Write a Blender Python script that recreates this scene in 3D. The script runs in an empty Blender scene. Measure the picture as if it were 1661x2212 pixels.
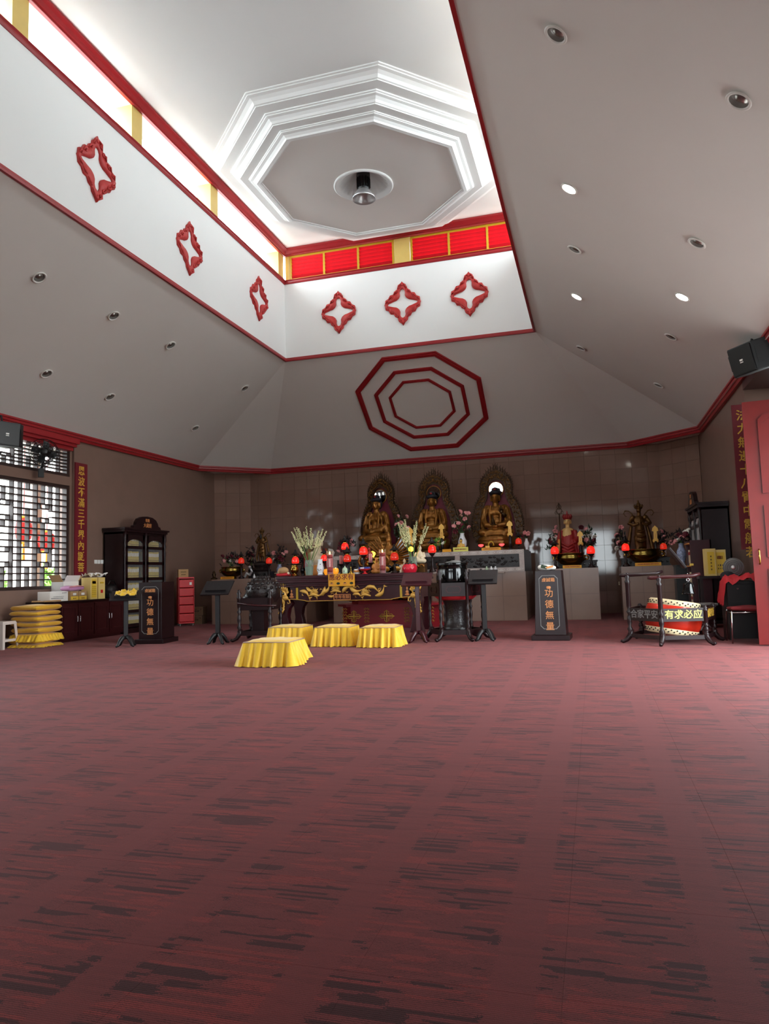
import bpy, bmesh, math, random
from mathutils import Matrix, Vector, Euler
random.seed(7)
SC = bpy.context.scene
COL = SC.collection
PI = math.pi
# ------------------------------------------------------------------ camera
FPX, YAW, PITCH, ROLL, EYE = 1557.6, .27948507, .08750251, -.02993187, 1.0
W, H = 1661, 2212
_cy, _sy = math.cos(YAW), math.sin(YAW)
FWD = Vector((-_sy*math.cos(PITCH), _cy*math.cos(PITCH), math.sin(PITCH)))
_r = Vector((_cy, _sy, 0)); _u = _r.cross(FWD)
RGT = math.cos(ROLL)*_r + math.sin(ROLL)*_u
UPV = -math.sin(ROLL)*_r + math.cos(ROLL)*_u
CAM = Vector((0, 0, EYE))
cam = bpy.data.cameras.new('camera'); camo = bpy.data.objects.new('camera', cam); COL.objects.link(camo)
cam.sensor_fit = 'HORIZONTAL'; cam.sensor_width = 36; cam.lens = FPX/W*36; cam.clip_start = .05; cam.clip_end = 300
mw = Matrix((RGT, UPV, -FWD)).transposed().to_4x4(); mw.translation = CAM
camo.matrix_world = mw
SC.camera = camo
# a pixel of the photograph to a point: on a level z, on a wall x or y
def ray(x, y): return RGT*((x-W/2)/FPX) - UPV*((y-H/2)/FPX) + FWD
def gz(x, y, z=0.): d = ray(x, y); return CAM + d*((z-EYE)/d.z)
def gx(x, y, X): d = ray(x, y); return CAM + d*(X/d.x)
def gy(x, y, Y): d = ray(x, y); return CAM + d*(Y/d.y)
def proj(p):
    v = Vector(p)-CAM; w = v.dot(FWD)
    return (W/2+FPX*v.dot(RGT)/w, H/2-FPX*v.dot(UPV)/w, w)
# ------------------------------------------------------------------ light
wd = bpy.data.worlds.new('world'); SC.world = wd; wd.use_nodes = True
wd.node_tree.nodes['Background'].inputs[0].default_value = (.89, .985, 1.03, 1)
wd.node_tree.nodes['Background'].inputs[1].default_value = 5.0
SC.view_settings.view_transform = 'Standard'; SC.view_settings.look = 'None'
SC.view_settings.gamma = 1; SC.view_settings.use_curve_mapping = False
SC.view_settings.exposure = 1.5
SC.cycles.max_bounces = 10; SC.cycles.diffuse_bounces = 6; SC.cycles.glossy_bounces = 4
SC.cycles.transmission_bounces = 6; SC.cycles.transparent_max_bounces = 8
SC.cycles.caustics_reflective = False; SC.cycles.caustics_refractive = False
SC.cycles.sample_clamp_indirect = 6
def portal(loc, rot, sx, sy):
    l = bpy.data.lights.new('window_portal', 'AREA'); l.shape = 'RECTANGLE'; l.size = sx; l.size_y = sy
    l.cycles.is_portal = True
    o = bpy.data.objects.new('window_portal', l); COL.objects.link(o); o.location = loc; o.rotation_euler = rot
# portals guide the sky's own light through the openings of the hall (they give off none themselves)
portal((-6.62, 10.0, 7.93), (0, -PI/2, 0), .75, 8.8)     # clerestory openings
portal((-.60, 10.0, 7.93), (0, PI/2, 0), .75, 8.8)
portal((3.1, 7.5, 1.5), (0, PI/2, 0), 3.0, 4.6)         # doorway in the right wall
portal((-9.85, 7.2, 2.2), (0, -PI/2, 0), 2.6, 8.2)       # lattice windows
portal((-3.6, -1.85, 1.9), (PI/2, 0, 0), 3.2, 2.0)        # entrance behind the camera
# ------------------------------------------------------------------ materials
def lin(c): return tuple(((v/255)/12.92 if v/255 <= .04045 else ((v/255+.055)/1.055)**2.4) for v in c)
_M = {}
def mat(name, rgb=None, rough=.5, metal=0., var=.0, scale=8., emit=0., emit_rgb=None, spec=.5, trans=0., bump=0., bscale=60., coat=0., sheen=0., alpha=1., objvar=0.):
    if name in _M: return _M[name]
    m = bpy.data.materials.new(name); m.use_nodes = True; nt = m.node_tree; b = nt.nodes['Principled BSDF']
    col = (*lin(rgb), 1)
    b.inputs['Base Color'].default_value = col; b.inputs['Roughness'].default_value = rough
    b.inputs['Metallic'].default_value = metal; b.inputs['Specular IOR Level'].default_value = spec
    if trans: b.inputs['Transmission Weight'].default_value = trans
    if coat: b.inputs['Coat Weight'].default_value = coat; b.inputs['Coat Roughness'].default_value = .08
    if sheen: b.inputs['Sheen Weight'].default_value = sheen
    if alpha < 1: b.inputs['Alpha'].default_value = alpha
    if emit:
        b.inputs['Emission Color'].default_value = (*lin(emit_rgb or rgb), 1); b.inputs['Emission Strength'].default_value = emit
    if var or bump:
        tc = nt.nodes.new('ShaderNodeTexCoord'); n = nt.nodes.new('ShaderNodeTexNoise'); n.inputs['Detail'].default_value = 4
        n.inputs['Scale'].default_value = scale; nt.links.new(tc.outputs['Object'], n.inputs['Vector'])
        if var:
            mr = nt.nodes.new('ShaderNodeMapRange'); mr.inputs['From Min'].default_value = .3; mr.inputs['From Max'].default_value = .7
            mr.inputs['To Min'].default_value = 1-var; mr.inputs['To Max'].default_value = 1+var
            nt.links.new(n.outputs['Fac'], mr.inputs['Value'])
            mx = nt.nodes.new('ShaderNodeVectorMath'); mx.operation = 'SCALE'; mx.inputs[0].default_value = col[:3]
            nt.links.new(mr.outputs['Result'], mx.inputs['Scale']); last = mx.outputs['Vector']
            if objvar:
                oi = nt.nodes.new('ShaderNodeObjectInfo'); m2 = nt.nodes.new('ShaderNodeMapRange')
                m2.inputs['To Min'].default_value = 1-objvar; m2.inputs['To Max'].default_value = 1+objvar
                nt.links.new(oi.outputs['Random'], m2.inputs['Value'])
                mx2 = nt.nodes.new('ShaderNodeVectorMath'); mx2.operation = 'SCALE'
                nt.links.new(last, mx2.inputs[0]); nt.links.new(m2.outputs['Result'], mx2.inputs['Scale']); last = mx2.outputs['Vector']
            nt.links.new(last, b.inputs['Base Color'])
        if bump:
            n2 = nt.nodes.new('ShaderNodeTexNoise'); n2.inputs['Scale'].default_value = bscale; n2.inputs['Detail'].default_value = 3
            nt.links.new(tc.outputs['Object'], n2.inputs['Vector'])
            bp = nt.nodes.new('ShaderNodeBump'); bp.inputs['Strength'].default_value = bump; bp.inputs['Distance'].default_value = .01
            nt.links.new(n2.outputs['Fac'], bp.inputs['Height']); nt.links.new(bp.outputs['Normal'], b.inputs['Normal'])
    _M[name] = m
    return m
M = {}
def dm(k, *a, **kw): M[k] = mat(k, *a, **kw)
dm('plaster', (233, 230, 226), .9, var=.02, scale=.7, spec=.2)
dm('plaster_well', (236, 238, 237), .9, var=.015, scale=.7, spec=.2)
dm('tile', (130, 100, 87), .07, var=.05, scale=3, objvar=.05)
dm('tile_base', (94, 73, 64), .5)
dm('wall_brown', (126, 100, 88), .3, var=.06, scale=2.5)
dm('pedestal', (144, 116, 102), .25, var=.06, scale=2.5)
dm('red_trim', (154, 30, 36), .4, var=.05)
dm('red_orn', (186, 46, 44), .5, var=.08, scale=30)
dm('yellow_paint', (214, 186, 104), .45, var=.03)
dm('gold_paint', (196, 158, 34), .4)
dm('louvre', (200, 24, 38), .35, var=.05)
dm('white', (235, 233, 228), .5)
dm('white_gloss', (235, 235, 235), .25)
dm('black', (14, 14, 15), .4)
dm('black_gloss', (10, 9, 9), .12)
dm('speaker_black', (26, 30, 32), .5)
dm('dark_wood', (32, 14, 16), .32, var=.15, scale=14, spec=.35)
dm('dark_wood2', (58, 20, 22), .32, var=.12, scale=12, spec=.35)
dm('altar_wood', (58, 18, 26), .28, var=.1, scale=10, spec=.45)
dm('door_red', (104, 22, 20), .3, var=.08, scale=6, coat=.15)
dm('lattice', (46, 26, 22), .5, var=.1)
dm('gold', (138, 90, 34), .3, metal=.6, var=.3, scale=9, bump=.25, bscale=25)
dm('gold_dark', (100, 68, 32), .4, metal=.7, var=.3, scale=12, bump=.4, bscale=30)
dm('gold_paint2', (226, 176, 84), .4, metal=.2, var=.08)
dm('gold_text', (222, 176, 70), .4, metal=.2)
dm('brass', (186, 150, 70), .22, metal=1., var=.1, scale=5)
dm('brass_dark', (140, 116, 56), .25, metal=1., var=.15, scale=5)
dm('bronze', (60, 42, 22), .3, metal=.8, var=.3, scale=10, bump=.4, bscale=30)
dm('maroon', (110, 34, 50), .6)
dm('scroll_red', (112, 22, 34), .5, var=.06)
dm('hair', (16, 18, 30), .5, bump=.6, bscale=140)
dm('skin_gold', (190, 140, 66), .35, metal=.5)
dm('cream', (226, 208, 176), .45, var=.04)
dm('robe_red', (150, 30, 30), .45, var=.1)
dm('robe_orange', (214, 140, 70), .5, var=.08)
dm('yellow_cloth', (238, 190, 34), .55, var=.05, scale=4, sheen=.3)
dm('yellow_cloth2', (222, 166, 30), .6, var=.06, scale=4, sheen=.3)
dm('piping', (170, 140, 130), .6)
dm('red_glass', (200, 14, 14), .12, emit=.42, emit_rgb=(255, 40, 28), coat=.4)
dm('red_glass_dim', (150, 20, 14), .12, emit=.2, emit_rgb=(230, 50, 30), coat=.4)
dm('flame', (255, 200, 90), .5, emit=7, emit_rgb=(255, 190, 80))
dm('glow_gold', (250, 190, 40), .4, emit=2.2, emit_rgb=(255, 190, 50))
dm('pink_lamp', (240, 70, 70), .4, emit=.8, emit_rgb=(255, 70, 70))
dm('amber', (214, 140, 40), .12, emit=.3, emit_rgb=(240, 150, 40))
dm('porcelain', (232, 234, 238), .15, coat=.5)
dm('blue', (40, 66, 150), .3)
dm('blue_white', (150, 160, 190), .2, var=.5, scale=26)
dm('green_ceramic', (190, 212, 180), .2)
dm('stem', (96, 128, 62), .5)
dm('leaf', (36, 54, 30), .5, var=.25)
dm('leaf_dark', (34, 24, 26), .6, var=.3)
dm('lily', (226, 220, 172), .5, var=.08, scale=30)
dm('rose_pink', (226, 150, 150), .6, var=.12, scale=30)
dm('rose_white', (232, 226, 214), .6, var=.05)
dm('rose_deep', (96, 14, 34), .6, var=.2, scale=30)
dm('carton', (178, 140, 96), .8, var=.05)
dm('carton_dark', (116, 92, 70), .8, var=.05)
dm('carton_yellow', (226, 186, 60), .6)
dm('oil_box', (226, 196, 120), .5)
dm('paper_white', (232, 228, 222), .7)
dm('placard', (232, 162, 32), .5)
dm('placard_green', (230, 226, 110), .5)
dm('plastic_white', (214, 200, 192), .45)
dm('plastic_red', (206, 30, 38), .35)
dm('plastic_pink', (214, 150, 196), .3, alpha=.85)
dm('lotus_red', (214, 30, 54), .3, coat=.3)
dm('chrome', (210, 210, 212), .18, metal=1)
dm('alu', (200, 200, 202), .3, metal=.6)
dm('mirror', (250, 250, 250), .02, metal=1)
dm('reflector', (150, 148, 144), .25, metal=.8)
dm('bulb_off', (190, 188, 182), .3)
dm('bulb_on', (255, 250, 240), .5, emit=28, emit_rgb=(255, 250, 236))
dm('drum_red', (196, 44, 26), .25, var=.15, scale=6, coat=.5)
dm('drum_skin', (226, 204, 162), .6, var=.05)
dm('book', (206, 180, 92), .6, var=.08)
dm('book_edge', (120, 92, 46), .6)
dm('orange_text', (214, 140, 84), .5)
dm('grey', (120, 118, 116), .5)
dm('grey_frame', (176, 160, 154), .4, var=.08, scale=20)
dm('carved_dark', (30, 20, 20), .35, var=.2, scale=30, bump=.5, bscale=40)
dm('stone_out', (176, 172, 166), .9, var=.05)
dm('white_out', (222, 220, 216), .9)
dm('banner', (206, 30, 24), .6, var=.1)
dm('banner_gold', (236, 170, 50), .6)
dm('leaf_out', (110, 150, 60), .6, var=.4, scale=20)
dm('seat_red', (120, 22, 28), .8)
dm('red_cloth', (190, 28, 40), .7, var=.06)
dm('blackhat', (20, 22, 30), .8)
def thin_glass(k, rgb, clear, rough=.05):       # a thin clear sheet: lets light straight through, reflects more at a glancing angle
    m = bpy.data.materials.new(k); m.use_nodes = True; nt = m.node_tree; nt.nodes.remove(nt.nodes['Principled BSDF'])
    tr = nt.nodes.new('ShaderNodeBsdfTransparent'); tr.inputs[0].default_value = (*lin(rgb), 1)
    gl = nt.nodes.new('ShaderNodeBsdfPrincipled'); gl.inputs['Base Color'].default_value = (*lin(rgb), 1); gl.inputs['Roughness'].default_value = rough
    lw = nt.nodes.new('ShaderNodeLayerWeight'); lw.inputs[0].default_value = .5
    pw = nt.nodes.new('ShaderNodeMath'); pw.operation = 'POWER'; pw.inputs[1].default_value = 4.; nt.links.new(lw.outputs['Facing'], pw.inputs[0])
    ad = nt.nodes.new('ShaderNodeMath'); ad.operation = 'ADD'; ad.use_clamp = True; ad.inputs[1].default_value = 1-clear; nt.links.new(pw.outputs[0], ad.inputs[0])
    mx = nt.nodes.new('ShaderNodeMixShader'); nt.links.new(ad.outputs[0], mx.inputs[0]); nt.links.new(tr.outputs[0], mx.inputs[1]); nt.links.new(gl.outputs[0], mx.inputs[2])
    nt.links.new(mx.outputs[0], nt.nodes['Material Output'].inputs[0]); M[k] = m
thin_glass('glass', (226, 234, 230), .84); thin_glass('clear_glass', (245, 245, 245), .97); thin_glass('water', (170, 196, 168), .55)
# ------------------------------------------------------------------ mesh helpers
class MB:
    def __init__(s): s.v = []; s.f = []
    def add(s, vs, fs, M4=None):
        n = len(s.v)
        s.v += [tuple(M4 @ Vector(p)) if M4 else tuple(p) for p in vs]
        s.f += [tuple(i+n for i in f) for f in fs]; return s
    def box(s, c, d, M4=None, top=1.):
        x, y, z = d[0]/2, d[1]/2, d[2]/2; t = top
        vs = [(c[0]+a*x*(t if k > 0 else 1), c[1]+b*y*(t if k > 0 else 1), c[2]+k*z) for k in (-1, 1) for b in (-1, 1) for a in (-1, 1)]
        return s.add(vs, [(0, 2, 3, 1), (4, 5, 7, 6), (0, 1, 5, 4), (2, 6, 7, 3), (0, 4, 6, 2), (1, 3, 7, 5)], M4)
    def bx(s, x0, x1, y0, y1, z0, z1, M4=None): return s.box(((x0+x1)/2, (y0+y1)/2, (z0+z1)/2), (abs(x1-x0), abs(y1-y0), abs(z1-z0)), M4)
    def lathe(s, prof, n=16, o=(0, 0, 0), sx=1., sy=1., M4=None, ph=0.):
        vs = []; fs = []
        for r, z in prof:
            for k in range(n):
                a = 2*PI*k/n+ph; vs.append((o[0]+r*sx*math.cos(a), o[1]+r*sy*math.sin(a), o[2]+z))
        for i in range(len(prof)-1):
            for k in range(n):
                fs.append((i*n+k, i*n+(k+1) % n, (i+1)*n+(k+1) % n, (i+1)*n+k))
        if prof[0][0] > 1e-5: fs.append(tuple(range(n))[::-1])
        if prof[-1][0] > 1e-5: fs.append(tuple((len(prof)-1)*n+k for k in range(n)))
        return s.add(vs, fs, M4)
    def tube(s, pts, r, n=8, closed=False, M4=None, flat=1.):
        pts = [Vector(p) for p in pts]; m = len(pts)
        rs = r if isinstance(r, (list, tuple)) else [r]*m
        vs = []; fs = []; up = None
        for i, p in enumerate(pts):
            a = pts[(i-1) % m] if (closed or i > 0) else p; b = pts[(i+1) % m] if (closed or i < m-1) else p
            t = (b-a).normalized() if (b-a).length > 1e-9 else Vector((0, 0, 1))
            if up is None:
                up = Vector((0, 0, 1)) if abs(t.z) < .9 else Vector((0, 1, 0))
            sd = t.cross(up)
            if sd.length < 1e-6: sd = t.cross(Vector((1, 0, 0)))
            sd.normalize(); up = sd.cross(t).normalized()
            for k in range(n):
                q = 2*PI*k/n; vs.append(p + sd*math.cos(q)*rs[i] + up*math.sin(q)*rs[i]*flat)
        for i in range(m if closed else m-1):
            j = (i+1) % m
            for k in range(n): fs.append((i*n+k, i*n+(k+1) % n, j*n+(k+1) % n, j*n+k))
        if not closed: fs.append(tuple(range(n))[::-1]); fs.append(tuple((m-1)*n+k for k in range(n)))
        return s.add(vs, fs, M4)
    def ell(s, c, r, nu=12, nv=8, M4=None):
        if not isinstance(r, (list, tuple)): r = (r, r, r)
        vs = [(c[0], c[1], c[2]-r[2])]; fs = []
        for i in range(1, nv):
            a = -PI/2+PI*i/nv
            for k in range(nu):
                q = 2*PI*k/nu; vs.append((c[0]+r[0]*math.cos(a)*math.cos(q), c[1]+r[1]*math.cos(a)*math.sin(q), c[2]+r[2]*math.sin(a)))
        vs.append((c[0], c[1], c[2]+r[2])); L = len(vs)-1
        for k in range(nu): fs.append((0, 1+(k+1) % nu, 1+k)); fs.append((L, 1+(nv-2)*nu+k, 1+(nv-2)*nu+(k+1) % nu))
        for i in range(nv-2):
            for k in range(nu): fs.append((1+i*nu+k, 1+i*nu+(k+1) % nu, 1+(i+1)*nu+(k+1) % nu, 1+(i+1)*nu+k))
        return s.add(vs, fs, M4)
    def prism(s, poly, y0, y1, M4=None):          # outline in x,z, thickness along y
        n = len(poly)
        vs = [(x, y0, z) for x, z in poly]+[(x, y1, z) for x, z in poly]
        fs = [tuple(range(n)), tuple(range(2*n-1, n-1, -1))]+[(i, n+i, n+(i+1) % n, (i+1) % n) for i in range(n)]
        return s.add(vs, fs, M4)
    def ring(s, outer, inner, y0, y1, M4=None):   # closed band between two outlines in x,z
        n = len(outer)
        vs = [(x, y0, z) for x, z in outer]+[(x, y0, z) for x, z in inner]+[(x, y1, z) for x, z in outer]+[(x, y1, z) for x, z in inner]
        fs = []
        for i in range(n):
            j = (i+1) % n
            fs += [(i, j, n+j, n+i), (2*n+i, 3*n+i, 3*n+j, 2*n+j), (i, 2*n+i, 2*n+j, j), (n+i, n+j, 3*n+j, 3*n+i)]
        return s.add(vs, fs, M4)
    def sweep(s, path, prof, closed=False):       # prof: (inward offset, z); path in x,y, inward = to the left of travel
        n = len(path); vs = []; fs = []; m = len(prof)
        for i in range(n):
            p = Vector((path[i][0], path[i][1], 0))
            ds = []
            if closed or i > 0: q = path[(i-1) % n]; ds.append((p-Vector((q[0], q[1], 0))).normalized())
            if closed or i < n-1: q = path[(i+1) % n]; ds.append((Vector((q[0], q[1], 0))-p).normalized())
            ns = [Vector((-d.y, d.x, 0)) for d in ds]
            nn = ns[0] if len(ns) == 1 else (ns[0]+ns[1]).normalized()
            k = 1. if len(ns) == 1 else 1/max(.3, nn.dot(ns[0]))
            for a, z in prof: vs.append(tuple(p+nn*a*k+Vector((0, 0, z))))
        for i in range(n if closed else n-1):
            j = (i+1) % n
            for k in range(m-1): fs.append((i*m+k, j*m+k, j*m+k+1, i*m+k+1))
            fs.append((i*m+m-1, j*m+m-1, j*m, i*m))
        if not closed: fs.append(tuple(range(m))); fs.append(tuple((n-1)*m+k for k in range(m))[::-1])
        return s.add(vs, fs)
    def mesh(s, name, m=None, smooth=False):
        me = bpy.data.meshes.new(name); me.from_pydata(s.v, [], s.f)
        bm = bmesh.new(); bm.from_mesh(me); bmesh.ops.recalc_face_normals(bm, faces=bm.faces); bm.to_mesh(me); bm.free()
        if smooth: me.polygons.foreach_set('use_smooth', [True]*len(me.polygons))
        if m: me.materials.append(M[m] if isinstance(m, str) else m)
        return me
    def build(s, name, m, parent=None, smooth=False, bevel=0., loc=None):
        me = s.mesh(name, m, smooth)
        if bevel:
            bm = bmesh.new(); bm.from_mesh(me)
            bmesh.ops.bevel(bm, geom=[e for e in bm.edges], offset=bevel, segments=2, affect='EDGES', profile=.6, clamp_overlap=True)
            bm.to_mesh(me); bm.free()
        return link(name, me, parent, loc)
def link(name, me, parent=None, loc=None, rot=None, scale=None):
    o = bpy.data.objects.new(name, me); COL.objects.link(o)
    if parent is not None: o.parent = parent
    if loc is not None: o.location = loc
    if rot is not None: o.rotation_euler = rot
    if scale is not None: o.scale = scale if isinstance(scale, (tuple, list)) else (scale,)*3
    return o
def T(name, label, cat, loc=(0, 0, 0), rz=0., group=None, scale=1.):
    o = bpy.data.objects.new(name, None); COL.objects.link(o); o.location = loc; o.rotation_euler = (0, 0, rz); o.scale = (scale,)*3
    o.empty_display_size = .1
    return tag(o, label, cat, group)
def tag(o, label, cat, group=None, kind=None):
    o['label'] = label; o['category'] = cat
    if group: o['group'] = group
    if kind: o['kind'] = kind
    return o
def S(o, label=None):
    o['kind'] = 'structure'
    if label: o['label'] = label
    return o
def dup(root, loc, rz=None, label=None, group=None, scale=None):
    r = root.copy(); COL.objects.link(r); r.location = loc
    if rz is not None: r.rotation_euler = (0, 0, rz)
    if label: r['label'] = label
    if group: r['group'] = group
    if scale: r.scale = (scale,)*3
    for ch in list(root.children):
        c = ch.copy(); COL.objects.link(c); c.parent = r
        for g in list(ch.children):
            d = g.copy(); COL.objects.link(d); d.parent = c
    return r
def blob(name, mb, m, parent=None, voxel=.02, smooth=4, loc=None):   # one continuous skin around overlapping shapes
    me = mb.mesh(name, m)
    o = bpy.data.objects.new('tmp', me); COL.objects.link(o)
    md = o.modifiers.new('r', 'REMESH'); md.mode = 'VOXEL'; md.voxel_size = voxel; md.use_smooth_shade = True
    if smooth:
        sm = o.modifiers.new('s', 'SMOOTH'); sm.factor = .5; sm.iterations = smooth
    dg = bpy.context.evaluated_depsgraph_get(); dg.update()
    me2 = bpy.data.meshes.new_from_object(o.evaluated_get(dg), depsgraph=dg)
    me2.name = name
    bpy.data.objects.remove(o)
    me2.materials.clear(); me2.materials.append(M[m]); me2.polygons.foreach_set('use_smooth', [True]*len(me2.polygons))
    return link(name, me2, parent, loc)
def text(name, s, size, m, parent, loc, rot=(PI/2, 0, 0), bold=0., ext=.002, sx=1., vertical=False, gap=1.):
    mb_v, mb_f = [], []
    items = list(s) if vertical else [s]
    for i, t in enumerate(items):
        c = bpy.data.curves.new('t', 'FONT'); c.body = t; c.size = 1; c.align_x = 'CENTER'; c.align_y = 'CENTER'
        c.offset = bold; c.resolution_u = 2; c.extrude = ext/size
        o = bpy.data.objects.new('t', c); COL.objects.link(o)
        dg = bpy.context.evaluated_depsgraph_get(); dg.update()
        me = bpy.data.meshes.new_from_object(o.evaluated_get(dg), depsgraph=dg)
        n = len(mb_v); off = -i*gap*size if vertical else 0
        mb_v += [(v.co.x*size*sx, v.co.y*size+off, v.co.z*size) for v in me.vertices]
        mb_f += [tuple(k+n for k in p.vertices) for p in me.polygons]
        bpy.data.objects.remove(o); bpy.data.meshes.remove(me)
    me = bpy.data.meshes.new(name); me.from_pydata(mb_v, [], mb_f); me.materials.append(M[m])
    return link(name, me, parent, loc, rot)
def Rz(a): return Matrix.Rotation(a, 4, 'Z')
def Rx(a): return Matrix.Rotation(a, 4, 'X')
def Ry(a): return Matrix.Rotation(a, 4, 'Y')
def Tr(*p): return Matrix.Translation(p)
# ================================================================== the hall
XL, XR, YB, YF, ZC = -9.43, 2.3, 17.3, -1.6, 3.76
WX0, WX1, WY0, WY1, WZ = -6.32, -.90, 3.0, 14.45, 5.81      # the raised light well
ZS, ZT = 7.6, 8.32
LIP = [(XL+.1, YF), (XL+.1, 15.87), (XL+1.43, YB-.1), (XR-1.43, YB-.1), (XR-.1, 15.87), (XR-.1, YF)]
# ---- carpet
def carpet():
    m = bpy.data.materials.new('carpet'); m.use_nodes = True; nt = m.node_tree; b = nt.nodes['Principled BSDF']
    N = nt.nodes.new; L = nt.links.new
    def math_(op, a, b_=None, c=None):
        n = N('ShaderNodeMath'); n.operation = op
        for i, v in enumerate((a, b_, c)):
            if v is None: continue
            if isinstance(v, (int, float)): n.inputs[i].default_value = v
            else: L(v, n.inputs[i])
        return n.outputs[0]
    g = N('ShaderNodeNewGeometry'); sp = N('ShaderNodeSeparateXYZ'); L(g.outputs['Position'], sp.inputs[0])
    jt = N('ShaderNodeTexNoise'); jt.inputs['Scale'].default_value = 160.; jt.inputs['Detail'].default_value = 1.; L(g.outputs['Position'], jt.inputs['Vector'])
    jo = math_('SUBTRACT', jt.outputs['Fac'], .5)
    x = math_('MULTIPLY_ADD', jo, .05, sp.outputs['X']); y = math_('MULTIPLY_ADD', jo, .006, sp.outputs['Y'])
    row = math_('FLOOR', math_('DIVIDE', y, .0145))
    w1 = N('ShaderNodeTexWhiteNoise'); w1.noise_dimensions = '1D'; L(math_('DIVIDE', row, 3.0), w1.inputs['W'])
    row2 = math_('FLOOR', math_('DIVIDE', y, .058))
    w1b = N('ShaderNodeTexWhiteNoise'); w1b.noise_dimensions = '1D'; L(row2, w1b.inputs['W'])
    colm = math_('FLOOR', math_('ADD', math_('DIVIDE', x, .21), math_('MULTIPLY', w1b.outputs['Value'], 1.0)))
    cv = N('ShaderNodeCombineXYZ'); L(colm, cv.inputs[0]); L(row, cv.inputs[1])
    w2 = N('ShaderNodeTexWhiteNoise'); w2.noise_dimensions = '2D'; L(cv.outputs[0], w2.inputs['Vector'])
    # clusters of dashes, longer across than along
    mp = N('ShaderNodeCombineXYZ'); L(math_('MULTIPLY', x, 2.8), mp.inputs[0]); L(math_('MULTIPLY', y, 8.), mp.inputs[1])
    ns = N('ShaderNodeTexNoise'); ns.inputs['Scale'].default_value = 1.; ns.inputs['Detail'].default_value = 2.; L(mp.outputs[0], ns.inputs['Vector'])
    # each half-metre tile: a dashed field and a plain band
    fx = math_('FRACT', math_('DIVIDE', math_('ADD', x, 20.124), .512))
    plain = math_('MULTIPLY', math_('GREATER_THAN', fx, .72), math_('LESS_THAN', fx, .95))
    field = math_('SUBTRACT', 1., math_('MULTIPLY', plain, .85))
    d = math_('ADD', w2.outputs['Value'], math_('MULTIPLY', math_('SUBTRACT', ns.outputs['Fac'], .5), 2.6))
    dark = math_('MULTIPLY', math_('MULTIPLY', math_('GREATER_THAN', d, .86), .85), field)
    brt = math_('MULTIPLY', math_('LESS_THAN', d, .16), field)
    rib = math_('SINE', math_('MULTIPLY', y, 2*PI/.00725))
    cv3 = N('ShaderNodeCombineXYZ'); L(math_('FLOOR', math_('DIVIDE', x, .06)), cv3.inputs[0]); L(math_('ADD', row, 71.), cv3.inputs[1])
    w3 = N('ShaderNodeTexWhiteNoise'); w3.noise_dimensions = '2D'; L(cv3.outputs[0], w3.inputs['Vector'])
    line = math_('MULTIPLY', math_('GREATER_THAN', rib, .35), math_('MULTIPLY_ADD', w3.outputs['Value'], .5, .38))
    ribf = math_('SUBTRACT', 1.14, math_('MULTIPLY', line, math_('MULTIPLY_ADD', field, .6, .25)))
    def mix(a, b_, f):
        n = N('ShaderNodeMix'); n.data_type = 'RGBA'
        for i, v in ((6, a), (7, b_)):
            if isinstance(v, tuple): n.inputs[i].default_value = (*v, 1)
            else: L(v, n.inputs[i])
        L(f, n.inputs[0]); return n.outputs[2]
    c = mix(lin((92, 39, 39)), lin((110, 42, 40)), brt)
    c = mix(c, lin((36, 19, 22)), dark)
    fz = N('ShaderNodeTexNoise'); fz.inputs['Scale'].default_value = 420.; fz.inputs['Detail'].default_value = 1.; L(g.outputs['Position'], fz.inputs['Vector'])
    tot = math_('MULTIPLY', ribf, math_('MULTIPLY_ADD', fz.outputs['Fac'], 1.0, .48))
    sc = N('ShaderNodeVectorMath'); sc.operation = 'SCALE'; L(c, sc.inputs[0]); L(tot, sc.inputs['Scale'])
    L(sc.outputs[0], b.inputs['Base Color'])
    b.inputs['Roughness'].default_value = .8; b.inputs['Sheen Weight'].default_value = .16; b.inputs['Sheen Roughness'].default_value = .4; b.inputs['Sheen Tint'].default_value = (1, .45, .45, 1)
    b.inputs['Specular IOR Level'].default_value = .15
    bp = N('ShaderNodeBump'); bp.inputs['Strength'].default_value = .15; bp.inputs['Distance'].default_value = .002
    L(math_('MULTIPLY_ADD', rib, .25, fz.outputs['Fac']), bp.inputs['Height']); L(bp.outputs['Normal'], b.inputs['Normal'])
    return m
M['carpet'] = carpet()
fl = S(MB().bx(XL-.4, XR+.8, YF-.4, YB+.3, -.2, -.008).build('floor', 'tile_base'), 'maroon striped carpet floor laid in square tiles')
TS = .512
tl = MB(); h_ = TS/2; e_ = h_-.0004
tl.add([(-h_, -h_, -.0015), (h_, -h_, -.0015), (h_, h_, -.0015), (-h_, h_, -.0015), (-e_, -e_, 0), (e_, -e_, 0), (e_, e_, 0), (-e_, e_, 0)],
       [(4, 5, 6, 7), (0, 1, 5, 4), (1, 2, 6, 5), (2, 3, 7, 6), (3, 0, 4, 7)])
tme = tl.mesh('carpet_tile', 'carpet')
spots = []
for i in range(-6, 19):
    for j in range(-4, 36):
        cx, cy = -.124-TS*(i-.5), 1.818+TS*(j-.5)
        if not (XL+.1 < cx+TS/2 and cx-TS/2 < XR+.4 and YF < cy < YB): continue
        px, py, w = proj((cx, cy, 0))
        vis = w > .2 and -120 < px < W+120 and 1200 < py < H+160
        spots.append((-(1/w if vis else -w), cx, cy))
spots.sort()
rest = MB()
for k, (q, cx, cy) in enumerate(spots):
    if k < 290: link('carpet_tile', tme, fl, (cx, cy, 0))
    else: rest.add([tuple(v.co) for v in tme.vertices], [tuple(p.vertices) for p in tme.polygons], Tr(cx, cy, 0))
r_ = rest.build('carpet_tile_field', 'carpet', fl); r_['kind'] = 'stuff'
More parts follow.
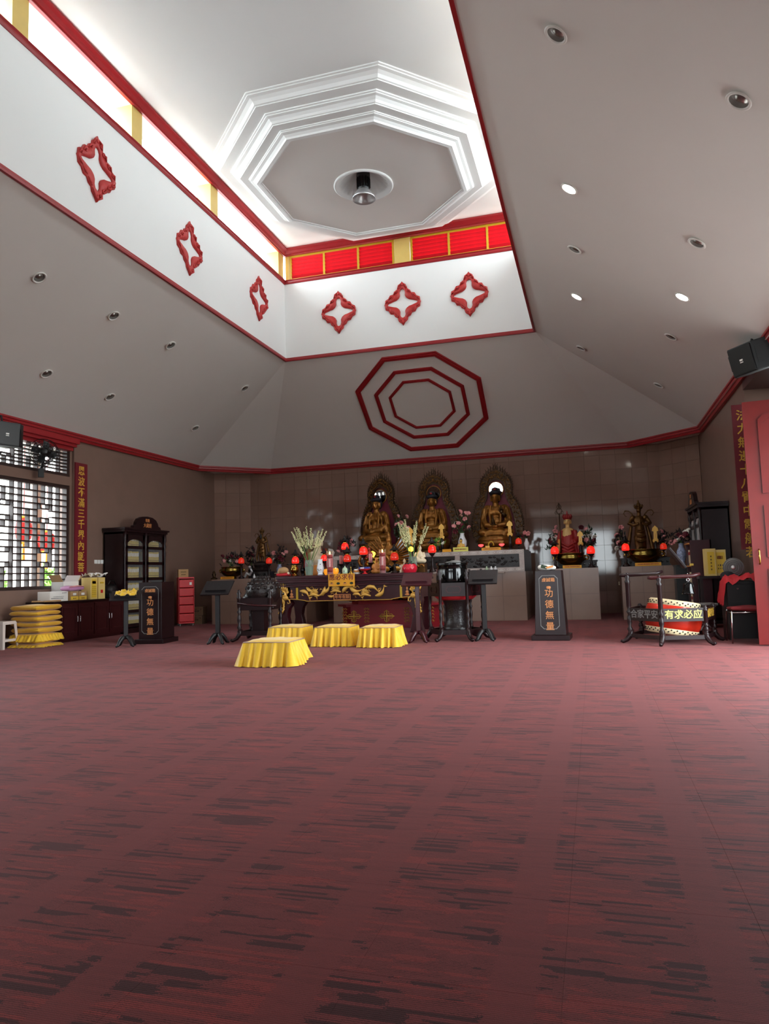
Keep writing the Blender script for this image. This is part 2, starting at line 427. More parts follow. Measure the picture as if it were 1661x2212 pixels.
# ---- ceiling: sloped sides, soffit, top of the well
cz = ZC+.10
L0 = [(x, y, cz) for x, y in LIP]
w = [(WX0, WY0, WZ), (WX0, WY1, WZ), (WX1, WY1, WZ), (WX1, WY0, WZ)]
cm = MB(); cm.add(L0+w, [(0, 1, 7, 6), (1, 2, 7), (2, 3, 8, 7), (3, 4, 8), (4, 5, 9, 8), (5, 0, 6, 9)])
S(cm.build('ceiling', 'plaster'), 'grey white sloped plaster ceiling around the light well')
sf = MB(); n = len(LIP); out = [(XL-.3, YF-.2), (XL-.3, YB+.2), (XL+1.4, YB+.2), (XR-1.4, YB+.2), (XR+.7, YB+.2), (XR+.7, YF-.2)]
sf.add([(x, y, ZC+.03) for x, y in LIP]+[(x, y, ZC+.03) for x, y in out], [(i, i+1, n+i+1, n+i) for i in range(n-1)])
S(sf.build('ceiling_soffit', 'plaster'))
S(MB().bx(WX0-.5, WX1+.5, WY0-.5, WY1+.5, ZT, ZT+.1).build('ceiling_top', 'plaster_well'), 'white flat ceiling over the light well')
t_ = .3
for nm, a in (('wall_well_left', (WX0-t_, WX0, WY0-t_, WY1+t_)), ('wall_well_right', (WX1, WX1+t_, WY0-t_, WY1+t_)), ('wall_well_back', (WX0, WX1, WY1, WY1+t_)), ('wall_well_front', (WX0, WX1, WY0-t_, WY0))):
    S(MB().bx(*a, WZ, ZS).build(nm, 'plaster_well'), 'white plaster side of the light well with red carved ornaments' if nm.endswith(('_left', '_back')) else None)
S(MB().bx(WX0, WX1, WY0-t_, WY0, ZS, ZT).build('wall_clerestory_front', 'plaster_well'))
for nm, a in (('left', (WX0-t_, WX0)), ('right', (WX1, WX1+t_))):
    S(MB().bx(*a, WY0-t_, WY1+t_, 8.2, ZT).build('lintel_'+nm, 'plaster_well')); S(MB().bx(*a, WY0-t_, 5.6, ZS, 8.2).build('wall_clerestory_'+nm, 'plaster_well'))  # wall stretch added out of view to cut light on the near floor
S(MB().bx(WX0, WX1, WY1, WY1+t_, 8.2, ZT).build('lintel_back', 'plaster_well'))
# red mouldings
rect = [(WX0, WY0), (WX1, WY0), (WX1, WY1), (WX0, WY1)]
k = 1
def trim(mb, m='red_trim', label=None):
    global k
    o = S(mb.build('trim_%d' % k, m), label); k += 1; return o
trim(MB().sweep([LIP[0], LIP[1], LIP[2], LIP[3], LIP[4], LIP[5]][::-1], [(-.1, ZC-.02), (-.045, ZC-.02), (-.03, ZC+.02), (-.01, ZC+.035), (-.005, ZC+.07), (.015, ZC+.08), (.015, ZC+.115), (-.1, ZC+.115)]), label='red stepped cornice where walls meet the sloped ceiling')
trim(MB().sweep(rect, [(-.02, WZ-.03), (.02, WZ-.03), (.025, WZ+.0), (.012, WZ+.02), (.012, WZ+.045), (-.02, WZ+.045)], True), label='red moulding along the lower edge of the light well')
trim(MB().sweep(rect, [(-.1, ZS-.06), (.015, ZS-.06), (.03, ZS-.03), (.03, ZS-.005), (.05, ZS+.02), (-.1, ZS+.02)], True), label='dark red sill moulding under the clerestory openings')
trim(MB().sweep(rect, [(-.02, 8.19), (.03, 8.19), (.03, 8.21), (.06, 8.225), (.09, 8.26), (.13, 8.285), (.13, ZT), (-.02, ZT)], True), label='red crown moulding round the top of the light well')
# yellow posts of the open clerestory
for sx, nm in ((WX0, 0), (WX1+t_, 1)):
    for py in (14.3, 11.36, 9.03, 6.70):
        o = MB().bx(sx-t_+.01, sx-.01, py-.13, py+.13, ZS, 8.2).build('column_clerestory', 'yellow_paint'); S(o, 'yellow painted post between clerestory openings')
S(MB().bx(-3.76, -3.42, WY1+.02, WY1+t_, ZS, 8.2).build('column_clerestory', 'yellow_paint'), 'yellow painted post between the red louvres')
for x0 in (-6.3, -1.02):
    S(MB().bx(x0, x0+.09, WY1+.03, WY1+t_, ZS, 8.2).build('column_clerestory', 'yellow_paint'))
# louvre windows: gold frame, red slats each its own piece
slat = MB().box((0, 0, 0), (1, .11, .012), Rx(math.radians(-52))).mesh('louvre_slat', 'louvre')
nwin = 1
def louvre(x0, x1, panels, lab):
    global nwin
    o = MB(); z0, z1 = ZS+.02, 8.2; y0 = WY1+.04
    o.bx(x0, x1, y0, y0+.06, z1-.05, z1); o.bx(x0, x1, y0, y0+.06, z0, z0+.05)
    pw = (x1-x0-.045)/panels
    for i in range(panels+1): o.bx(x0+pw*i, x0+pw*i+.045, y0, y0+.06, z0+.05, z1-.05)
    fo = S(o.build('window_%d' % nwin, 'gold_paint'), lab); nwin += 1
    for i in range(panels):
        for j in range(6):
            link('louvre_slat', slat, fo, (x0+pw*(i+.5)+.022, y0+.04, z0+.082+j*.082), scale=(pw-.045, 1, 1))
louvre(-6.2, -3.77, 3, 'red louvre window in gold frame by the corner of the open clerestory')
louvre(-3.41, -.93, 3, 'red louvre window in gold frame cut off by the sloped ceiling')
# stepped octagon hanging from the top ceiling
OC = (-3.62, 11.88)
def oct_l(prof, name, m, parent=None, c=OC):
    k_ = 1/math.cos(PI/8)
    return MB().lathe([(r*k_, z) for r, z in prof], 8, (c[0], c[1], 0), ph=PI/8).build(name, m, parent)
mb_ = MB(); vs = []; nn_ = 48
for q in range(nn_):
    a = 2*PI*q/nn_; a8 = ((a) % (PI/4))-PI/8; ro_ = 1.67/math.cos(a8)
    a2 = a
    vs += [(OC[0]+ro_*math.cos(a2+PI/8), OC[1]+ro_*math.sin(a2+PI/8), 8.0), (OC[0]+.44*math.cos(a2+PI/8), OC[1]+.44*math.sin(a2+PI/8), 8.0)]
mb_.add(vs, [(2*q, 2*((q+1) % nn_), 2*((q+1) % nn_)+1, 2*q+1) for q in range(nn_)])
med = S(mb_.build('ceiling_medallion', 'plaster'), 'white stepped octagonal ceiling panel')
def oring(name, pr):
    k_ = 1/math.cos(PI/8); mb = MB(); n = 8; vs = []; fs = []
    for r, z in pr:
        for q in range(n): a = 2*PI*q/n+PI/8; vs.append((OC[0]+r*k_*math.cos(a), OC[1]+r*k_*math.sin(a), z))
    for i in range(len(pr)-1):
        for q in range(n): fs.append((i*n+q, i*n+(q+1) % n, (i+1)*n+(q+1) % n, (i+1)*n+q))
    mb.add(vs, fs); return mb.build(name, 'plaster_well', med)
oring('octagon_moulding', [(2.53, 8.32), (2.53, 8.30), (2.50, 8.295), (2.50, 8.28), (2.45, 8.27), (2.40, 8.24), (2.37, 8.20), (2.345, 8.195), (2.345, 8.18), (2.32, 8.18), (2.1, 8.18)])
oring('octagon_moulding', [(2.17, 8.18), (2.17, 8.16), (2.145, 8.155), (2.145, 8.14), (2.10, 8.13), (2.06, 8.10), (2.04, 8.07), (2.02, 8.065), (2.02, 8.05), (1.78, 8.05)])
oring('octagon_moulding', [(1.88, 8.05), (1.88, 8.035), (1.86, 8.03), (1.86, 8.02), (1.81, 8.01), (1.77, 7.985), (1.755, 7.96), (1.70, 7.955), (1.69, 7.975), (1.665, 7.98), (1.665, 8.0)])
# ---- walls
def wallbox(nm, *a, m='wall_brown', lab=None): return S(MB().bx(*a).build(nm, m), lab)
wallbox('wall_left', XL-.3, XL, 11.47, 16.84, 0, ZC+.03, lab='brown polished wall beside the bookcase')
wl = MB(); BE = 11.47; bp_ = XL-.05
wl.bx(XL-.34, bp_, -1.6, BE, 0, .93); wl.bx(XL-.34, bp_, -1.6, BE, 2.87, 3.04); wl.bx(XL-.34, bp_, -1.6, BE, 3.60, ZC+.03)
[wl.bx(XL-.34, bp_, y0, y1, z0, z1) for y0, y1 in ((-1.6, 3.1), (7.2, 7.6)) for z0, z1 in ((.93, 2.87), (3.04, 3.6))]; wl.bx(XL-.34, bp_, 11.42, BE, .93, 2.87); wl.bx(XL-.34, bp_, 11.42, BE, 3.04, 3.6)
S(wl.build('wall_left_bay', 'wall_brown'), 'brown wall under and between the lattice windows')
trim(MB().bx(XL-.1, XL+.04, -1.6, 11.40, 3.53, 3.60).bx(XL-.1, XL+.09, -1.6, 11.44, 3.60, 3.66).bx(XL-.1, XL+.13, -1.6, 11.47, 3.66, ZC), label='deep red stepped moulding above the lattice windows')
# back wall and its corner facets, clad in square tiles
wb = wallbox('wall_back', -8.68, 1.55, YB, YB+.25, 0, ZC+.03, m='tile_base', lab='brown polished tile wall behind the statues')
F = .75*math.sqrt(2)
FL = math.hypot(.78, .5)
fL = S(MB().box((0, .125, (ZC+.03)/2), (FL+.05, .25, ZC+.03)).build('wall_back_left', 'tile_base'), 'angled brown tile wall in the corner')
fL.location = (-9.04, 17.05, 0); fL.rotation_euler = (0, 0, math.atan2(.5, .78))
fR = S(MB().box((0, .125, (ZC+.03)/2), (F, .25, ZC+.03)).build('wall_back_right', 'tile_base'), 'angled brown tile wall in the corner')
fR.location = (1.925, 16.925, 0); fR.rotation_euler = (0, 0, -PI/4)
tsz = .347
def tile_mesh(wd, ht):
    b = MB(); a, c = wd/2-.0009, ht/2-.0009; e = .0015
    b.add([(-a, 0, -c), (a, 0, -c), (a, 0, c), (-a, 0, c), (-a, -.010, -c), (a, -.010, -c), (a, -.010, c), (-a, -.010, c), (-a+e, -.013, -c+e), (a-e, -.013, -c+e), (a-e, -.013, c-e), (-a+e, -.013, c-e)],
          [(0, 1, 5, 4), (1, 2, 6, 5), (2, 3, 7, 6), (3, 0, 4, 7), (4, 5, 9, 8), (5, 6, 10, 9), (6, 7, 11, 10), (7, 4, 8, 11), (8, 9, 10, 11)])
    return b.mesh('wall_tile', 'tile')
tm = tile_mesh(tsz, tsz); tm_top = tile_mesh(tsz, .16); tm_f = tile_mesh(F/3, tsz); tm_ft = tile_mesh(F/3, .16)
ntile = MB()
for c in range(30):
    cx = -8.68+tsz*(c+.5)-.09
    for r in range(11):
        z = 3.62-.0-tsz*(r+.5)
        if r < 8:
            link('wall_tile', tm, wb, (cx, YB, z), (random.uniform(-.002, .002), 0, random.uniform(-.002, .002)))
        else: ntile.add([tuple(v.co) for v in tm.vertices], [tuple(p.vertices) for p in tm.polygons], Tr(cx, YB, z))
    ntile.add([tuple(v.co) for v in tm_top.vertices], [tuple(p.vertices) for p in tm_top.polygons], Tr(cx, YB, 3.70))
q_ = ntile.build('wall_tile_field', 'tile', wb); q_['kind'] = 'stuff'
for fo in (fL, fR):
    for c in range(3):
        link('wall_tile', tm_ft, fo, ((c-1)*F/3, 0, 3.70))
        for r in range(10): link('wall_tile', tm_f, fo, ((c-1)*F/3, 0, 3.62-tsz*(r+.5)))
# right wall: pier, then the recessed door bay
wallbox('wall_right', XR, XR+.5, 11.72, 16.62, 0, ZC+.03, lab='brown polished wall behind the tall dark cabinet')
wr = MB(); wr.bx(2.85, 3.05, -1.6, 5.2, 0, ZC+.03); wr.bx(2.85, 3.05, 9.74, 11.72, 0, 2.95); wr.bx(2.85, 3.05, 5.2, 11.72, 2.95, 3.12)
wr.bx(2.85, 3.05, -1.6, 11.72, 3.62, ZC+.03)
S(wr.build('wall_right_bay', 'dark_wood2'), 'dark red timber of the door bay')
trim(MB().bx(XR-.02, XR+.55, -1.6, 11.7, 3.60, ZC), m='dark_wood2', label='dark beam over the open door bay')
# front wall with its entrance
wf = MB(); wf.bx(XL-.3, -5.2, YF-.2, YF, 0, ZC+.03); wf.bx(-2.0, -.6, YF-.2, YF, 0, ZC+.03); wf.bx(1.0, XR+.7, YF-.2, YF, 0, ZC+.03); wf.bx(-5.2, -2.0, YF-.2, YF, 2.9, ZC+.03); wf.bx(-.6, 1.0, YF-.2, YF, 2.9, ZC+.03)
wf.bx(-5.2, -2.0, YF-.2, YF, 0, .9); wf.bx(-.6, 1.0, YF-.2, YF, 0, .9)
S(wf.build('wall_front', 'wall_brown'))
# ---- lattice windows: frame and single bars
ubar = MB().box((0, 0, 0), (1, 1, 1)).mesh('lattice_bar', 'lattice')
def lattice(w_, h_, loc, rz, lab, rows, step, motif=True, dep=.09, th=.022):
    global nwin
    fr = MB(); f = .06
    fr.bx(0, w_, -.05, .05, 0, f); fr.bx(0, w_, -.05, .05, h_-f, h_); fr.bx(0, f, -.05, .05, f, h_-f); fr.bx(w_-f, w_, -.05, .05, f, h_-f)
    o = S(fr.build('window_%d' % nwin, 'lattice'), lab); nwin += 1
    o.location = loc; o.rotation_euler = (0, 0, rz)
    def bar(x0, x1, z0, z1): link('lattice_bar', ubar, o, ((x0+x1)/2, 0, (z0+z1)/2), scale=(max(x1-x0, th), dep, max(z1-z0, th)))
    rs = (h_-2*f)/rows; nc = round((w_-2*f)/step); cs = (w_-2*f)/nc
    holes = []
    if motif:
        for c0 in range(1, nc-2, 5):
            for r0 in motif: holes.append((c0, r0))
    def in_hole(x, z):
        for c0, r0 in holes:
            if f+cs*c0+.01 < x < f+cs*(c0+2)-.01 and f+rs*r0+.01 < z < f+rs*(r0+3)-.01: return True
        return False
    for r in range(1, rows):                       # horizontal bars, broken at the motifs
        z = f+rs*r; x0 = f; run = None
        for c in range(nc):
            mid = f+cs*(c+.5)
            if in_hole(mid, z):
                if run is not None: bar(run, f+cs*c, z, z); run = None
            elif run is None: run = f+cs*c
        if run is not None: bar(run, w_-f, z, z)
    for c in range(1, nc):
        x = f+cs*c; run = None
        for r in range(rows):
            mid = f+rs*(r+.5)
            skip = in_hole(x, mid) or ((c*7+r//3*3) % 9 == 0)
            if skip:
                if run is not None: bar(x, x, run, f+rs*r); run = None
            elif run is None: run = f+rs*r
        if run is not None: bar(x, x, run, h_-f)
    for c0, r0 in holes:                           # stepped frame inside each motif
        x0, x1, z0, z1 = f+cs*c0, f+cs*(c0+2), f+rs*r0, f+rs*(r0+3)
        a, b_ = cs*.42, rs*.75
        bar(x0+a, x1-a, z0+b_, z0+b_); bar(x0+a, x1-a, z1-b_, z1-b_); bar(x0+a, x0+a, z0, z0+b_); bar(x1-a, x1-a, z0, z0+b_); bar(x0+a, x0+a, z1-b_, z1); bar(x1-a, x1-a, z1-b_, z1)
    return o
xw = XL-.12
lattice(3.82, 1.94, (xw, 7.6, .93), PI/2, 'tall dark lattice window behind the yellow cushion pile', 16, .185, (3, 10))
lattice(3.82, .56, (xw, 7.6, 3.04), PI/2, 'low dark lattice transom window behind the wall fan', 7, .185, (2,))
lattice(4.1, 1.94, (xw, 3.1, .93), PI/2, 'tall dark lattice window further along the wall', 10, .25, None)
lattice(4.1, .56, (xw, 3.1, 3.04), PI/2, 'low dark lattice transom further along the wall', 3, .25, None)
lattice(6.5, .5, (2.95, 5.2, 3.12), PI/2, 'carved timber transom over the red door', 4, .14, (0,))
lattice(3.2, 2.0, (-5.2, YF-.1, .9), 0, 'lattice window in the wall opposite the altar', 9, .27, None)
lattice(1.6, 2.0, (-.6, YF-.1, .9), 0, 'narrow lattice window in the wall opposite the altar', 9, .27, None)
# outside: paving and roofs added on three sides to hold back sky light
S(MB().bx(-40, 40, -30, 50, -.5, -.25).build('ground_outside', 'stone_out'), 'pale paving outside the hall')
S(MB().bx(XR+.75, XR+1.15, -4, 18, 3.65, 3.8).build('roof_veranda_right', 'white_out'))
S(MB().bx(XL-1.6, XL-.34, -4, 18, 3.75, 3.9).build('roof_veranda_left', 'white_out'))
S(MB().bx(XL-2, XR+2, -6, YF-.2, 3.75, 3.9).build('roof_veranda_front', 'white_out'))
# ================================================================== things on the ceiling
nB = Vector((0, WZ-cz, YB-.1-WY1)).normalized()*-1       # back slope, facing down into the hall
pB = Vector((0, YB-.1, cz))
pL, nL = Vector((XL+.1, 0, cz)), Vector((WZ-cz, 0, -(WX0-XL-.1))).normalized()
pR, nR = Vector((XR-.1, 0, cz)), Vector((-(WZ-cz), 0, -(XR-.1-WX1))).normalized()
def gp(x, y, p, n):
    d = ray(x, y); return CAM + d*((p-CAM).dot(n)/d.dot(n))
def orient(o, n, up=Vector((0, 0, 1))):         # local -Y faces along n, local Z as up as it can be
    y = -n.normalized(); z = (up-up.dot(y)*y).normalized(); x = y.cross(z)
    m = Matrix((x, y, z)).transposed().to_4x4(); m.translation = o.location; o.matrix_world = m
slopeV = Vector((0, WY1-(YB-.1), WZ-cz)).normalized()
nBk = Vector((0, -slopeV.z, slopeV.y)).normalized()
if nBk.z > 0: nBk = -nBk
oc = gp(912, 873, pB, nBk)
for R_, wd_, dp, lab in ((1.43, .105, .07, 'large outermost of three nested red octagon mouldings on the slope'), (1.03, .08, .05, 'middle of three nested red octagon mouldings on the slope'), (.72, .06, .04, 'small innermost of three nested red octagon mouldings on the slope')):
    kk = 1/math.cos(PI/8)
    def op(r): return [(r*kk*math.cos(2*PI*q/8+PI/8), r*kk*math.sin(2*PI*q/8+PI/8)) for q in range(8)]
    b = MB().ring(op(R_), op(R_-wd_), -dp*.6, .02); b.ring(op(R_-wd_*.25), op(R_-wd_*.75), -dp, -dp*.6)
    o = trim(b, label=lab); o.location = oc; orient(o, nBk)
# red carved ornaments: an open four-lobed frame of scrolls
def ornament_mesh():
    b = MB(); R0 = .40
    def corner(a0):                                  # one side of the diamond, from top point to side point
        pts_o = [(0, .47), (.05, .40), (.10, .36), (.115, .30), (.17, .27), (.20, .21), (.27, .20), (.31, .13), (.375, .10), (.385, .03), (.40, 0)]
        pts_i = [(0, .31), (.04, .29), (.06, .24), (.055, .17), (.075, .125), (.10, .10), (.14, .075), (.20, .06), (.26, .04), (.31, .025), (.33, 0)]
        return pts_o, pts_i
    po, pi_ = corner(0)
    full_o, full_i = [], []
    for sx, sz, rev in ((1, 1, 0), (1, -1, 1), (-1, -1, 0), (-1, 1, 1)):
        a = po if not rev else po[::-1]; c = pi_ if not rev else pi_[::-1]
        full_o += [(x*sx, z*sz) for x, z in a][:-1]; full_i += [(x*sx, z*sz) for x, z in c][:-1]
    b.ring(full_o, full_i, -.03, .005)
    for sx in (1, -1):
        for sz in (1, -1):
            for (cx, cz_, r) in ((.13, .27, .035), (.245, .155, .035), (.07, .36, .03), (.33, .075, .03)):
                pts = [(sx*(cx+r*t*math.cos(t*5)), -.035, sz*(cz_+r*t*math.sin(t*5))) for t in [i/9 for i in range(10)]]
                b.tube(pts, [.012*(1-.4*i/9)+.004 for i in range(10)], 5)
            for (x0, z0, x1, z1) in ((.02, .43, .10, .31), (.11, .28, .19, .2), (.2, .18, .3, .11), (.3, .1, .375, .03)):
                b.tube([(sx*x0, -.03, sz*z0), (sx*(x0+x1)/2+sx*.012, -.045, sz*((z0+z1)/2+.012)), (sx*x1, -.03, sz*z1)], [.008, .018, .008], 5)
    b.ell((0, -.03, .40), (.035, .02, .035), 8, 5); b.ell((0, -.03, -.40), (.035, .02, .035), 8, 5)
    return b.mesh('wall_ornament', 'red_orn', True)
om = ornament_mesh()
for px, py, wh in ((732, 675, 'the one closest to the inner corner'), (870, 656, 'middle of its three'), (1014, 636, 'the one beside the sloped ceiling edge')):
    o = link('wall_ornament', om, None, gy(px, py, WY1)); o.scale = (1, 1, 1.02)
    tag(o, 'red carved ornament below the red louvres, ' + wh, 'ornament', 'ornaments under the louvres')
for px, py, wh in ((207, 366, 'farthest from the inner corner'), (408, 537, 'middle of its three'), (558, 645, 'the one at the inner corner')):
    o = link('wall_ornament', om, None, gx(px, py, WX0)); o.rotation_euler = (0, 0, PI/2); o.scale = (1.0, 1, 1.02)
    tag(o, 'red carved ornament below the yellow posts, ' + wh, 'ornament', 'ornaments under the open clerestory')
# downlights
ring_me = MB().lathe([(.105, -.012), (.108, -.02), (.095, -.026), (.082, -.02), (.080, 0)], 24).mesh('trim_ring', 'white', True)
cup_me = MB().lathe([(.080, -.016), (.070, .03), (.045, .075), (.0, .08)], 20).mesh('reflector', 'reflector', True)
bulb_me = MB().lathe([(0, -.002), (.02, .004), (.026, .02), (.02, .045), (.012, .07)], 12).mesh('bulb', 'bulb_off', True)
disc_me = MB().lathe([(0, -.022), (.06, -.021), (.084, -.016)], 20).mesh('lamp_disc', 'bulb_on', True)
def downlight(px, py, p, n, on, lab):
    loc = gp(px, py, p, n)
    t = T('recessed_downlight', lab, 'downlight', loc, group='downlights in the sloped ceiling')
    z = -n; x = Vector((0, 1, 0)).cross(z).normalized(); y = z.cross(x)
    m = Matrix((x, y, z)).transposed().to_4x4(); m.translation = loc + n*.002; t.matrix_world = m
    link('trim_ring', ring_me, t, scale=.95)
    if on:
        link('lamp_disc', disc_me, t, scale=.95)
        l = bpy.data.lights.new('downlight_glow', 'SPOT'); l.energy = 60; l.spot_size = 2.2; l.spot_blend = .8; l.shadow_soft_size = .07; l.color = (1, .98, .93)
        lo = bpy.data.objects.new('downlight_glow', l); COL.objects.link(lo); lo.parent = t; lo.location = (0, 0, -.05)
    else: link('reflector', cup_me, t, scale=.95); link('bulb', bulb_me, t, scale=.95)
for px, py, on in ((1203, 71, 0), (1598, 214, 0), (1231, 405, 1), (1242, 537, 0), (1507, 523, 0), (1247, 639, 1), (1475, 639, 1), (1256, 751, 0), (1450, 726, 0), (1423, 831, 0)):
    downlight(px, py, pR, nR, on, {(1231, 405): 'lit round downlight beside the red louvre windows of the light well', (1247, 639): 'lit round downlight near the lower corner of the light well', (1475, 639): 'lit round downlight on the ceiling side above the hanging loudspeaker'}[(px, py)] if on else 'unlit round downlight in the sloped ceiling that also holds lit ones') if True else ('lit round recessed downlight glowing white in the sloped ceiling' if on else 'unlit round downlight in the sloped ceiling that also holds lit ones')
for px, py in ((84, 598), (245, 681), (368, 745), (100, 806), (237, 856), (528, 838), (421, 924)):
    downlight(px, py, pL, nL, 0, 'unlit round downlight in the sloped ceiling above the lattice window wall')
# pendant lamp in the octagon
pl = T('pendant_lamp', 'black high bay lamp with metal shade hanging from a fluted rosette', 'lamp', (OC[0], OC[1], 8.0))
ro = MB(); vs = []
n = 72; prof = [(.53, 0), (.535, -.02), (.515, -.035), (.495, -.03), (.475, -.01), (.445, -.004), (.41, .03), (.33, .12), (.22, .20), (.10, .25), (.0, .26)]
for i, (r, z) in enumerate(prof):
    for q in range(n):
        fl_ = (1+.05*math.cos(q*PI/1.5)) if 5 < i < 9 else 1
        a = 2*PI*q/n; vs.append((r*fl_*math.cos(a), r*fl_*math.sin(a), z))
ro.add(vs, [(i*n+q, i*n+(q+1) % n, (i+1)*n+(q+1) % n, (i+1)*n+q) for i in range(len(prof)-1) for q in range(n)])
ro.build('ceiling_rose', 'plaster_well', pl, True)
hb = MB().lathe([(.0, .25), (.12, .24), (.125, .16), (.10, .14), (.10, -.06), (.09, -.09), (0, -.1)], 20)
for q in range(16):
    a = 2*PI*q/16; hb.box((0, 0, 0), (.03, .006, .18), Rz(a) @ Tr(.11, 0, .04))
hb.build('lamp_body', 'black', pl)
MB().lathe([(.08, -.08), (.10, -.09), (.14, -.13), (.19, -.21), (.215, -.26), (.205, -.26), (.18, -.21), (.13, -.12), (.08, -.09)], 28).build('lamp_shade', 'alu', pl, True)
MB().ell((0, 0, -.12), (.05, .05, .04)).build('bulb', 'bulb_off', pl, True)
# ================================================================== along the lattice window wall
def XA(px, Y, py=1230): return gy(px, py, Y).x
def ZA(px, py, Y): return gy(px, py, Y).z
# ---- hanging scroll boards with gold lettering
t = T('couplet_board', 'long maroon wall board with gold characters beside the lattice window', 'sign', (XL, 11.65, 1.17), PI/2)
MB().bx(-.17, .17, -.025, -.001, 0, 2.16).build('board', 'scroll_red', t)
text('lettering', '恩波不滿三千界內誕菩', .19, 'gold_text', t, (0, -.027, 2.0), bold=.012, vertical=True, gap=1.085)
sx_ = gy(1579, 876, 11.69).x
t = T('couplet_board', 'long maroon board with gold characters partly covered by the red door', 'sign', (sx_+.15, 11.69, 1.22), 0.)
MB().bx(-.15, .15, -.02, .02, 0, gy(1579, 876, 11.69).z-1.22).build('board', 'scroll_red', t)
text('lettering', '法力無邊十八臂中露般若', .175, 'gold_text', t, (-.015, -.024, gy(1590, 900, 11.69).z-1.22), bold=.012, vertical=True, gap=1.165)
# ---- wall switch plates
for i in range(4):
    o = MB().box((0, 0, 0), (.075, .012, .075)).build('switch_plate', 'paper_white')
    MB().box((0, -.008, 0), (.035, .006, .045)).build('rocker', 'white_gloss', o)
    p = gx(206+i*6.6, 1209.5+i*1.9, XL); o.location = (XL+.007, p.y, 1.435); o.rotation_euler = (0, 0, PI/2)
    tag(o, 'square cream light switch in the row beside the tall bookcase', 'switch', 'wall switches')
# ---- loudspeakers
def speaker(loc, rz, lab, tilt=.25):
    t = T('loudspeaker', lab, 'speaker', loc, rz)
    out = [(-.30, .14), (.30, .14), (.33, -.02), (.20, -.17), (-.20, -.17), (-.33, -.02)]     # plan, front is -y
    b = MB(); vs = [(x, y, z) for z in (-.19, .19) for x, y in out]; n = 6
    b.add(vs, [tuple(range(6)), tuple(range(11, 5, -1))]+[(i, (i+1) % 6, 6+(i+1) % 6, 6+i) for i in range(6)])
    c = b.build('cabinet', 'speaker_black', t, bevel=.012); c.rotation_euler = (tilt, 0, 0)
    g = MB().bx(-.19, .19, -.182, -.168, -.17, .17)
    o = g.build('grille', 'black', t); o.rotation_euler = (tilt, 0, 0)
    for s in (-1, 1):
        q = MB().box((0, 0, 0), (.13, .008, .2), Tr(s*.27, -.1, 0) @ Rz(s*.86)).build('side_vent', 'black', t); q.rotation_euler = (tilt, 0, 0)
    l = MB().box((0, -.184, .0), (.05, .004, .022)).box((0, -.184, -.03), (.05, .004, .012)).build('logo', 'white', t); l.rotation_euler = (tilt, 0, 0)
    MB().tube([(0, .0, .18), (0, .03, .30), (0, .42, .33)], .018, 8).box((0, .43, .33), (.12, .02, .16)).build('bracket', 'black', t)
    return t
speaker((XL+.42, 9.28, 3.44), PI/2-.35, 'black loudspeaker on a bracket in front of the lattice transom', .1)
spk = speaker(tuple(gy(1625, 772, 10.1)), -PI/2+.55, 'black loudspeaker hung under the red beam above the open door', .25)
# ---- wall fan
fp = gx(94, 978, XL+.22)
t = T('wall_fan', 'black caged wall fan in front of the lattice transom', 'fan', fp, .85)
cg = MB()
for r in (.24, .20, .15, .10, .05):
    for yy in ((-.10, 0) if r < .22 else (-.05, -.02)):
        d = (1-r/.24)**.5*.05
        cg.tube([(r*math.cos(2*PI*q/28), yy-d if yy < -.04 else yy+d, r*math.sin(2*PI*q/28)) for q in range(28)], .004, 4, True)
for q in range(20):
    a = 2*PI*q/20; c, s = math.cos(a), math.sin(a)
    cg.tube([(.04*c, -.155, .04*s), (.16*c, -.135, .16*s), (.24*c, -.05, .24*s), (.24*c, -.02, .24*s), (.16*c, .05, .16*s), (.05*c, .06, .05*s)], .003, 4)
cg.build('cage', 'black', t)
bl = MB()
for q in range(4):
    bl.add([(0, -.06, .03), (.09, -.08, .06), (.19, -.07, .09), (.20, -.04, -.02), (.10, -.03, -.05), (0, -.04, -.03)], [(0, 1, 4, 5), (1, 2, 3, 4)], Ry(q*PI/2+.4))
bl.build('blade', 'speaker_black', t)
MB().lathe([(0, -.12), (.05, -.11), (.055, .0), (.075, .02), (.075, .13), (.04, .16), (0, .16)], 16, M4=Rx(PI/2) @ Rx(PI) @ Rx(PI)).build('motor', 'black', t, True)
MB().tube([(0, .08, -.02), (0, .12, -.2), (-.02, .16, -.27)], .025, 8).box((-.02, .14, -.34), (.09, .07, .16)).build('bracket', 'black', t)
# ---- plastic stool
t = T('plastic_stool', 'white plastic stool beside the pile of yellow cushions', 'stool', (-9.24, 9.58, 0), .05)
MB().box((0, 0, .43), (.30, .30, .025), top=.96).box((0, 0, .405), (.31, .31, .03)).build('seat', 'plastic_white', t, bevel=.006)
for a, b in ((-1, -1), (1, -1), (-1, 1), (1, 1)):
    MB().add([(a*.15, b*.15, .42), (a*.09, b*.15, .42), (a*.09, b*.145, .42), (a*.15, b*.09, .42), (a*.18, b*.18, 0), (a*.135, b*.18, 0), (a*.135, b*.17, 0), (a*.18, b*.135, 0)],
             [(0, 1, 5, 4), (0, 4, 7, 3), (1, 2, 6, 5), (2, 3, 7, 6), (0, 3, 2, 1), (4, 5, 6, 7)]).build('leg', 'plastic_white', t)
MB().bx(-.165, .165, -.17, -.155, .12, .16).bx(-.165, .165, .155, .17, .12, .16).bx(-.17, -.155, -.165, .165, .12, .16).bx(.155, .17, -.165, .165, .12, .16).build('stretcher', 'plastic_white', t)
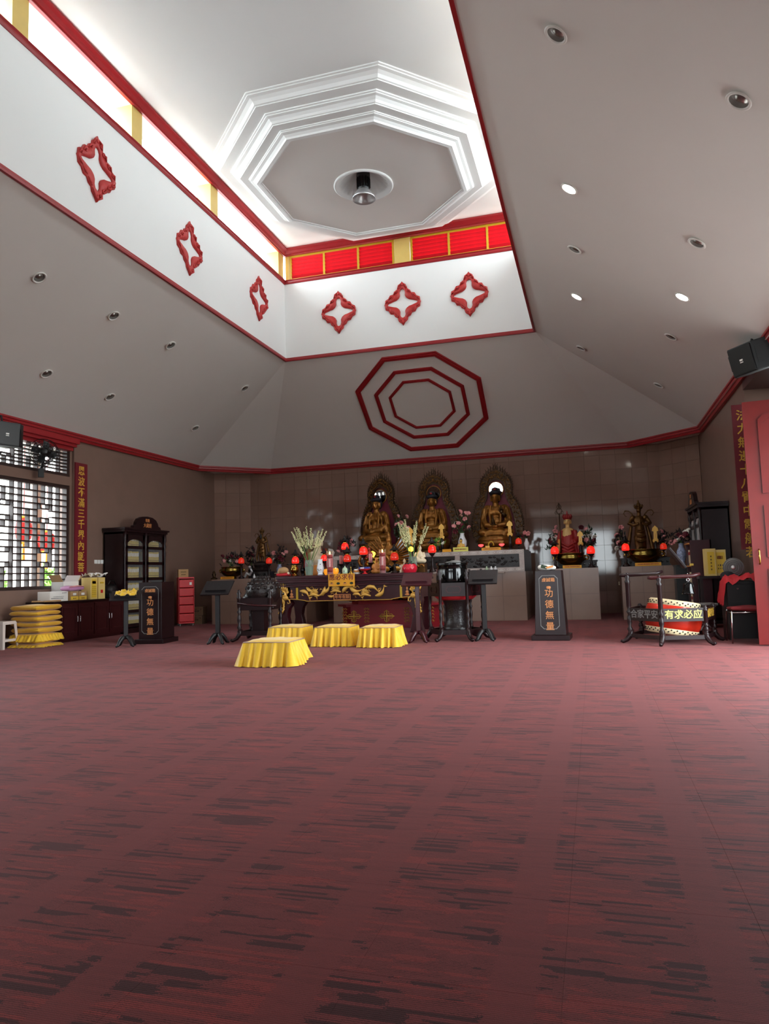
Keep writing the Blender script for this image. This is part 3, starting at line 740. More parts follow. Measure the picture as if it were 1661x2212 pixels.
# ---- pile of yellow kneeling cushions
def pillow(hw, th, n=20, seed=0, sag=.0):
    b = MB(); rnd = random.Random(seed); vs = []; nn = n+1
    for side in (1, -1):
        for i in range(nn):
            for j in range(nn):
                u, v = math.sin(PI/2*(2*i/n-1)), math.sin(PI/2*(2*j/n-1))
                x = hw*u*(1-.06*v*v); y = hw*v*(1-.06*u*u)
                e = max(0, 1-max(abs(u), abs(v))**12)**.5*(.84+.16*(1-u*u)*(1-v*v))
                z = side*th/2*e+.008*math.sin(3*u+seed)*math.cos(2.5*v+seed*2) - sag*(u+v)*.01
                vs.append((x, y, z))
    fs = []
    for s in range(2):
        o = s*nn*nn
        for i in range(n):
            for j in range(n):
                q = (o+i*nn+j, o+(i+1)*nn+j, o+(i+1)*nn+j+1, o+i*nn+j+1); fs.append(q if s == 0 else q[::-1])
    b.add(vs, fs); return b
def skirt(hw, hd, z0, z1, flare, waves=26, amp=.018, seed=1, lift=None, n=220):
    rnd = random.Random(seed); b = MB(); vs = []; rows = 6
    per = []
    for q in range(n):
        s = q/n*4; k_ = int(s); f = s-k_
        c = [(-1, -1), (1, -1), (1, 1), (-1, 1), (-1, -1)]
        x = c[k_][0]*(1-f)+c[k_+1][0]*f; y = c[k_][1]*(1-f)+c[k_+1][1]*f
        per.append((x, y))
    ph = [rnd.uniform(0, 6) for _ in range(4)]
    for r in range(rows):
        g = r/(rows-1)
        for q, (x, y) in enumerate(per):
            w_ = amp*(.25+g)*(math.sin(q/n*2*PI*waves+ph[0])+.6*math.sin(q/n*2*PI*waves*.43+ph[1])+.4*math.sin(q/n*2*PI*waves*1.7+ph[2]))
            l = math.hypot(x, y); nx, ny = (x, 0) if abs(x) >= abs(y) else (0, y)
            rr = flare*g+w_
            zz = z1+(z0-z1)*g + (lift(x, y)*g if lift else 0) + .004*math.sin(q*.7)*g
            vs.append((x*hw+nx*rr+(x/l)*rr*.15, y*hd+ny*rr+(y/l)*rr*.15, zz))
    b.add(vs, [(r*n+q, r*n+(q+1) % n, (r+1)*n+(q+1) % n, (r+1)*n+q) for r in range(rows-1) for q in range(n)]); return b
zc_ = 0.; cx_, cy_ = -8.97, 10.03
piles = [(.06, 1), (.085, 0), (.08, 1), (.10, 0), (.085, 0), (.095, 0), (.085, 0), (.10, 0)]
names = ['ruffled yellow cushion at the very bottom of the pile', 'plain yellow cushion lying on the bottom ruffled one in the pile', 'yellow cushion with a wide ruffle halfway down the pile',
         'plain yellow cushion lying on the wide ruffled one in the pile', 'yellow cushion fourth from the top of the pile', 'yellow cushion with pale edge third from the top of the pile', 'yellow cushion second from the top of the pile', 'smooth yellow cushion on top of the pile by the stool']
for i, (th, ruf) in enumerate(piles):
    dx, dy, rz = random.uniform(-.02, .02), random.uniform(-.02, .03), random.uniform(-.06, .06)
    t = T('kneeling_cushion', names[i], 'cushion', (cx_+dx, cy_+dy, zc_), rz, 'pile of yellow cushions')
    pillow(.29 if not ruf else .28, th*1.0, seed=i).build('cushion_cover', 'yellow_cloth2', t, True, loc=(0, 0, th/2))
    pts = [(x*.272, y*.272, th/2) for x, y in ((-1, -1), (-.4, -1.02), (.4, -1.02), (1, -1), (1.02, 0), (1, 1), (0, 1.02), (-1, 1), (-1.02, 0))]
    MB().tube(pts, .008, 6, True).build('piping', 'yellow_cloth', t, True)
    if ruf: skirt(.275, .275, .006 if i == 0 else -.045, th*.7, .05, 30, .013, i).build('ruffle', 'yellow_cloth', t, True)
    zc_ += th
# ---- low cabinet with panelled doors
CX0, CX1, CY0, CY1, CZ = XL+.005, -8.86, 10.48, gx(268, 1250, -8.92).y-.09, .72
t = T('low_cabinet', 'low dark red cabinet with panelled doors under the carton boxes', 'cabinet', ((CX0+CX1)/2, (CY0+CY1)/2, 0), PI/2)
lw, ld = CY1-CY0, CX1-CX0
MB().bx(-lw/2, lw/2, -ld/2+.02, ld/2, .05, CZ-.03).bx(-lw/2+.02, lw/2-.02, -ld/2+.06, ld/2, 0, .05).build('body', 'dark_wood2', t)
MB().bx(-lw/2-.2, lw/2+.01, -ld/2-.02, ld/2, CZ-.03, CZ).build('top', 'dark_wood', t, bevel=.006)
nd = 4; dw = lw/nd
for i in range(nd):
    d = MB().bx(-dw/2+.012, dw/2-.012, -.02, 0, .09, CZ-.06)
    d.ring([(-dw/2+.06, .15), (dw/2-.06, .15), (dw/2-.06, CZ-.12), (-dw/2+.06, CZ-.12)], [(-dw/2+.085, .175), (dw/2-.085, .175), (dw/2-.085, CZ-.145), (-dw/2+.085, CZ-.145)], -.03, -.018)
    o = d.build('door', 'dark_wood2', t, loc=(-lw/2+dw*(i+.5), -ld/2+.02, 0))
    s = 1 if i % 2 == 0 else -1
    MB().tube([(s*(dw/2-.035), -.02, CZ-.27), (s*(dw/2-.035), -.045, CZ-.28), (s*(dw/2-.035), -.045, CZ-.37), (s*(dw/2-.035), -.02, CZ-.38)], .006, 6).build('handle', 'chrome', o)
# things on it
def marks(o, y, rows, m, n=0):                 # print too small to read: short irregular strokes
    rk = random.Random(len(rows)+int(abs(rows[0][0])*1000))
    for (x, z, w_, h__) in rows:
        b = MB(); k_ = n or max(2, int(w_/.022)); c = -w_/2
        for q in range(k_):
            l = w_/k_*rk.uniform(.45, .8); b.box((x+c+w_/k_/2, y, z), (l, .002, h__*rk.uniform(.7, 1.))); c += w_/k_
        b.build('print_mark', m, o)['kind'] = 'stuff'
def carton(name, lab, c, s, rz, m, grp=None, panels=()):
    t = T(name, lab, 'box', c, rz, grp)
    MB().box((0, 0, s[2]/2), s).build('carton_body', m, t, bevel=.004)
    for (x, z, w_, h__, mm) in panels: MB().box((x, -s[1]/2-.002, z), (w_, .004, h__)).build('printed_panel', mm, t)
    return t
Xc = -9.08
o = carton('carton', 'long white carton lying on the cabinet behind the cushion pile', (Xc, gx(128, 1280, -8.95).y, CZ), (.44, .26, .17), PI/2, 'paper_white')
marks(o, -.134, [(-.05, .05, .30, .014), (-.02, .08, .26, .01), (.12, .14, .12, .014)], 'grey')
for i, px in enumerate((157, 175)):
    o = carton('carton', ('small tan carton with a yellow band touching the long white carton', 'small tan carton with a yellow band next to the tall yellow box')[i], (Xc+.06, gx(px, 1280, -8.95).y, CZ), (.20, .22, .16), PI/2, 'carton', 'small tan cartons', ((0, .04, .2, .06, 'carton_yellow'), (0, .11, .08, .04, 'paper_white')))
    marks(o, -.115, [(0, .035, .08, .02), (0, .085, .16, .008)], 'book_edge')
o = T('wooden_tray', 'thin wooden tray at the end of the low cabinet top', 'tray', (Xc+.05, gx(118, 1288, -8.95).y-.1, CZ), PI/2)
MB().bx(-.2, .2, -.13, .13, 0, .012).bx(-.2, .2, -.13, -.12, .012, .025).bx(-.2, .2, .12, .13, .012, .025).build('tray_board', 'carton', o)
# open white carton with flaps
yy_ = gx(158, 1250, Xc).y
t = T('open_carton', 'open white carton with raised flaps behind the oil boxes', 'box', (Xc-.205, yy_+.04, CZ), PI/2)
MB().bx(-.2, .2, -.13, .13, 0, .34).build('carton_body', 'paper_white', t)
for mm in (Tr(-.2, 0, .34) @ Ry(-.6), Tr(.2, 0, .34) @ Ry(.9)):
    MB().box((0, 0, .07), (.006, .24, .15), mm).build('flap', 'carton', t)
MB().box((0, 0, .06), (.36, .006, .12), Tr(0, -.13, .34) @ Rx(.5)).build('flap', 'paper_white', t)
# plastic wrapped pack
t = T('wrapped_pack', 'pink plastic wrapped pack lying on the white carton', 'packet', (Xc+.10, gx(146, 1265, Xc).y, CZ+.17), PI/2)
b = pillow(.2, .09, 14, 3); b.v = [(x*1.05, y*.5, z+.045) for x, y, z in b.v]; b.build('wrapper', 'plastic_pink', t, True)
MB().tube([(-.18, -.1, .07), (0, -.12, .085), (.18, -.09, .07)], .012, 6).build('fold', 'rose_pink', t, True)
# tall oil boxes
for i, (px, lab) in enumerate(((199, 'tall yellow printed box on the cabinet next to the small tan cartons'), (216, 'tall cream printed box next to the dark bag on the cabinet'))):
    y_ = gx(px, 1265, -8.95).y
    o = carton('oil_box', lab, (Xc+.07, y_, CZ), (.19, .2, .40), PI/2, 'oil_box', None, ((0, .2, .13, .34, 'carton_yellow' if i == 0 else 'oil_box'), (0, .31, .1, .05, 'plastic_red')) if i == 0 else ((0, .14, .06, .06, 'plastic_red'), (0, .3, .1, .03, 'gold_paint')))
    if i == 0:
        [marks(o, -.108, [(-.04+.04*c_, .09+.035*r_, .02, .014)], 'black', 1) for c_ in range(3) for r_ in range(5)]
t = T('paper_bag', 'crumpled white paper lying on top of the tall oil boxes', 'paper', (Xc, gx(205, 1240, Xc).y, CZ+.40), PI/2)
b = MB(); rr = random.Random(5); n = 9
vs = [(-.24+.48*i/(n-1), -.11+.22*j/(n-1), abs(.05*math.sin(i*1.3+j*.9))+rr.uniform(0, .05)) for i in range(n) for j in range(n)]
b.add(vs, [(i*n+j, (i+1)*n+j, (i+1)*n+j+1, i*n+j+1) for i in range(n-1) for j in range(n-1)]); b.build('sheet', 'paper_white', t)
t = T('dark_bag', 'black cloth bag on the low cabinet beside the tall bookcase', 'bag', (Xc, gx(236, 1270, Xc).y, CZ), PI/2)
b = MB().ell((0, 0, .13), (.19, .16, .14)).ell((.05, 0, .18), (.12, .13, .1)).box((0, 0, .06), (.36, .3, .12)); blob('bag_body', b, 'black', t, .025, 3)
MB().tube([(-.12, -.05, .24), (-.06, -.06, .33), (.06, -.06, .33), (.12, -.05, .26)], .012, 6).build('handle', 'black', t, True)
# ---- bookcase with rows of scripture volumes
BY0, BY1 = gx(268, 1250, -8.92).y, gx(358, 1250, -8.92).y
BW, BD = BY1-BY0, .47
def bookcase(name, lab, loc, rz, BW, doors=True):
    t = T(name, lab, 'bookcase', loc, rz)
    Hh = 2.02
    MB().bx(-BW/2, BW/2, BD/2-.02, BD/2, .06, Hh).bx(-BW/2, -BW/2+.04, -BD/2+.03, BD/2, .06, Hh).bx(BW/2-.04, BW/2, -BD/2+.03, BD/2, .06, Hh).bx(-BW/2, BW/2, -BD/2, BD/2, 0, .10).bx(-BW/2, BW/2, -BD/2+.03, BD/2, Hh-.04, Hh).build('carcass', 'dark_wood', t)
    MB().bx(-BW/2-.03, BW/2+.03, -BD/2-.03, BD/2, Hh, Hh+.05).bx(-BW/2-.06, BW/2+.06, -BD/2-.06, BD/2, Hh+.05, Hh+.085).build('cornice', 'dark_wood', t)
    cr = [(-.52, 0), (-.50, .05), (-.42, .07), (-.40, .13), (-.33, .2), (-.2, .245), (0, .26), (.2, .245), (.33, .2), (.40, .13), (.42, .07), (.50, .05), (.52, 0)]
    k_ = BW/1.55
    c = MB().prism([(x*k_, Hh+.085+z) for x, z in cr], -BD/2-.04, -BD/2+.03).build('crest', 'dark_wood', t)
    text('lettering', '乾隆', .075, 'orange_text', c, (0, -BD/2-.045, Hh+.255)); text('lettering', '大藏經', .095, 'orange_text', c, (0, -BD/2-.045, Hh+.15))
    for i in range(1, 6): MB().bx(-BW/2+.04, BW/2-.04, -BD/2+.06, BD/2-.02, .1+i*.32, .12+i*.32).build('shelf', 'dark_wood', t)
    for s in (-1, 0, 1):
        x = s*(BW/2-.03)
        MB().lathe([(.03, .1), (.035, .14), (.024, .18), (.03, .25), (.022, .4), (.022, 1.5), (.03, 1.62), (.02, 1.68), (.034, 1.75), (.02, 1.82), (.036, 1.88), (.036, Hh)], 10, (x, -BD/2+.005, 0)).build('turned_pilaster', 'dark_wood', t, True)
    for s in (-1, 1):
        x0, x1 = (.035, BW/2-.06) if s > 0 else (-BW/2+.06, -.035)
        w_ = .06
        d = MB().bx(x0, x0+w_, -BD/2-.0, -BD/2+.025, .12, Hh-.05).bx(x1-w_, x1, -BD/2, -BD/2+.025, .12, Hh-.05).bx(x0, x1, -BD/2, -BD/2+.025, .12, .19)
        arch = [(x0, Hh-.05), (x0, Hh-.12)]+[(x0+w_+(x1-x0-2*w_)*q/10, Hh-.22+.08*math.sin(PI*q/10)**.6) for q in range(11)]+[(x1, Hh-.12), (x1, Hh-.05)]
        d.prism(arch, -BD/2, -BD/2+.025)
        for i in range(1, 6): d.bx(x0, x1, -BD/2, -BD/2+.025, .085+i*.32, .145+i*.32)
        o = d.build('door', 'dark_wood', t)
        MB().tube([(x0+.03 if s > 0 else x1-.03, -BD/2-.002, .72), (x0+.03 if s > 0 else x1-.03, -BD/2-.03, .74), (x0+.03 if s > 0 else x1-.03, -BD/2-.03, .9), (x0+.03 if s > 0 else x1-.03, -BD/2-.002, .92)], .008, 6).build('handle', 'chrome', o)
        MB().bx(x0+w_, x1-w_, -BD/2+.011, -BD/2+.014, .19, Hh-.17).build('pane', 'clear_glass', o)
    return t
bloc = (-8.92-BD/2, (BY0+BY1)/2, 0)
bookcase('bookcase', 'tall dark wooden bookcase with glass doors and arched crest full of yellow books', bloc, PI/2, BW)
bh = .235
bk = MB(); bk.box((0, 0, bh/2), (.044, .15, bh)); bk_o = bk.mesh('book', 'book')
bs = MB().box((0, -.077, bh*.72), (.030, .004, .07)).mesh('title_label', 'paper_white'); bs2 = MB().box((0, -.0765, bh*.25), (.044, .004, .012)).mesh('spine_band', 'book_edge')
rown = ['bottom', 'second', 'third', 'fourth', 'fifth', 'top']
for r in range(6):
    for s in (-1, 1):
        x0, x1 = (.12, BW/2-.13) if s > 0 else (-BW/2+.13, -.12)
        nb = int((x1-x0)/.047)
        for q in range(nb):
            lx = x0+(q+.5)*(x1-x0)/nb
            b = link('book', bk_o, None, (bloc[0]+BD/2-.16, bloc[1]+lx, .121+.32*r), (0, 0, PI/2)); b.scale = (1, 1, random.uniform(.97, 1.03))
            link('title_label', bs, b); link('spine_band', bs2, b)
            tag(b, 'yellow scripture book on the %s shelf of the tall bookcase' % rown[r], 'book', 'books on the %s shelf of the bookcase' % rown[r])
# ---- red drawer tower, cartons in the corner
p = gz(377, 1353)
t = T('drawer_tower', 'narrow red plastic drawer tower on castors beside the bookcase', 'drawers', (-8.93, 14.55, 0), PI/2-.9)
MB().bx(-.17, .17, -.2, .2, .06, .09).bx(-.17, .17, -.2, .2, 1.06, 1.09).bx(-.17, -.16, -.19, .2, .09, 1.06).bx(.16, .17, -.19, .2, .09, 1.06).bx(-.17, .17, .19, .2, .09, 1.06).build('frame', 'plastic_red', t)
for i in range(5):
    o = MB().box((0, 0, .0), (.31, .38, .175)).build('drawer', 'plastic_red', t, bevel=.012, loc=(0, -.015, .185+i*.19))
    MB().box((0, -.2, .05), (.12, .02, .02)).build('handle', 'plastic_red', o)
    if i == 4: MB().box((.09, -.192, -.0), (.05, .004, .06)).build('sticker', 'paper_white', o)
for a, b in ((-1, -1), (1, -1), (-1, 1), (1, 1)): MB().lathe([(.0, -.012), (.03, -.012), (.03, .012), (0, .012)], 12, M4=Tr(a*.14, b*.17, .03) @ Ry(PI/2)).build('caster', 'grey', t)
carton('carton', 'small tan carton standing on the red drawer tower', (-8.98, 14.53, 1.09), (.22, .2, .18), PI/2-.9, 'carton', None, ((0, .12, .12, .025, 'book_edge'), (0, .06, .1, .025, 'book_edge')))
for i, lab in ((0, 'brown carton on the carpet in the corner, lower of two'), (1, 'brown carton stacked on another in the corner by the drawer tower')):
    o = carton('carton', lab, (-9.0+.01*i, 15.15, .0+.2*i), (.38, .30, .195), .12+.05*i, 'carton_dark')
    marks(o, -.152, [(0, .10, .2, .03), (0, .14, .12, .01), (-.15, .14, .03, .02), (.15, .14, .03, .02)], 'black')
# ---- lecterns
def lectern(lab, loc, rz, m, plate=(.46, .36), tilt=.62, hgt=.93):
    t = T('lectern', lab, 'lectern', loc, rz)
    MB().bx(-.032, .032, -.032, .032, .14, hgt-.06).build('post', m, t, bevel=.005)
    f = MB()
    for a in (0, PI/2, PI, -PI/2):
        pts = [(.02, 0, .15), (.07, 0, .14), (.12, 0, .085), (.15, 0, .03), (.185, 0, .015)]
        f.tube(pts, [.034, .034, .03, .026, .016], 8, M4=Rz(a+PI/4))
    f.build('foot', m, t, True)
    mm = Tr(0, 0, hgt) @ Rx(tilt)
    MB().box((0, 0, 0), (plate[0], plate[1], .022), mm).build('plate', m, t, bevel=.004)
    MB().box((0, -plate[1]*.28, .026), (plate[0]*.72, .022, .03), mm).build('book_ledge', m, t)
    MB().box((0, 0, hgt-.05), (.12, .1, .05)).build('bracket', m, t)
    return t
dm('lectern_black', (24, 20, 22), .45)
p = gz(272, 1397); lc1 = lectern('dark lectern draped with a yellow cloth beside the low cabinet', (p.x, p.y, 0), .5, 'lectern_black', hgt=.80, tilt=.4)
t = T('yellow_cloth', 'yellow cloth lying crumpled on the dark lectern', 'cloth', (p.x, p.y, .815), .5)
b = MB(); n = 12
vs = [(-.16+.32*i/n, -.10+.2*j/n, .03+.04*(j/n-.5)*2+.025*math.sin(i*1.1)*math.cos(j*.8)+.012*math.sin(i*2.7+j)) for i in range(n+1) for j in range(n+1)]
b.add(vs, [(i*(n+1)+j, (i+1)*(n+1)+j, (i+1)*(n+1)+j+1, i*(n+1)+j+1) for i in range(n) for j in range(n)])
b.build('cloth_sheet', 'yellow_cloth', t, True)
p = gz(471, 1391); lectern('black lectern beside the wooden fish stand, in front of the pedestal', (p.x, p.y, 0), .15, 'lectern_black', hgt=.88)
p = gz(905, 1388); lectern('maroon lectern in front of the altar table end, dragon carving behind', (p.x, p.y, 0), .12, 'altar_wood', plate=(.44, .36), tilt=.5, hgt=.92)
p = gz(1049, 1384); lectern('black lectern beside the great bell bowl stand', (p.x, p.y, 0), .05, 'lectern_black', plate=(.42, .34), hgt=.93)
# ---- donation boxes
def donation(lab, loc, rz, w0=.40, w1=.40, dp=.46, hh=1.0):
    t = T('donation_box', lab, 'donation box', loc, rz)
    MB().bx(-w0/2-.05, w0/2+.05, -dp/2-.05, dp/2+.05, 0, .075).build('plinth', 'dark_wood', t, bevel=.008)
    b = MB(); vs = [(s*w0/2, d*dp/2, .075) for d in (-1, 1) for s in (-1, 1)]+[(s*w1/2, d*dp/2*w1/w0, hh) for d in (-1, 1) for s in (-1, 1)]
    b.add(vs, [(0, 1, 3, 2), (4, 6, 7, 5), (0, 4, 5, 1), (2, 3, 7, 6), (0, 2, 6, 4), (1, 5, 7, 3)]); b.build('body', 'dark_wood', t, bevel=.006)
    MB().bx(-.09, .09, -.008, .008, hh-.001, hh+.004).build('coin_slot', 'black', t)
    fy = lambda z: -(dp/2+(dp/2*w1/w0-dp/2)*(z-.075)/(hh-.075))-.003
    def fr(ins):
        a, b_, z0, z1, c = w1/2-.05-ins, w1/2-.05-ins, .16+ins, hh-.07-ins, .045
        return [(-a+c, z0), (a-c, z0), (a, z0+c), (b_, z1-c), (b_-c, z1), (-b_+c, z1), (-b_, z1-c), (-a, z0+c)]
    o = MB(); P0, P1 = fr(0), fr(.008); vs = [(x, fy(z)-.003, z) for x, z in P0]+[(x, fy(z)-.003, z) for x, z in P1]
    o.add(vs, [(i, (i+1) % 8, 8+(i+1) % 8, 8+i) for i in range(8)]); o.build('border_line', 'grey', t)
    tl_ = math.atan2(fy(hh)-fy(.075), hh-.075)
    text('lettering', '虔誠箱', .062, 'orange_text', t, (0, fy(.86)-.003, .86), bold=.01)
    for i, c in enumerate('功德無量'):
        z = .665-.157*i; text('lettering', c, .125, 'orange_text', t, (0, fy(z)-.003, z), bold=.005)
    b = MB().lathe([(.0, .0), (.025, .0), (.033, .02), (.028, .036), (.0, .04)], 10, sy=.3); b.build('lotus_emblem', 'orange_text', t, loc=(0, fy(.755)-.004, .735))
    return t
p = gz(322, 1391); donation('dark donation box with gold characters standing by the red drawer tower', (p.x-.02, p.y+.25, 0), .12)
p = gz(1191, 1384); donation('dark tapered donation box with gold characters and a striped cloth on top', (p.x, p.y+.25, 0), -.04, .44, .37, .42, 1.0)
dbx = (p.x, p.y+.25)
t = T('striped_cloth', 'white and green cloth bag lying on the tapered donation box', 'cloth', (dbx[0]-.02, dbx[1]-.05, 1.006), .1)
blob('cloth_body', MB().ell((-.02, 0, .035), (.12, .09, .045)).ell((.07, 0, .03), (.06, .07, .035)).ell((-.09, 0, .04), (.05, .06, .04)), 'paper_white', t, .012, 2)
MB().box((-.06, -.075, .03), (.09, .02, .05), Ry(.3)).build('stripe', 'leaf', t); MB().box((.04, -.085, .035), (.1, .02, .025), Ry(-.2)).build('stripe', 'robe_orange', t)
# ================================================================== in front of the altar
# ---- kneeling stools with yellow skirts
def kneeler(lab, c, rz, w_=.68, d_=.58, hgt=.27, lift=None, seed=1, flare=.065):
    t = T('kneeling_stool', lab, 'kneeling stool', (c[0], c[1], 0), rz, 'yellow kneeling stools')
    b = MB().bx(-w_/2+.04, w_/2-.04, -d_/2+.04, d_/2-.04, hgt-.06, hgt-.02)
    b.build('bench', 'dark_wood', t)
    for a, e in ((-1, -1), (1, -1), (-1, 1), (1, 1)): MB().box((a*(w_/2-.08), e*(d_/2-.08), (hgt-.06)/2), (.05, .05, hgt-.06)).build('leg', 'dark_wood', t)
    n = 14; b = MB(); nn = n+1
    vs = [(w_/2*(2*i/n-1), d_/2*(2*j/n-1), hgt+.03*(max(0, 1-abs(2*i/n-1)**4)*max(0, 1-abs(2*j/n-1)**4))**.5+.004*math.sin(i*1.1+seed)*math.sin(j*.9)) for i in range(nn) for j in range(nn)]
    b.add(vs, [(i*nn+j, (i+1)*nn+j, (i+1)*nn+j+1, i*nn+j+1) for i in range(n) for j in range(n)]); b.build('top_cloth', 'yellow_cloth', t, True)
    skirt(w_/2, d_/2, .006, hgt, flare, 24, .017, seed, lift, 260).build('skirt', 'yellow_cloth', t, True)
    q = .0; MB().tube([(-w_/2, -d_/2, hgt+.004), (w_/2, -d_/2, hgt+.004), (w_/2, d_/2, hgt+.004), (-w_/2, d_/2, hgt+.004)], .006, 6, True).build('piping', 'piping', t, True)
    return t
for (px, py, w_, fl_, lab, sd) in ((569, 1442, .57, .075, 'yellow skirted kneeling stool set out alone ahead of the row of three', 3), (612, 1397, .53, .045, 'yellow skirted kneeling stool at the row end by the wooden fish stand', 5),
                              (714, 1398, .52, .045, 'yellow skirted kneeling stool in the middle of the row of three', 8), (813, 1400, .51, .04, 'yellow skirted kneeling stool at the row end by the maroon lectern', 11)):
    p = gz(px, py); kneeler(lab, (p.x-.01, p.y+.29+fl_*.5), .05, w_, .5, .27, (lambda x, y: .05*max(0, x)*max(0, y+.3)) if sd == 3 else None, sd, fl_)
# ---- altar table
TX0, TX1, TY0, TY1, TZ = -5.62, -2.86, 12.2, 13.12, 1.035
tw = TX1-TX0
at_ = T('altar_table', 'long dark maroon altar table carved with gold fish and dragon heads', 'table', ((TX0+TX1)/2, TY0, 0), 0)
hw = tw/2; td = TY1-TY0
MB().bx(-hw, hw, 0, td, TZ-.05, TZ).bx(-hw+.02, hw-.02, .02, td-.02, TZ-.085, TZ-.05).bx(-hw+.0, hw-.0, .0, td, TZ-.125, TZ-.085).bx(-hw+.05, hw-.05, .05, td-.05, TZ-.165, TZ-.125).bx(-hw+.02, hw-.02, .02, td-.02, TZ-.20, TZ-.165).build('table_top', 'altar_wood', at_, bevel=.006)
Ha = TZ-.20
def apz(x):                                       # lower edge of the apron
    u = abs(x)/hw
    if u > .88: return .60+.035*math.sin((u-.88)/.12*PI)
    if u > .80: return .585+.03*math.sin((u-.80)/.08*PI)
    if u > .6: return .585+.03*math.sin((u-.6)/.2*PI/2)
    return .575
xs = [-hw+.06+(tw-.12)*i/60 for i in range(61)]
MB().prism([(x, apz(x)) for x in xs]+[(hw-.06, Ha), (-hw+.06, Ha)], .06, .10).build('apron', 'altar_wood', at_)
MB().tube([(x, .058, apz(x)) for x in xs], .007, 6).build('gilt_edge', 'gold_paint2', at_, True)
MB().bx(-hw+.06, hw-.06, td-.1, td-.06, .6, Ha).bx(-hw+.06, -hw+.1, .06, td-.06, .6, Ha).bx(hw-.1, hw-.06, .06, td-.06, .6, Ha).build('frame', 'altar_wood', at_)
for s in (-1, 1):
    for yy, nm in ((.06, 'leg'), (td-.2, 'leg')):
        x1, x0 = hw-.05, hw-.25
        pl_ = [(x1, Ha), (x1+.02, .62), (x1+.03, .55), (x1+.0, .42), (x1-.02, .25), (x1, .12), (x1+.04, .0), (x1-.22, .0), (x1-.19, .12), (x1-.15, .3), (x1-.18, .44), (x1-.25, .53), (x1-.2, .6), (x1-.22, Ha)]
        pl_ = [(s*x, z) for x, z in pl_]
        MB().prism(pl_, yy, yy+.14).build(nm, 'altar_wood', at_, bevel=.01)
# gold dragon heads on the legs
def dragon(s):
    b = MB(); x = hw-.13
    b.ell((0, 0, 0), (.075, .05, .085)); b.ell((-.05, -.01, -.06), (.055, .045, .045)); b.ell((.02, -.01, -.11), (.04, .03, .06))
    for i, (dx, dz, l) in enumerate(((-.075, .05, .09), (-.045, .07, .12), (-.01, .08, .14), (.025, .08, .13), (.055, .06, .11), (.075, .03, .09), (-.09, .02, .06))):
        b.tube([(dx*.7, 0, dz*.7), (dx*1.1, -.01, dz+l*.5), (dx*1.2+.015, 0, dz+l)], [.022, .018, .004], 6)
    for i in range(4):
        b.tube([(.03+.0*i, 0, -.12-.055*i), (.06+.01*i, -.015, -.17-.055*i), (.075-.012*i, 0, -.235-.055*i)], [.024, .018, .004], 6)
        b.tube([(-.01, 0, -.10-.05*i), (-.02+.01*i, -.012, -.16-.05*i), (-.0+.01*i, 0, -.21-.05*i)], [.02, .014, .004], 6)
    b.tube([(-.08, -.02, -.07), (-.13, -.02, -.10), (-.14, -.02, -.15), (-.10, -.02, -.165), (-.09, -.02, -.135)], [.014, .013, .011, .009, .006], 6)
    b.v = [(s*(p[0]), p[1], p[2]) for p in b.v]
    o = b.build('dragon_head', 'gold_paint2', at_, True, loc=(s*x, .045, .70))
    MB().ell((s*-.02, -.05, .02), (.022, .014, .026), 10, 6).build('eye', 'black_gloss', o, True); MB().ell((s*-.02, -.062, .026), (.006, .006, .007), 6, 4).build('eye_glint', 'white', o)
dragon(1); dragon(-1)
for s in (-1, 1):
    MB().bx(s*(hw-.40)-.02, s*(hw-.40)+.02, .05, .06, .60, .82).build('gilt_strip', 'gold_paint', at_)
    MB().ell((s*(hw-.29), .055, .70), (.03, .012, .03), 8, 6).ell((s*(hw-.29), .055, .76), (.015, .01, .03), 8, 6).ell((s*(hw-.29), .055, .655), (.045, .012, .02), 8, 6).build('lotus_emblem', 'orange_text', at_, True)
# gold fish and flowers on the apron
def fish_mesh(bend):
    b = MB(); pts = []; rs = []
    for i in range(9):
        u = i/8; pts.append((-.13+.26*u, 0, bend*math.sin(u*PI)*.06-bend*.02)); rs.append([.018, .045, .060, .063, .056, .043, .030, .018, .010][i])
    b.tube(pts, rs, 8, flat=.7)
    e = pts[-1]
    b.add([(e[0]-.01, -.008, e[2]), (e[0]+.06, -.004, e[2]+.06), (e[0]+.035, -.01, e[2]), (e[0]+.06, -.004, e[2]-.05), (e[0]-.01, .02, e[2]), (e[0]+.06, .02, e[2]+.06), (e[0]+.035, .02, e[2]), (e[0]+.06, .02, e[2]-.05)],
          [(0, 1, 2), (0, 2, 3), (4, 6, 5), (4, 7, 6), (0, 4, 5, 1), (1, 5, 6, 2), (2, 6, 7, 3), (3, 7, 4, 0)])
    b.tube([(-.02, 0, .035), (.02, -.004, .075), (.07, 0, .04)], [.008, .01, .004], 5); b.tube([(-.05, -.02, -.03), (-.03, -.025, -.06), (0, -.01, -.05)], [.008, .01, .004], 5)
    return b.mesh('carved_fish', 'gold_paint2', True)
fm = [fish_mesh(1), fish_mesh(-1)]
def apx(zx, zy): p = gy(560+zx/4.1525, 1180+zy/4.1525, TY0+.05); return p.x-(TX0+TX1)/2, p.z
for zx, zy, a, k_, m_ in ((410, 425, .6, 1.0, 0), (462, 385, .35, .85, 1), (560, 410, 2.35, 1.05, 0), (600, 385, -.7, .9, 1), (790, 385, -.45, 1.05, 0), (865, 385, .25, 1.1, 1), (880, 440, .3, .8, 0), (1010, 380, .25, 1.1, 0), (1085, 410, -.75, 1.05, 1), (650, 440, -.2, .7, 1)):
    x, z = apx(zx, zy); o = link('carved_fish', fm[m_], at_, (x, .05, z), (0, a, 0), k_*.82)
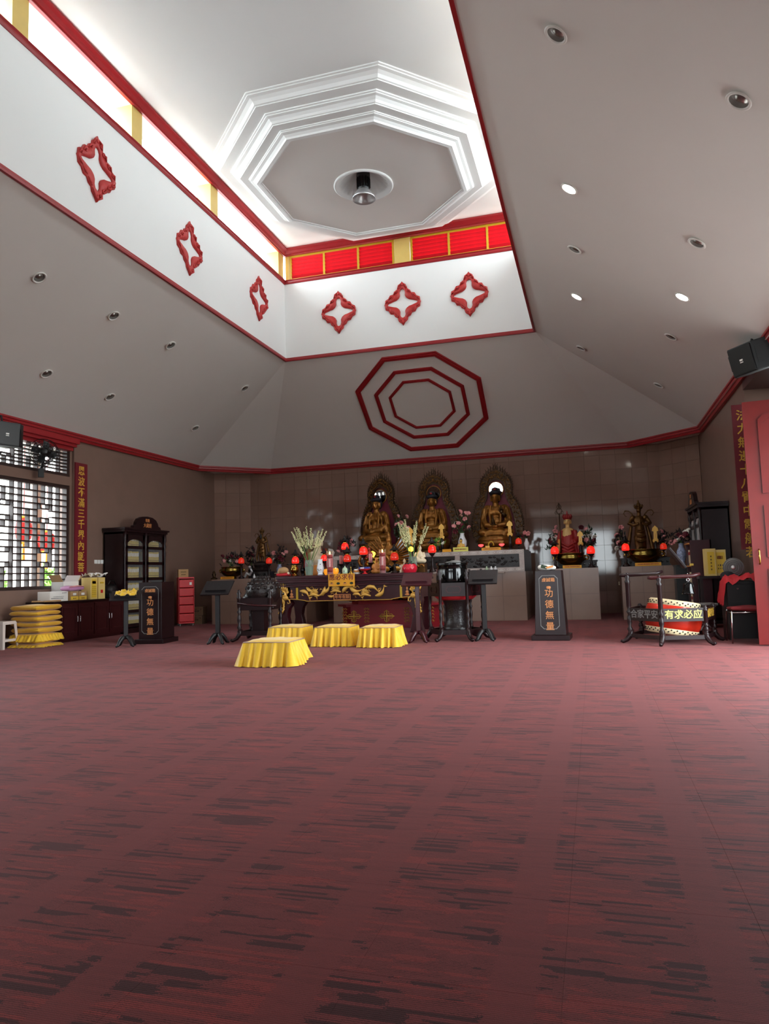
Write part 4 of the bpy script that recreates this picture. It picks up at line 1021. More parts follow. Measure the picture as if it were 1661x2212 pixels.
for zx, zy in ((490, 420), (685, 385), (950, 420)):
    x, z = apx(zx, zy); b = MB()
    for q in range(9): b.tube([(0, 0, 0), (.05*math.cos(q*PI/8), -.012, .05*math.sin(q*PI/8)), (.085*math.cos(q*PI/8), 0, .085*math.sin(q*PI/8))], [.01, .015, .006], 5)
    b.tube([(-.1, 0, -.05), (0, -.015, -.02), (.1, 0, -.05)], [.015, .03, .015], 6)
    b.build('carved_lotus', 'gold_paint2', at_, True, loc=(x, .05, z))
x, z = apx(745, 455)
pb = MB().bx(-.155, .155, .035, .05, -.045, .045).build('name_plate', 'altar_wood', at_, loc=(x, 0, z))
MB().ring([(-.16, -.05), (.16, -.05), (.16, .05), (-.16, .05)], [(-.15, -.04), (.15, -.04), (.15, .04), (-.15, .04)], .028, .04).build('plate_border', 'orange_text', pb)
text('lettering', '年年有餘', .07, 'orange_text', pb, (0, .032, 0), bold=.01)
# yellow placard hung over the table edge
x, z = apx(748, 302)
t = T('placard', 'yellow placard with brown characters hung over the altar table edge', 'sign', ((TX0+TX1)/2+x, TY0-.012, z))
MB().bx(-.25, .25, -.004, .004, -.11, .11).build('board', 'placard', t, bevel=.003)
text('lettering', '應必求有', .118, 'scroll_red', t, (0, -.007, .045), bold=.006)
for i, mm in enumerate(('robe_orange', 'leaf', 'robe_orange', 'leaf')):
    MB().ell((-.187+.125*i, -.005, -.06), (.034, .004, .022), 10, 6).build('bowl_picture', mm, t)
    MB().ell((-.187+.125*i, -.007, -.05), (.022, .004, .008), 8, 5).build('bowl_mouth', 'black', t)
dm('throne_red', (150, 26, 38), .35, var=.06)
# ---- red lotus throne between table and platform
RX, RY = XA(843, 13.75), 13.8
t = T('lotus_throne', 'red gilded throne base with black and gold lotus petals behind the altar table', 'throne', (RX, RY, 0))
th_ = t
def octo(a, b_, c): return [(-a, -b_+c), (-a+c, -b_), (a-c, -b_), (a, -b_+c), (a, b_-c), (a-c, b_), (-a+c, b_), (-a, b_-c)]
def slab(pl, z0, z1): return MB().add([(x, y, z) for z in (z0, z1) for x, y in pl], [tuple(range(7, -1, -1)), tuple(range(8, 16))]+[(i, (i+1) % 8, 8+(i+1) % 8, 8+i) for i in range(8)])
slab(octo(1.02, .44, .25), 0, .05).build('foot_slab', 'throne_red', t); slab(octo(.97, .40, .24), .05, .41).build('body', 'throne_red', t); slab(octo(1.06, .46, .26), .41, .455).build('ledge', 'throne_red', t); slab(octo(.78, .36, .2), .455, .52).build('upper_tier', 'throne_red', t)
def motif(x, z, kind):
    b = MB()
    if kind:
        b.tube([(x-.16, -.405, z), (x, -.41, z), (x+.16, -.405, z)], [.006, .02, .006], 6); b.tube([(x, -.405, z-.12), (x, -.41, z), (x, -.405, z+.12)], [.006, .02, .006], 6)
        for a in range(4):
            c, s = math.cos(a*PI/2), math.sin(a*PI/2)
            b.tube([(x+c*.04-s*.035, -.405, z+s*.04+c*.035), (x+c*.10-s*.045, -.41, z+s*.08+c*.04), (x+c*.14, -.405, z+s*.11)], .008, 5); b.tube([(x+c*.04+s*.035, -.405, z+s*.04-c*.035), (x+c*.10+s*.045, -.41, z+s*.08-c*.04), (x+c*.14, -.405, z+s*.11)], .008, 5)
    else:
        for q in range(5):
            for r in (-1, 1): b.tube([(x+r*.02, -.405, z-.12+q*.06), (x+r*.05, -.41, z-.1+q*.06), (x+r*.02, -.405, z-.08+q*.06), (x+r*.005, -.405, z-.1+q*.06)], .007, 5)
    b.build('gilt_motif', 'gold_text', th_, True)
for x, kd in ((-.85, 0), (-.66, 1), (-.40, 0), (0, 1), (.40, 0), (.66, 1), (.88, 0)): motif(x, .22, kd)
def petal_mesh(w_, h__, m, curl=.06):
    b = MB(); vs = []; n = 6
    for i in range(n+1):
        u = i/n; wv = w_*math.sin(PI*(.12+.80*u))**.8*(1 if u < .9 else .5)
        for j in (-1, -.5, 0, .5, 1): vs.append((wv*j, -curl*math.sin(u*PI)*(1-.5*abs(j))-curl*.6*u*u, h__*u))
    m_ = len(vs); vs += [(x, y+.012, z) for x, y, z in vs]
    fs = []
    for i in range(n):
        for j in range(4):
            q = (i*5+j, i*5+j+1, (i+1)*5+j+1, (i+1)*5+j); fs += [q, tuple(m_+k for k in q[::-1])]
    b.add(vs, fs); return b.mesh('lotus_petal', m, True)
pm1 = petal_mesh(.105, .15, 'black_gloss'); pm1g = petal_mesh(.06, .09, 'gold_paint2', .05)
for q in range(9):
    a = (q-4)/4*.72*1.0
    o = link('lotus_petal', pm1, t, (a, -.32, .51)); link('petal_heart', pm1g, o, (0, -.03, .02))
slab(octo(.62, .3, .2), .52, 1.0).build('core', 'altar_wood', t)
slab(octo(.75, .34, .2), 1.0, 1.04).build('throne_top', 'gold_dark', t)
for q in range(11):
    a = -PI+PI*q/10
    o = link('lotus_petal', pm1, t, (.62*math.cos(a), .32*math.sin(a)+.04, 1.05), (0, 0, a+PI/2), 1.1); link('petal_heart', pm1g, o, (0, -.03, .02))
# ---- many-armed gilded figure on the throne
t = T('many_armed_figure', 'gilded seated figure with a fan of many arms behind the candles', 'statue', (RX-.02, RY-.05, 1.04))
b = MB().ell((0, 0, .14), (.36, .22, .11)).ell((.25, -.05, .12), (.16, .16, .1)).ell((-.25, -.05, .12), (.16, .16, .1)).ell((0, .02, .36), (.15, .11, .22)).ell((0, .02, .55), (.06, .06, .09)).ell((0, .02, .66), (.065, .065, .09)).ell((0, .03, .75), (.045, .045, .06))
b.tube([(.0, 0, .76), (0, 0, .84)], [.03, .008], 6)
for s in (-1, 1): b.tube([(s*.14, 0, .48), (s*.2, -.12, .34), (s*.03, -.2, .36)], [.05, .045, .03], 8)
blob('body', b, 'gold', t, .018, 3)
for s in (-1, 1):
    for i in range(9):
        a = -.55+i*.2
        e = (s*(.46*math.cos(a)), -.05+.02*i, .38+.38*math.sin(a)); mid = (s*.24*math.cos(a), .0, .36+.18*math.sin(a)-.03)
        MB().tube([(s*.08, .03, .40), mid, e, (e[0]+s*.03, e[1]-.03, e[2]+.03)], [.026, .024, .017, .010], 7).build('arm', 'gold', t, True)
# ---- wooden fish (temple block) on its turned stand
p = gz(545, 1388); wf_c = (p.x-.06, p.y+.42)
def turned(hh, r=.03):
    return [(r*.8, 0), (r*1.1, .02), (r*.7, .05), (r*1.25, .09), (r*.6, .13), (r*1.1, .2), (r*.95, .26), (r*.6, .30), (r*1.2, .34), (r*.6, .37), (r, .42), (r, hh-.16), (r*1.3, hh-.13), (r*.7, hh-.10), (r*1.25, hh-.06), (r*.5, hh-.03), (r*.9, hh-.015), (0, hh)]
def drumstand(t, n, R, hh, post, rot, band, foot=True, tall=()):
    ps = []
    for q in range(n):
        a = rot+2*PI*q/n; x, y = R*math.cos(a), R*math.sin(a); ps.append((x, y))
        H2 = hh if q not in tall else tall[q]
        z0 = .14
        MB().lathe([(r_, z0+z) for r_, z in turned(H2-z0, post)], 12, (x, y, 0)).build('post', 'dark_wood', t, True)
        c, s = math.cos(a), math.sin(a)
        MB().tube([(x-c*.02, y-s*.02, .2), (x+c*.0, y+s*.0, .12), (x+c*.05, y+s*.05, .05), (x+c*.12, y+s*.12, .022), (x+c*.15, y+s*.15, .04)], [.035, .04, .032, .024, .02], 8).build('foot', 'dark_wood', t, True)
    for q in range(n):
        a, b_ = ps[q], ps[(q+1) % n]
        ang = math.atan2(b_[1]-a[1], b_[0]-a[0]); l = math.hypot(b_[0]-a[0], b_[1]-a[1]); mid = ((a[0]+b_[0])/2, (a[1]+b_[1])/2)
        mm = Tr(*mid, 0) @ Rz(ang)
        MB().box((0, 0, (band[0]+band[1])/2), (l-.05, .025, band[1]-band[0]), mm).build('band_board', 'dark_wood2' if band[2] else 'dark_wood', t)
        MB().box((0, 0, .13), (l-.04, .03, .07), mm).build('stretcher', 'dark_wood', t)
    return ps
t = T('wooden_fish_stand', 'dark turned wooden stand carrying the large round wooden fish', 'stand', (wf_c[0], wf_c[1], 0), .1)
drumstand(t, 4, .37, .84, .032, PI/4+PI, (.52, .70, 0))
MB().bx(-.26, .26, -.26, .26, .50, .52).bx(-.1, .1, -.1, .1, .14, .5).build('shelf', 'dark_wood', t)
t = T('wooden_fish', 'large round carved dark wooden fish resting on its stand', 'wooden fish', (wf_c[0]+.06, wf_c[1], .52), .2)
b = MB().ell((0, 0, .27), (.29, .27, .26), 24, 16).ell((-.22, -.05, .16), (.12, .12, .1)).box((.02, -.02, .04), (.4, .4, .08))
blob('body', b, 'carved_dark', t, .022, 3)
sc_ = MB().lathe([(.028, 0), (.03, .008), (.016, .014), (.010, .022), (0, .024)], 10).mesh('scale_boss', 'carved_dark', True)
for r in range(4):
    for q in range(10):
        th = .35+r*.32; ph = -PI*1.05+q*PI*1.1/9+.15*(r % 2)
        n_ = Vector((math.sin(th)*math.cos(ph), math.sin(th)*math.sin(ph), math.cos(th)))
        o = link('scale_boss', sc_, t, (n_.x*.285, n_.y*.265, .27+n_.z*.255)); o.rotation_mode = 'QUATERNION'; o.rotation_quaternion = n_.to_track_quat('Z', 'Y')
MB().tube([(-.30, -.25, .10), (.0, -.30, .06), (.35, -.32, .05)], [.016, .014, .012], 8).build('mallet', 'dark_wood2', t, True, loc=(-.05, -.04, .0))
# ---- great bell bowl on its hexagonal stand
p = gz(975, 1388); bc = (p.x-.01, p.y+.52)
t = T('bell_bowl_stand', 'dark turned wooden stand with carved panels holding the great bell bowl', 'stand', (bc[0], bc[1], 0), 0)
drumstand(t, 6, .40, 1.06, .024, .10, (.66, .86, 0))
for q in range(6):
    a = .10+PI/6+q*PI/3; mm = Tr(.40*math.cos(PI/6)*math.cos(a), .40*math.cos(PI/6)*math.sin(a), 0) @ Rz(a+PI/2)
    o = MB(); o.ring([(-.12, .76), (-.09, .71), (.09, .71), (.12, .76), (.09, .81), (-.09, .81)], [(-.105, .76), (-.08, .722), (.08, .722), (.105, .76), (.08, .798), (-.08, .798)], -.02, -.01, mm); o.build('panel_frame', 'dark_wood2', t)
MB().lathe([(.24, .14), (.18, .2), (.16, .3), (.17, .5), (.2, .58), (.22, .62)], 16).build('carved_drum_base', 'carved_dark', t, True)
MB().lathe([(.0, .60), (.26, .60), (.33, .66), (.34, .70), (.0, .70)], 24).build('red_cushion', 'red_cloth', t, True)
t = T('bell_bowl', 'great dark bronze bell bowl standing in the hexagonal wooden stand', 'bowl', (bc[0]-.04, bc[1], .70))
pr = [(.0, 0), (.14, 0), (.20, .03), (.235, .10), (.245, .22), (.235, .34), (.225, .43), (.245, .45), (.235, .455), (.215, .44), (.22, .3), (.2, .1), (0, .05)]
MB().lathe(pr, 40).build('bowl_body', 'black_gloss', t, True)
MB().tube([(.23*math.cos(2*PI*q/30), .23*math.sin(2*PI*q/30), .43) for q in range(30)], .012, 6, True).build('rim', 'black_gloss', t, True)
blob('cloth', MB().ell((.05, 0, .47), (.1, .08, .03)).ell((-.04, .03, .465), (.07, .07, .02)), 'grey', t, .015, 2)
# ---- pedestals along the back
def pedestal(lab, x0, x1, y0, y1, z1, m='pedestal'):
    t = T('pedestal', lab, 'pedestal', ((x0+x1)/2, (y0+y1)/2, 0)); w_ = (x1-x0)/2; d_ = (y1-y0)/2
    MB().bx(-w_, w_, -d_+.012, d_, 0, z1).build('core', 'tile_base', t)
    nx = max(1, round((x1-x0)/.45)); nz = 2; cw = (x1-x0)/nx; ch = z1/nz
    pm = MB().box((0, .006, 0), (cw-.004, .013, ch-.004)).mesh('cladding_slab', m)
    for i in range(nx):
        for j in range(nz): link('cladding_slab', pm, t, (-w_+cw*(i+.5), -d_, ch*(j+.5)))
    MB().bx(w_-.001, w_+.012, -d_, d_, 0, z1).build('end_slab', m, t); MB().bx(-w_-.012, -w_+.001, -d_, d_, 0, z1).build('end_slab', m, t)
    return t
PZ = 1.02
pedestal('long brown stone pedestal under the dark bearded statue', -8.42, -6.12, 14.85, 16.2, PZ)
PC0, PC1 = -5.52, -1.36
pedestal('wide brown stone pedestal under the three seated gilded statues', PC0, PC1, 15.0, 16.9, 1.0)
pedestal('brown stone pedestal under the crowned statue with a staff', -1.02, .07, 15.05, 16.4, 1.03)
pedestal('brown stone pedestal under the bronze warrior statue', .52, 1.66, 14.85, 16.2, 1.03)
# carved frieze box on the central pedestal
t = T('carved_plinth', 'dark carved plinth with pale patterned border under the seated statues', 'plinth', ((PC0+PC1)/2, 15.0, 1.0))
pw = (PC1-PC0)/2
MB().bx(-pw, pw, .02, 1.7, 0, .44).build('core', 'dark_wood', t)
fb = MB().bx(-pw, pw, -.02, .02, 0, .09).bx(-pw, pw, -.02, .02, .36, .45)
for x in (-pw, -pw*.36, pw*.36-.1, pw-.1): fb.bx(x, x+.1, -.02, .02, .09, .36)
fb.build('patterned_border', 'grey_frame', t)
lz = MB().tube([(.07*math.cos(2*PI*q/12), -.021, .022*math.sin(2*PI*q/12)) for q in range(12)], .004, 4, True).box((0, -.02, 0), (.06, .006, .008)).mesh('border_lozenge', 'paper_white')
for i in range(22):
    x = -pw+.1+i*(2*pw-.2)/21
    for z in (.045, .405): link('border_lozenge', lz, t, (x, 0, z))
cv_ = MB(); rr = random.Random(3)
for i in range(150):
    x, z = rr.uniform(-pw+.15, pw-.15), rr.uniform(.13, .32)
    cv_.tube([(x+.04*u*math.cos(u*6), -.008, z+.035*u*math.sin(u*6)) for u in (0, .2, .4, .6, .8, 1.)], .009, 5)
cv_.bx(-pw+.1, pw-.1, .0, .03, .09, .36); cv_.build('relief_panel', 'carved_dark', t)
# wall sockets and cable in the gap between pedestals
for i, (px, py) in enumerate(((1130, 1249), (1139, 1249), (1340, 1260))):
    o = MB().box((0, 0, 0), (.08, .012, .08)).build('wall_socket', 'cream'); q = gy(px, py, YB-.02); o.location = (q.x, YB-.021, q.z)
    MB().lathe([(.02, 0), (.02, .01), (0, .01)], 10, M4=Rx(PI/2)).build('socket_face', 'grey', o, loc=(0, -.006, 0))
    tag(o, 'cream wall socket low on the tile wall between the pedestals', 'socket', 'wall sockets')
q = gy(1141, 1250, YB-.03)
o = MB().tube([(q.x, YB-.03, q.z), (q.x+.06, YB-.05, q.z-.02), (q.x+.1, YB-.06, q.z-.12), (q.x+.07, YB-.06, q.z-.25), (q.x+.02, YB-.05, .05)], .008, 6).build('power_cable', 'paper_white', None, True)
tag(o, 'pale power cable hanging from the wall socket between pedestals', 'cable')
# ================================================================== statues and altar furnishings
dm('aureole_gold', (66, 44, 26), .4, metal=.6, var=.3, scale=12, bump=.4, bscale=30)
dm('aureole_relief', (112, 76, 36), .35, metal=.7, var=.3, scale=12)
# ---- seated gilded statues with flaming aureoles
flame_me = MB().tube([(0, 0, 0), (.012, 0, .04), (-.004, 0, .085), (.014, 0, .13)], [.020, .017, .011, .002], 6, flat=.6).mesh('flame', 'aureole_gold', True)
pet_me = petal_mesh(.085, .13, 'gold', .045)
AUR = [(.50, .20), (.54, .40), (.55, .60), (.52, .80), (.465, 1.0), (.40, 1.12), (.335, 1.19), (.335, 1.32), (.345, 1.42), (.32, 1.54), (.26, 1.64), (.17, 1.73), (.07, 1.80), (0, 1.84)]
INN = [(.36, .20), (.39, .40), (.39, .60), (.355, .80), (.29, 1.0), (.235, 1.12), (.205, 1.20), (.19, 1.32), (.185, 1.42), (.16, 1.49), (.12, 1.54), (.075, 1.565), (.03, 1.575), (0, 1.58)]
def sit(lab, X, Y, Z, kind):
    t = T('seated_statue', lab, 'statue', (X, Y, Z), kind['rz'], 'three seated gilded statues'); t.scale = (1, 1, kind.get('k', 1.))
    b = MB()
    b.ell((0, -.12, .41), (.31, .2, .085)).ell((0, -.24, .355), (.24, .09, .05))
    for s in (-1, 1):
        b.ell((s*.27, -.14, .405), (.13, .17, .085)); b.ell((s*.175, 0, .93), (.10, .09, .085)); b.ell((s*.07, -.105, .84), (.075, .04, .06))
        b.tube([(s*.225, 0, .93), (s*.275, -.01, .70), (s*.19, -.17, .56), (s*.05, -.22, .545)], [.075, .08, .062, .045], 10)
        b.ell((s*.285, -.02, .57), (.075, .10, .13)); b.tube([(s*.09, -.08, 1.0), (s*.125, -.13, .84), (s*.105, -.155, .60)], [.024, .024, .028], 8)
        b.tube([(s*.25, -.075, .92), (s*.30, -.09, .72), (s*.32, -.1, .52)], [.012, .016, .014], 6); b.tube([(s*.185, -.10, .96), (s*.205, -.13, .78), (s*.21, -.15, .60)], [.012, .014, .012], 6)
        for i in range(4): b.tube([(s*.06, -.27-.01*i, .46-.03*i), (s*.20, -.285, .415-.032*i), (s*.34, -.2, .44-.03*i)], [.010, .016, .010], 6)
        b.ell((s*.098, .0, 1.15), (.018, .03, .075)); b.ell((s*.035, -.105, 1.185), (.02, .012, .010))
    b.ell((0, 0, .58), (.17, .13, .2)).ell((0, -.01, .84), (.19, .12, .15)).ell((0, -.09, .66), (.10, .06, .10))
    b.tube([(-.16, -.13, .60), (0, -.18, .585), (.16, -.13, .60)], [.02, .024, .02], 8)
    b.tube([(0, .0, .98), (0, -.01, 1.09)], [.075, .06], 10).ell((0, -.015, 1.17), (.083, .10, .125)).ell((0, -.05, 1.095), (.055, .055, .045)).ell((0, -.115, 1.16), (.013, .02, .035)).ell((0, -.108, 1.112), (.024, .014, .010))
    b.tube([(-.05, -.25, .53), (.0, -.27, .53), (.05, -.25, .53)], [.04, .045, .04], 8)
    body = blob('body', b, 'gold', t, .0135, 2)
    blob('hair', MB().ell((0, .0, 1.275), (.137, .14, .058)).ell((0, .05, 1.18), (.128, .085, .14)).ell((0, .02, 1.345), (.08, .085, .055)), 'hair', t, .014, 2)
    MB().ell((0, -.07, 1.345), (.03, .02, .02), 10, 6).build('hair_jewel', 'robe_red', t, True)
    for s in (-1, 1): MB().tube([(s*.015, -.118, 1.182), (s*.035, -.118, 1.176), (s*.058, -.106, 1.183)], .0035, 5).build('eyelid', 'bronze', t); 
    MB().tube([(-.022, -.122, 1.113), (0, -.126, 1.110), (.022, -.122, 1.113)], .004, 5).build('lip', 'robe_red', t)
    # lotus
    MB().lathe([(.30, .10), (.36, .16), (.37, .24), (.34, .32), (.0, .34)], 28, (0, -.08, 0), 1., .72).build('lotus_seat', 'gold_dark', t, True)
    MB().lathe([(.40, 0), (.41, .03), (.36, .07), (.31, .10)], 28, (0, -.08, 0), 1., .72).build('lotus_foot', 'gold_dark', t, True)
    for r, (zz, k_) in enumerate(((.20, 1.15), (.12, 1.25))):
        for q in range(13):
            a = -PI+PI*(q+.5*r)/12.5-.0; link('lotus_petal', pet_me, t, (.365*math.cos(a), -.08+.265*math.sin(a), zz-.03), (-.2, 0, a+PI/2), k_)
    # aureole
    out = AUR+[(-x, z) for x, z in AUR[-2::-1]]; inn = INN+[(-x, z) for x, z in INN[-2::-1]]
    au = MB(); n = len(out)
    vs = [(x, .20, z) for x, z in out]+[(x, .185, z) for x, z in inn]+[(x, .26, z) for x, z in out]+[(x, .26, z) for x, z in inn]
    au.add(vs, [f for i in range(n-1) for f in ((i, i+1, n+i+1, n+i), (2*n+i, 3*n+i, 3*n+i+1, 2*n+i+1), (i, 2*n+i, 2*n+i+1, i+1), (n+i, n+i+1, 3*n+i+1, 3*n+i))])
    ao = au.build('aureole', 'aureole_gold', t)
    MB().prism([(x*.98, z) for x, z in inn], .235, .25).build('back_panel', 'maroon', t)
    rv = MB(); rr = random.Random(kind['seed'])
    for i in range(n-1):
        for u in (.2, .7):
            ox, oz = out[i][0]*(1-u)+out[i+1][0]*u, out[i][1]*(1-u)+out[i+1][1]*u; ix, iz = inn[i][0]*(1-u)+inn[i+1][0]*u, inn[i][1]*(1-u)+inn[i+1][1]*u
            for f in (.25, .62):
                cx, cz_ = ox*(1-f)+ix*f, oz*(1-f)+iz*f; d0 = rr.uniform(0, 6); sg = rr.choice((-1, 1))
                rv.tube([(cx+.042*w_*math.cos(d0+sg*w_*5), .18-.012*w_, cz_+.042*w_*math.sin(d0+sg*w_*5)) for w_ in (.15, .35, .55, .75, 1.)], [.009, .012, .013, .012, .006], 5)
    rv.build('scroll_relief', 'aureole_relief', t, True)['kind'] = 'stuff'
    for i in range(n-1):
        ax, az, bx_, bz = *out[i], *out[i+1]; L_ = math.hypot(bx_-ax, bz-az); k_ = max(1, round(L_/.055))
        for j in range(k_):
            u = (j+.5)/k_; x, z = ax+(bx_-ax)*u, az+(bz-az)*u
            if z < .3: continue
            tl_ = math.atan2(x*.9, max(.25, (2.3-z)*.9 if z < 1.2 else .9-(z-1.2)*.6))
            o = link('flame', flame_me, ao, (x, .225, z-.01), (0, tl_*.55, 0), (1.15 if x > 0 else -1.15, 1, .8 if z < 1.7 else 1.1))
    link('flame', flame_me, ao, (0, .225, 1.83), None, (1, 1, 1.1))
    MB().lathe([(.0, 0), (.158, 0)], 32, M4=Tr(0, .183, 1.37) @ Rx(PI/2+.075)).build('mirror', 'mirror', t)
    MB().tube([(.165*math.cos(2*PI*q/32), .183, 1.37+.165*math.sin(2*PI*q/32)) for q in range(32)], .013, 6, True).build('mirror_ring', 'gold', t, True)
    if kind.get('pagoda'):
        MB().lathe([(.07, 0), (.075, .01), (.05, .02), (.045, .05), (.035, .055), (.03, .10), (.018, .14), (.008, .2), (0, .23)], 12, (-.03, -.30, .555)).build('pagoda', 'bronze', t, True)
        hb = MB().ell((.0, 0, 0), (.035, .018, .045)).tube([(.02, 0, -.03), (.08, .05, -.1)], [.025, .045], 8)
        for q, (dx, l) in enumerate(((-.027, .065), (-.010, .085), (.008, .085), (.024, .07))): hb.tube([(dx, 0, .03), (dx*1.3, -.01, .03+l*.6), (dx*1.35, .0, .03+l)], [.010, .009, .006], 6)
        hb.tube([(-.03, 0, 0), (-.055, -.015, .03), (-.045, -.02, .055)], [.011, .010, .006], 6)
        hb.build('raised_hand', 'bronze', t, True, loc=(.14, -.20, .84))
    return t
BZ = 1.45
xs_ = [XA(817, 15.8), XA(938, 15.8), XA(1077, 15.8)]
dk = [dict(rz=-.24, seed=1), dict(rz=-.05, seed=2), dict(rz=0., seed=3, pagoda=1)]
sit('seated gilded statue turned aside behind the candles, mirror showing a dim window', xs_[0], 15.8, BZ, dk[0])
sit('seated gilded statue between the other two, mirror showing a red lattice', xs_[1], 15.8, BZ, dk[1])
sit('seated gilded statue holding a small pagoda, one hand raised, bright mirror', xs_[2], 15.75, BZ, dk[2])
# ---- small standing statues
def ribbon(b, s, x0, z0, big):
    b.tube([(s*x0, .03, z0), (s*(x0+.08*big), .04, z0+.10), (s*(x0+.16*big), .04, z0+.11), (s*(x0+.19*big), .03, z0+.05), (s*(x0+.15*big), .02, z0-.01), (s*(x0+.10*big), .02, z0+.02)], [.016, .016, .015, .014, .012, .008], 6)
def warrior(lab, loc, rz, k_, m, m2):
    t = T('warrior_statue', lab, 'statue', loc, rz, None, k_)
    b = MB()
    b.tube([(-.05, -.02, 0), (-.06, -.02, .12), (-.05, .0, .38)], [.035, .045, .075], 10).tube([(.07, .0, 0), (.07, .0, .12), (.05, .0, .38)], [.035, .045, .075], 10)
    b.tube([(0, .0, .62), (0, .0, .45), (.0, .01, .30), (.02, .02, .16)], [.085, .11, .12, .10], 12).ell((0, 0, .68), (.11, .085, .13)).ell((0, 0, .62), (.10, .08, .05))
    for s in (-1, 1):
        b.ell((s*.12, 0, .76), (.055, .055, .055)); b.tube([(s*.13, 0, .76), (s*.20, -.03, .64), (s*.12, -.12, .60), (s*.03, -.14, .64)], [.048, .042, .036, .028], 8)
        b.tube([(s*.15, .05, .6), (s*.2, .06, .35), (s*.24, .05, .10), (s*.20, .04, .04)], [.03, .045, .04, .015], 8)
        ribbon(b, s, .10, .80, 1.0)
    b.tube([(0, 0, .78), (0, -.005, .86)], [.045, .04], 8).ell((0, -.01, .91), (.05, .055, .065)).ell((0, -.06, .905), (.010, .014, .018))
    for i in range(3): b.tube([(-.10, -.10, .50-.1*i), (0, -.125, .47-.1*i), (.10, -.10, .50-.1*i)], [.012, .016, .012], 6)
    blob('body', b, m, t, .0125, 1)
    h_ = MB().lathe([(.066, .93), (.075, .95), (.06, .97), (.062, 1.0), (.04, 1.04), (.015, 1.07), (.02, 1.09), (0, 1.12)], 12, (0, 0, 0))
    for q in range(7): h_.tube([(.065*math.cos(PI+q*PI/6), .065*math.sin(PI+q*PI/6), .95), (.085*math.cos(PI+q*PI/6), .085*math.sin(PI+q*PI/6), 1.0), (.075*math.cos(PI+q*PI/6), .07*math.sin(PI+q*PI/6), 1.03)], [.012, .012, .003], 5)
    h_.build('helmet', m, t, True)
    MB().lathe([(.19, -.05), (.2, -.02), (.16, .0), (.12, .02)], 16).build('rock_base', m2, t)
    return t
w1 = warrior('dark gilded bearded statue with a looped ribbon on the long pedestal', (XA(567, 15.3), 15.3, 1.40), -.1, .72, 'gold_dark', 'carved_dark')
MB().ell((0, -.075, .80), (.035, .03, .09)).build('beard', 'black', w1, True)
t = T('carved_stand', 'black carved stand under the dark bearded statue', 'stand', (XA(565, 15.3), 15.3, PZ))
MB().bx(-.24, .24, -.2, .2, 0, .15).build('body', 'carved_dark', t, bevel=.01); MB().lathe([(.2, .15), (.22, .19), (.16, .25), (.18, .30), (.15, .345)], 20).build('rock', 'carved_dark', t)
for i in range(3): MB().tube([(-.16+.16*i, -.21, .04), (-.16+.16*i, -.215, .11)], .03, 6).build('stand_relief', 'black', t)
dm('pale_gold', (216, 176, 112), .45, var=.05)
# seated crowned figure with staff
kx = XA(1231, 15.95)
t = T('crowned_statue', 'robed crowned statue holding a ringed staff above a brass bowl', 'statue', (kx, 15.95, 1.19), -.05)
b = MB().ell((0, 0, .16), (.20, .15, .16)).ell((.08, -.05, .10), (.15, .14, .1)).tube([(-.02, 0, .1), (0, 0, .45), (0, 0, .66)], [.19, .16, .12], 14).ell((0, 0, .64), (.15, .09, .07))
for s in (-1, 1):
    b.tube([(s*.14, 0, .64), (s*.19, -.03, .48), (s*.13, -.12, .38), (s*.12, -.14, .44)], [.05, .055, .05, .03], 8); b.tube([(s*.19, -.04, .46), (s*.22, -.06, .25), (s*.26, -.06, .05)], [.05, .06, .03], 8)
for i in range(5): b.tube([(-.16, -.13, .40-.07*i), (0, -.2, .30-.06*i), (.17, -.13, .40-.07*i)], [.010, .014, .010], 6)
blob('robe', b, 'robe_red', t, .0135, 1)
b = MB().ell((-.01, -.075, .56), (.105, .07, .15)).ell((0, -.05, .66), (.12, .06, .05)).tube([(0, 0, .66), (0, -.01, .78)], [.05, .045], 8).ell((0, -.02, .85), (.068, .075, .09)).ell((0, -.095, .84), (.010, .014, .02))
for s in (-1, 1): b.ell((s*.07, 0, .83), (.015, .02, .045))
blob('head_and_chest', b, 'pale_gold', t, .010, 1)
for s in (-1, 1): MB().tube([(s*.012, -.094, .862), (s*.03, -.093, .858), (s*.047, -.082, .863)], .0035, 5).build('eyelid', 'black', t)
MB().tube([(-.018, -.094, .805), (0, -.098, .802), (.018, -.094, .805)], .004, 5).build('lip', 'robe_red', t)
b = MB().tube([(-.17, -.12, .46), (-.2, -.13, .25), (-.26, -.12, .04)], [.035, .05, .03], 8); b.build('sleeve', 'robe_orange', t, True)
cr_ = MB()
for q in range(7):
    a = PI+q*PI/6; cr_.tube([(.062*math.cos(a), -.01+.065*math.sin(a), .89), (.085*math.cos(a), -.01+.085*math.sin(a), .95), (.08*math.cos(a), -.01+.07*math.sin(a), 1.0)], [.018, .024, .004], 6)
cr_.lathe([(.068, .88), (.07, .92), (.05, .95), (.02, 1.0), (.012, 1.06), (0, 1.08)], 12, (0, -.01, 0)); cr_.build('crown', 'robe_red', t, True)
st = MB().tube([(-.15, -.16, 0), (-.15, -.16, 1.02)], .011, 6)
for rr_, zz in ((.06, 1.06), (.045, 1.15)): st.tube([(-.15+rr_*math.cos(2*PI*q/14), -.16, zz+rr_*1.1*math.sin(2*PI*q/14)) for q in range(14)], .008, 5, True)
for dx in (-.06, .06): st.tube([(-.15+dx+.03*math.cos(2*PI*q/10), -.16, 1.03+.03*math.sin(2*PI*q/10)) for q in range(10)], .005, 5, True)
st.lathe([(.0, 1.12), (.02, 1.15), (.012, 1.19), (.022, 1.21), (0, 1.25)], 8, (-.15, -.16, 0)); st.build('staff', 'bronze', t, True)
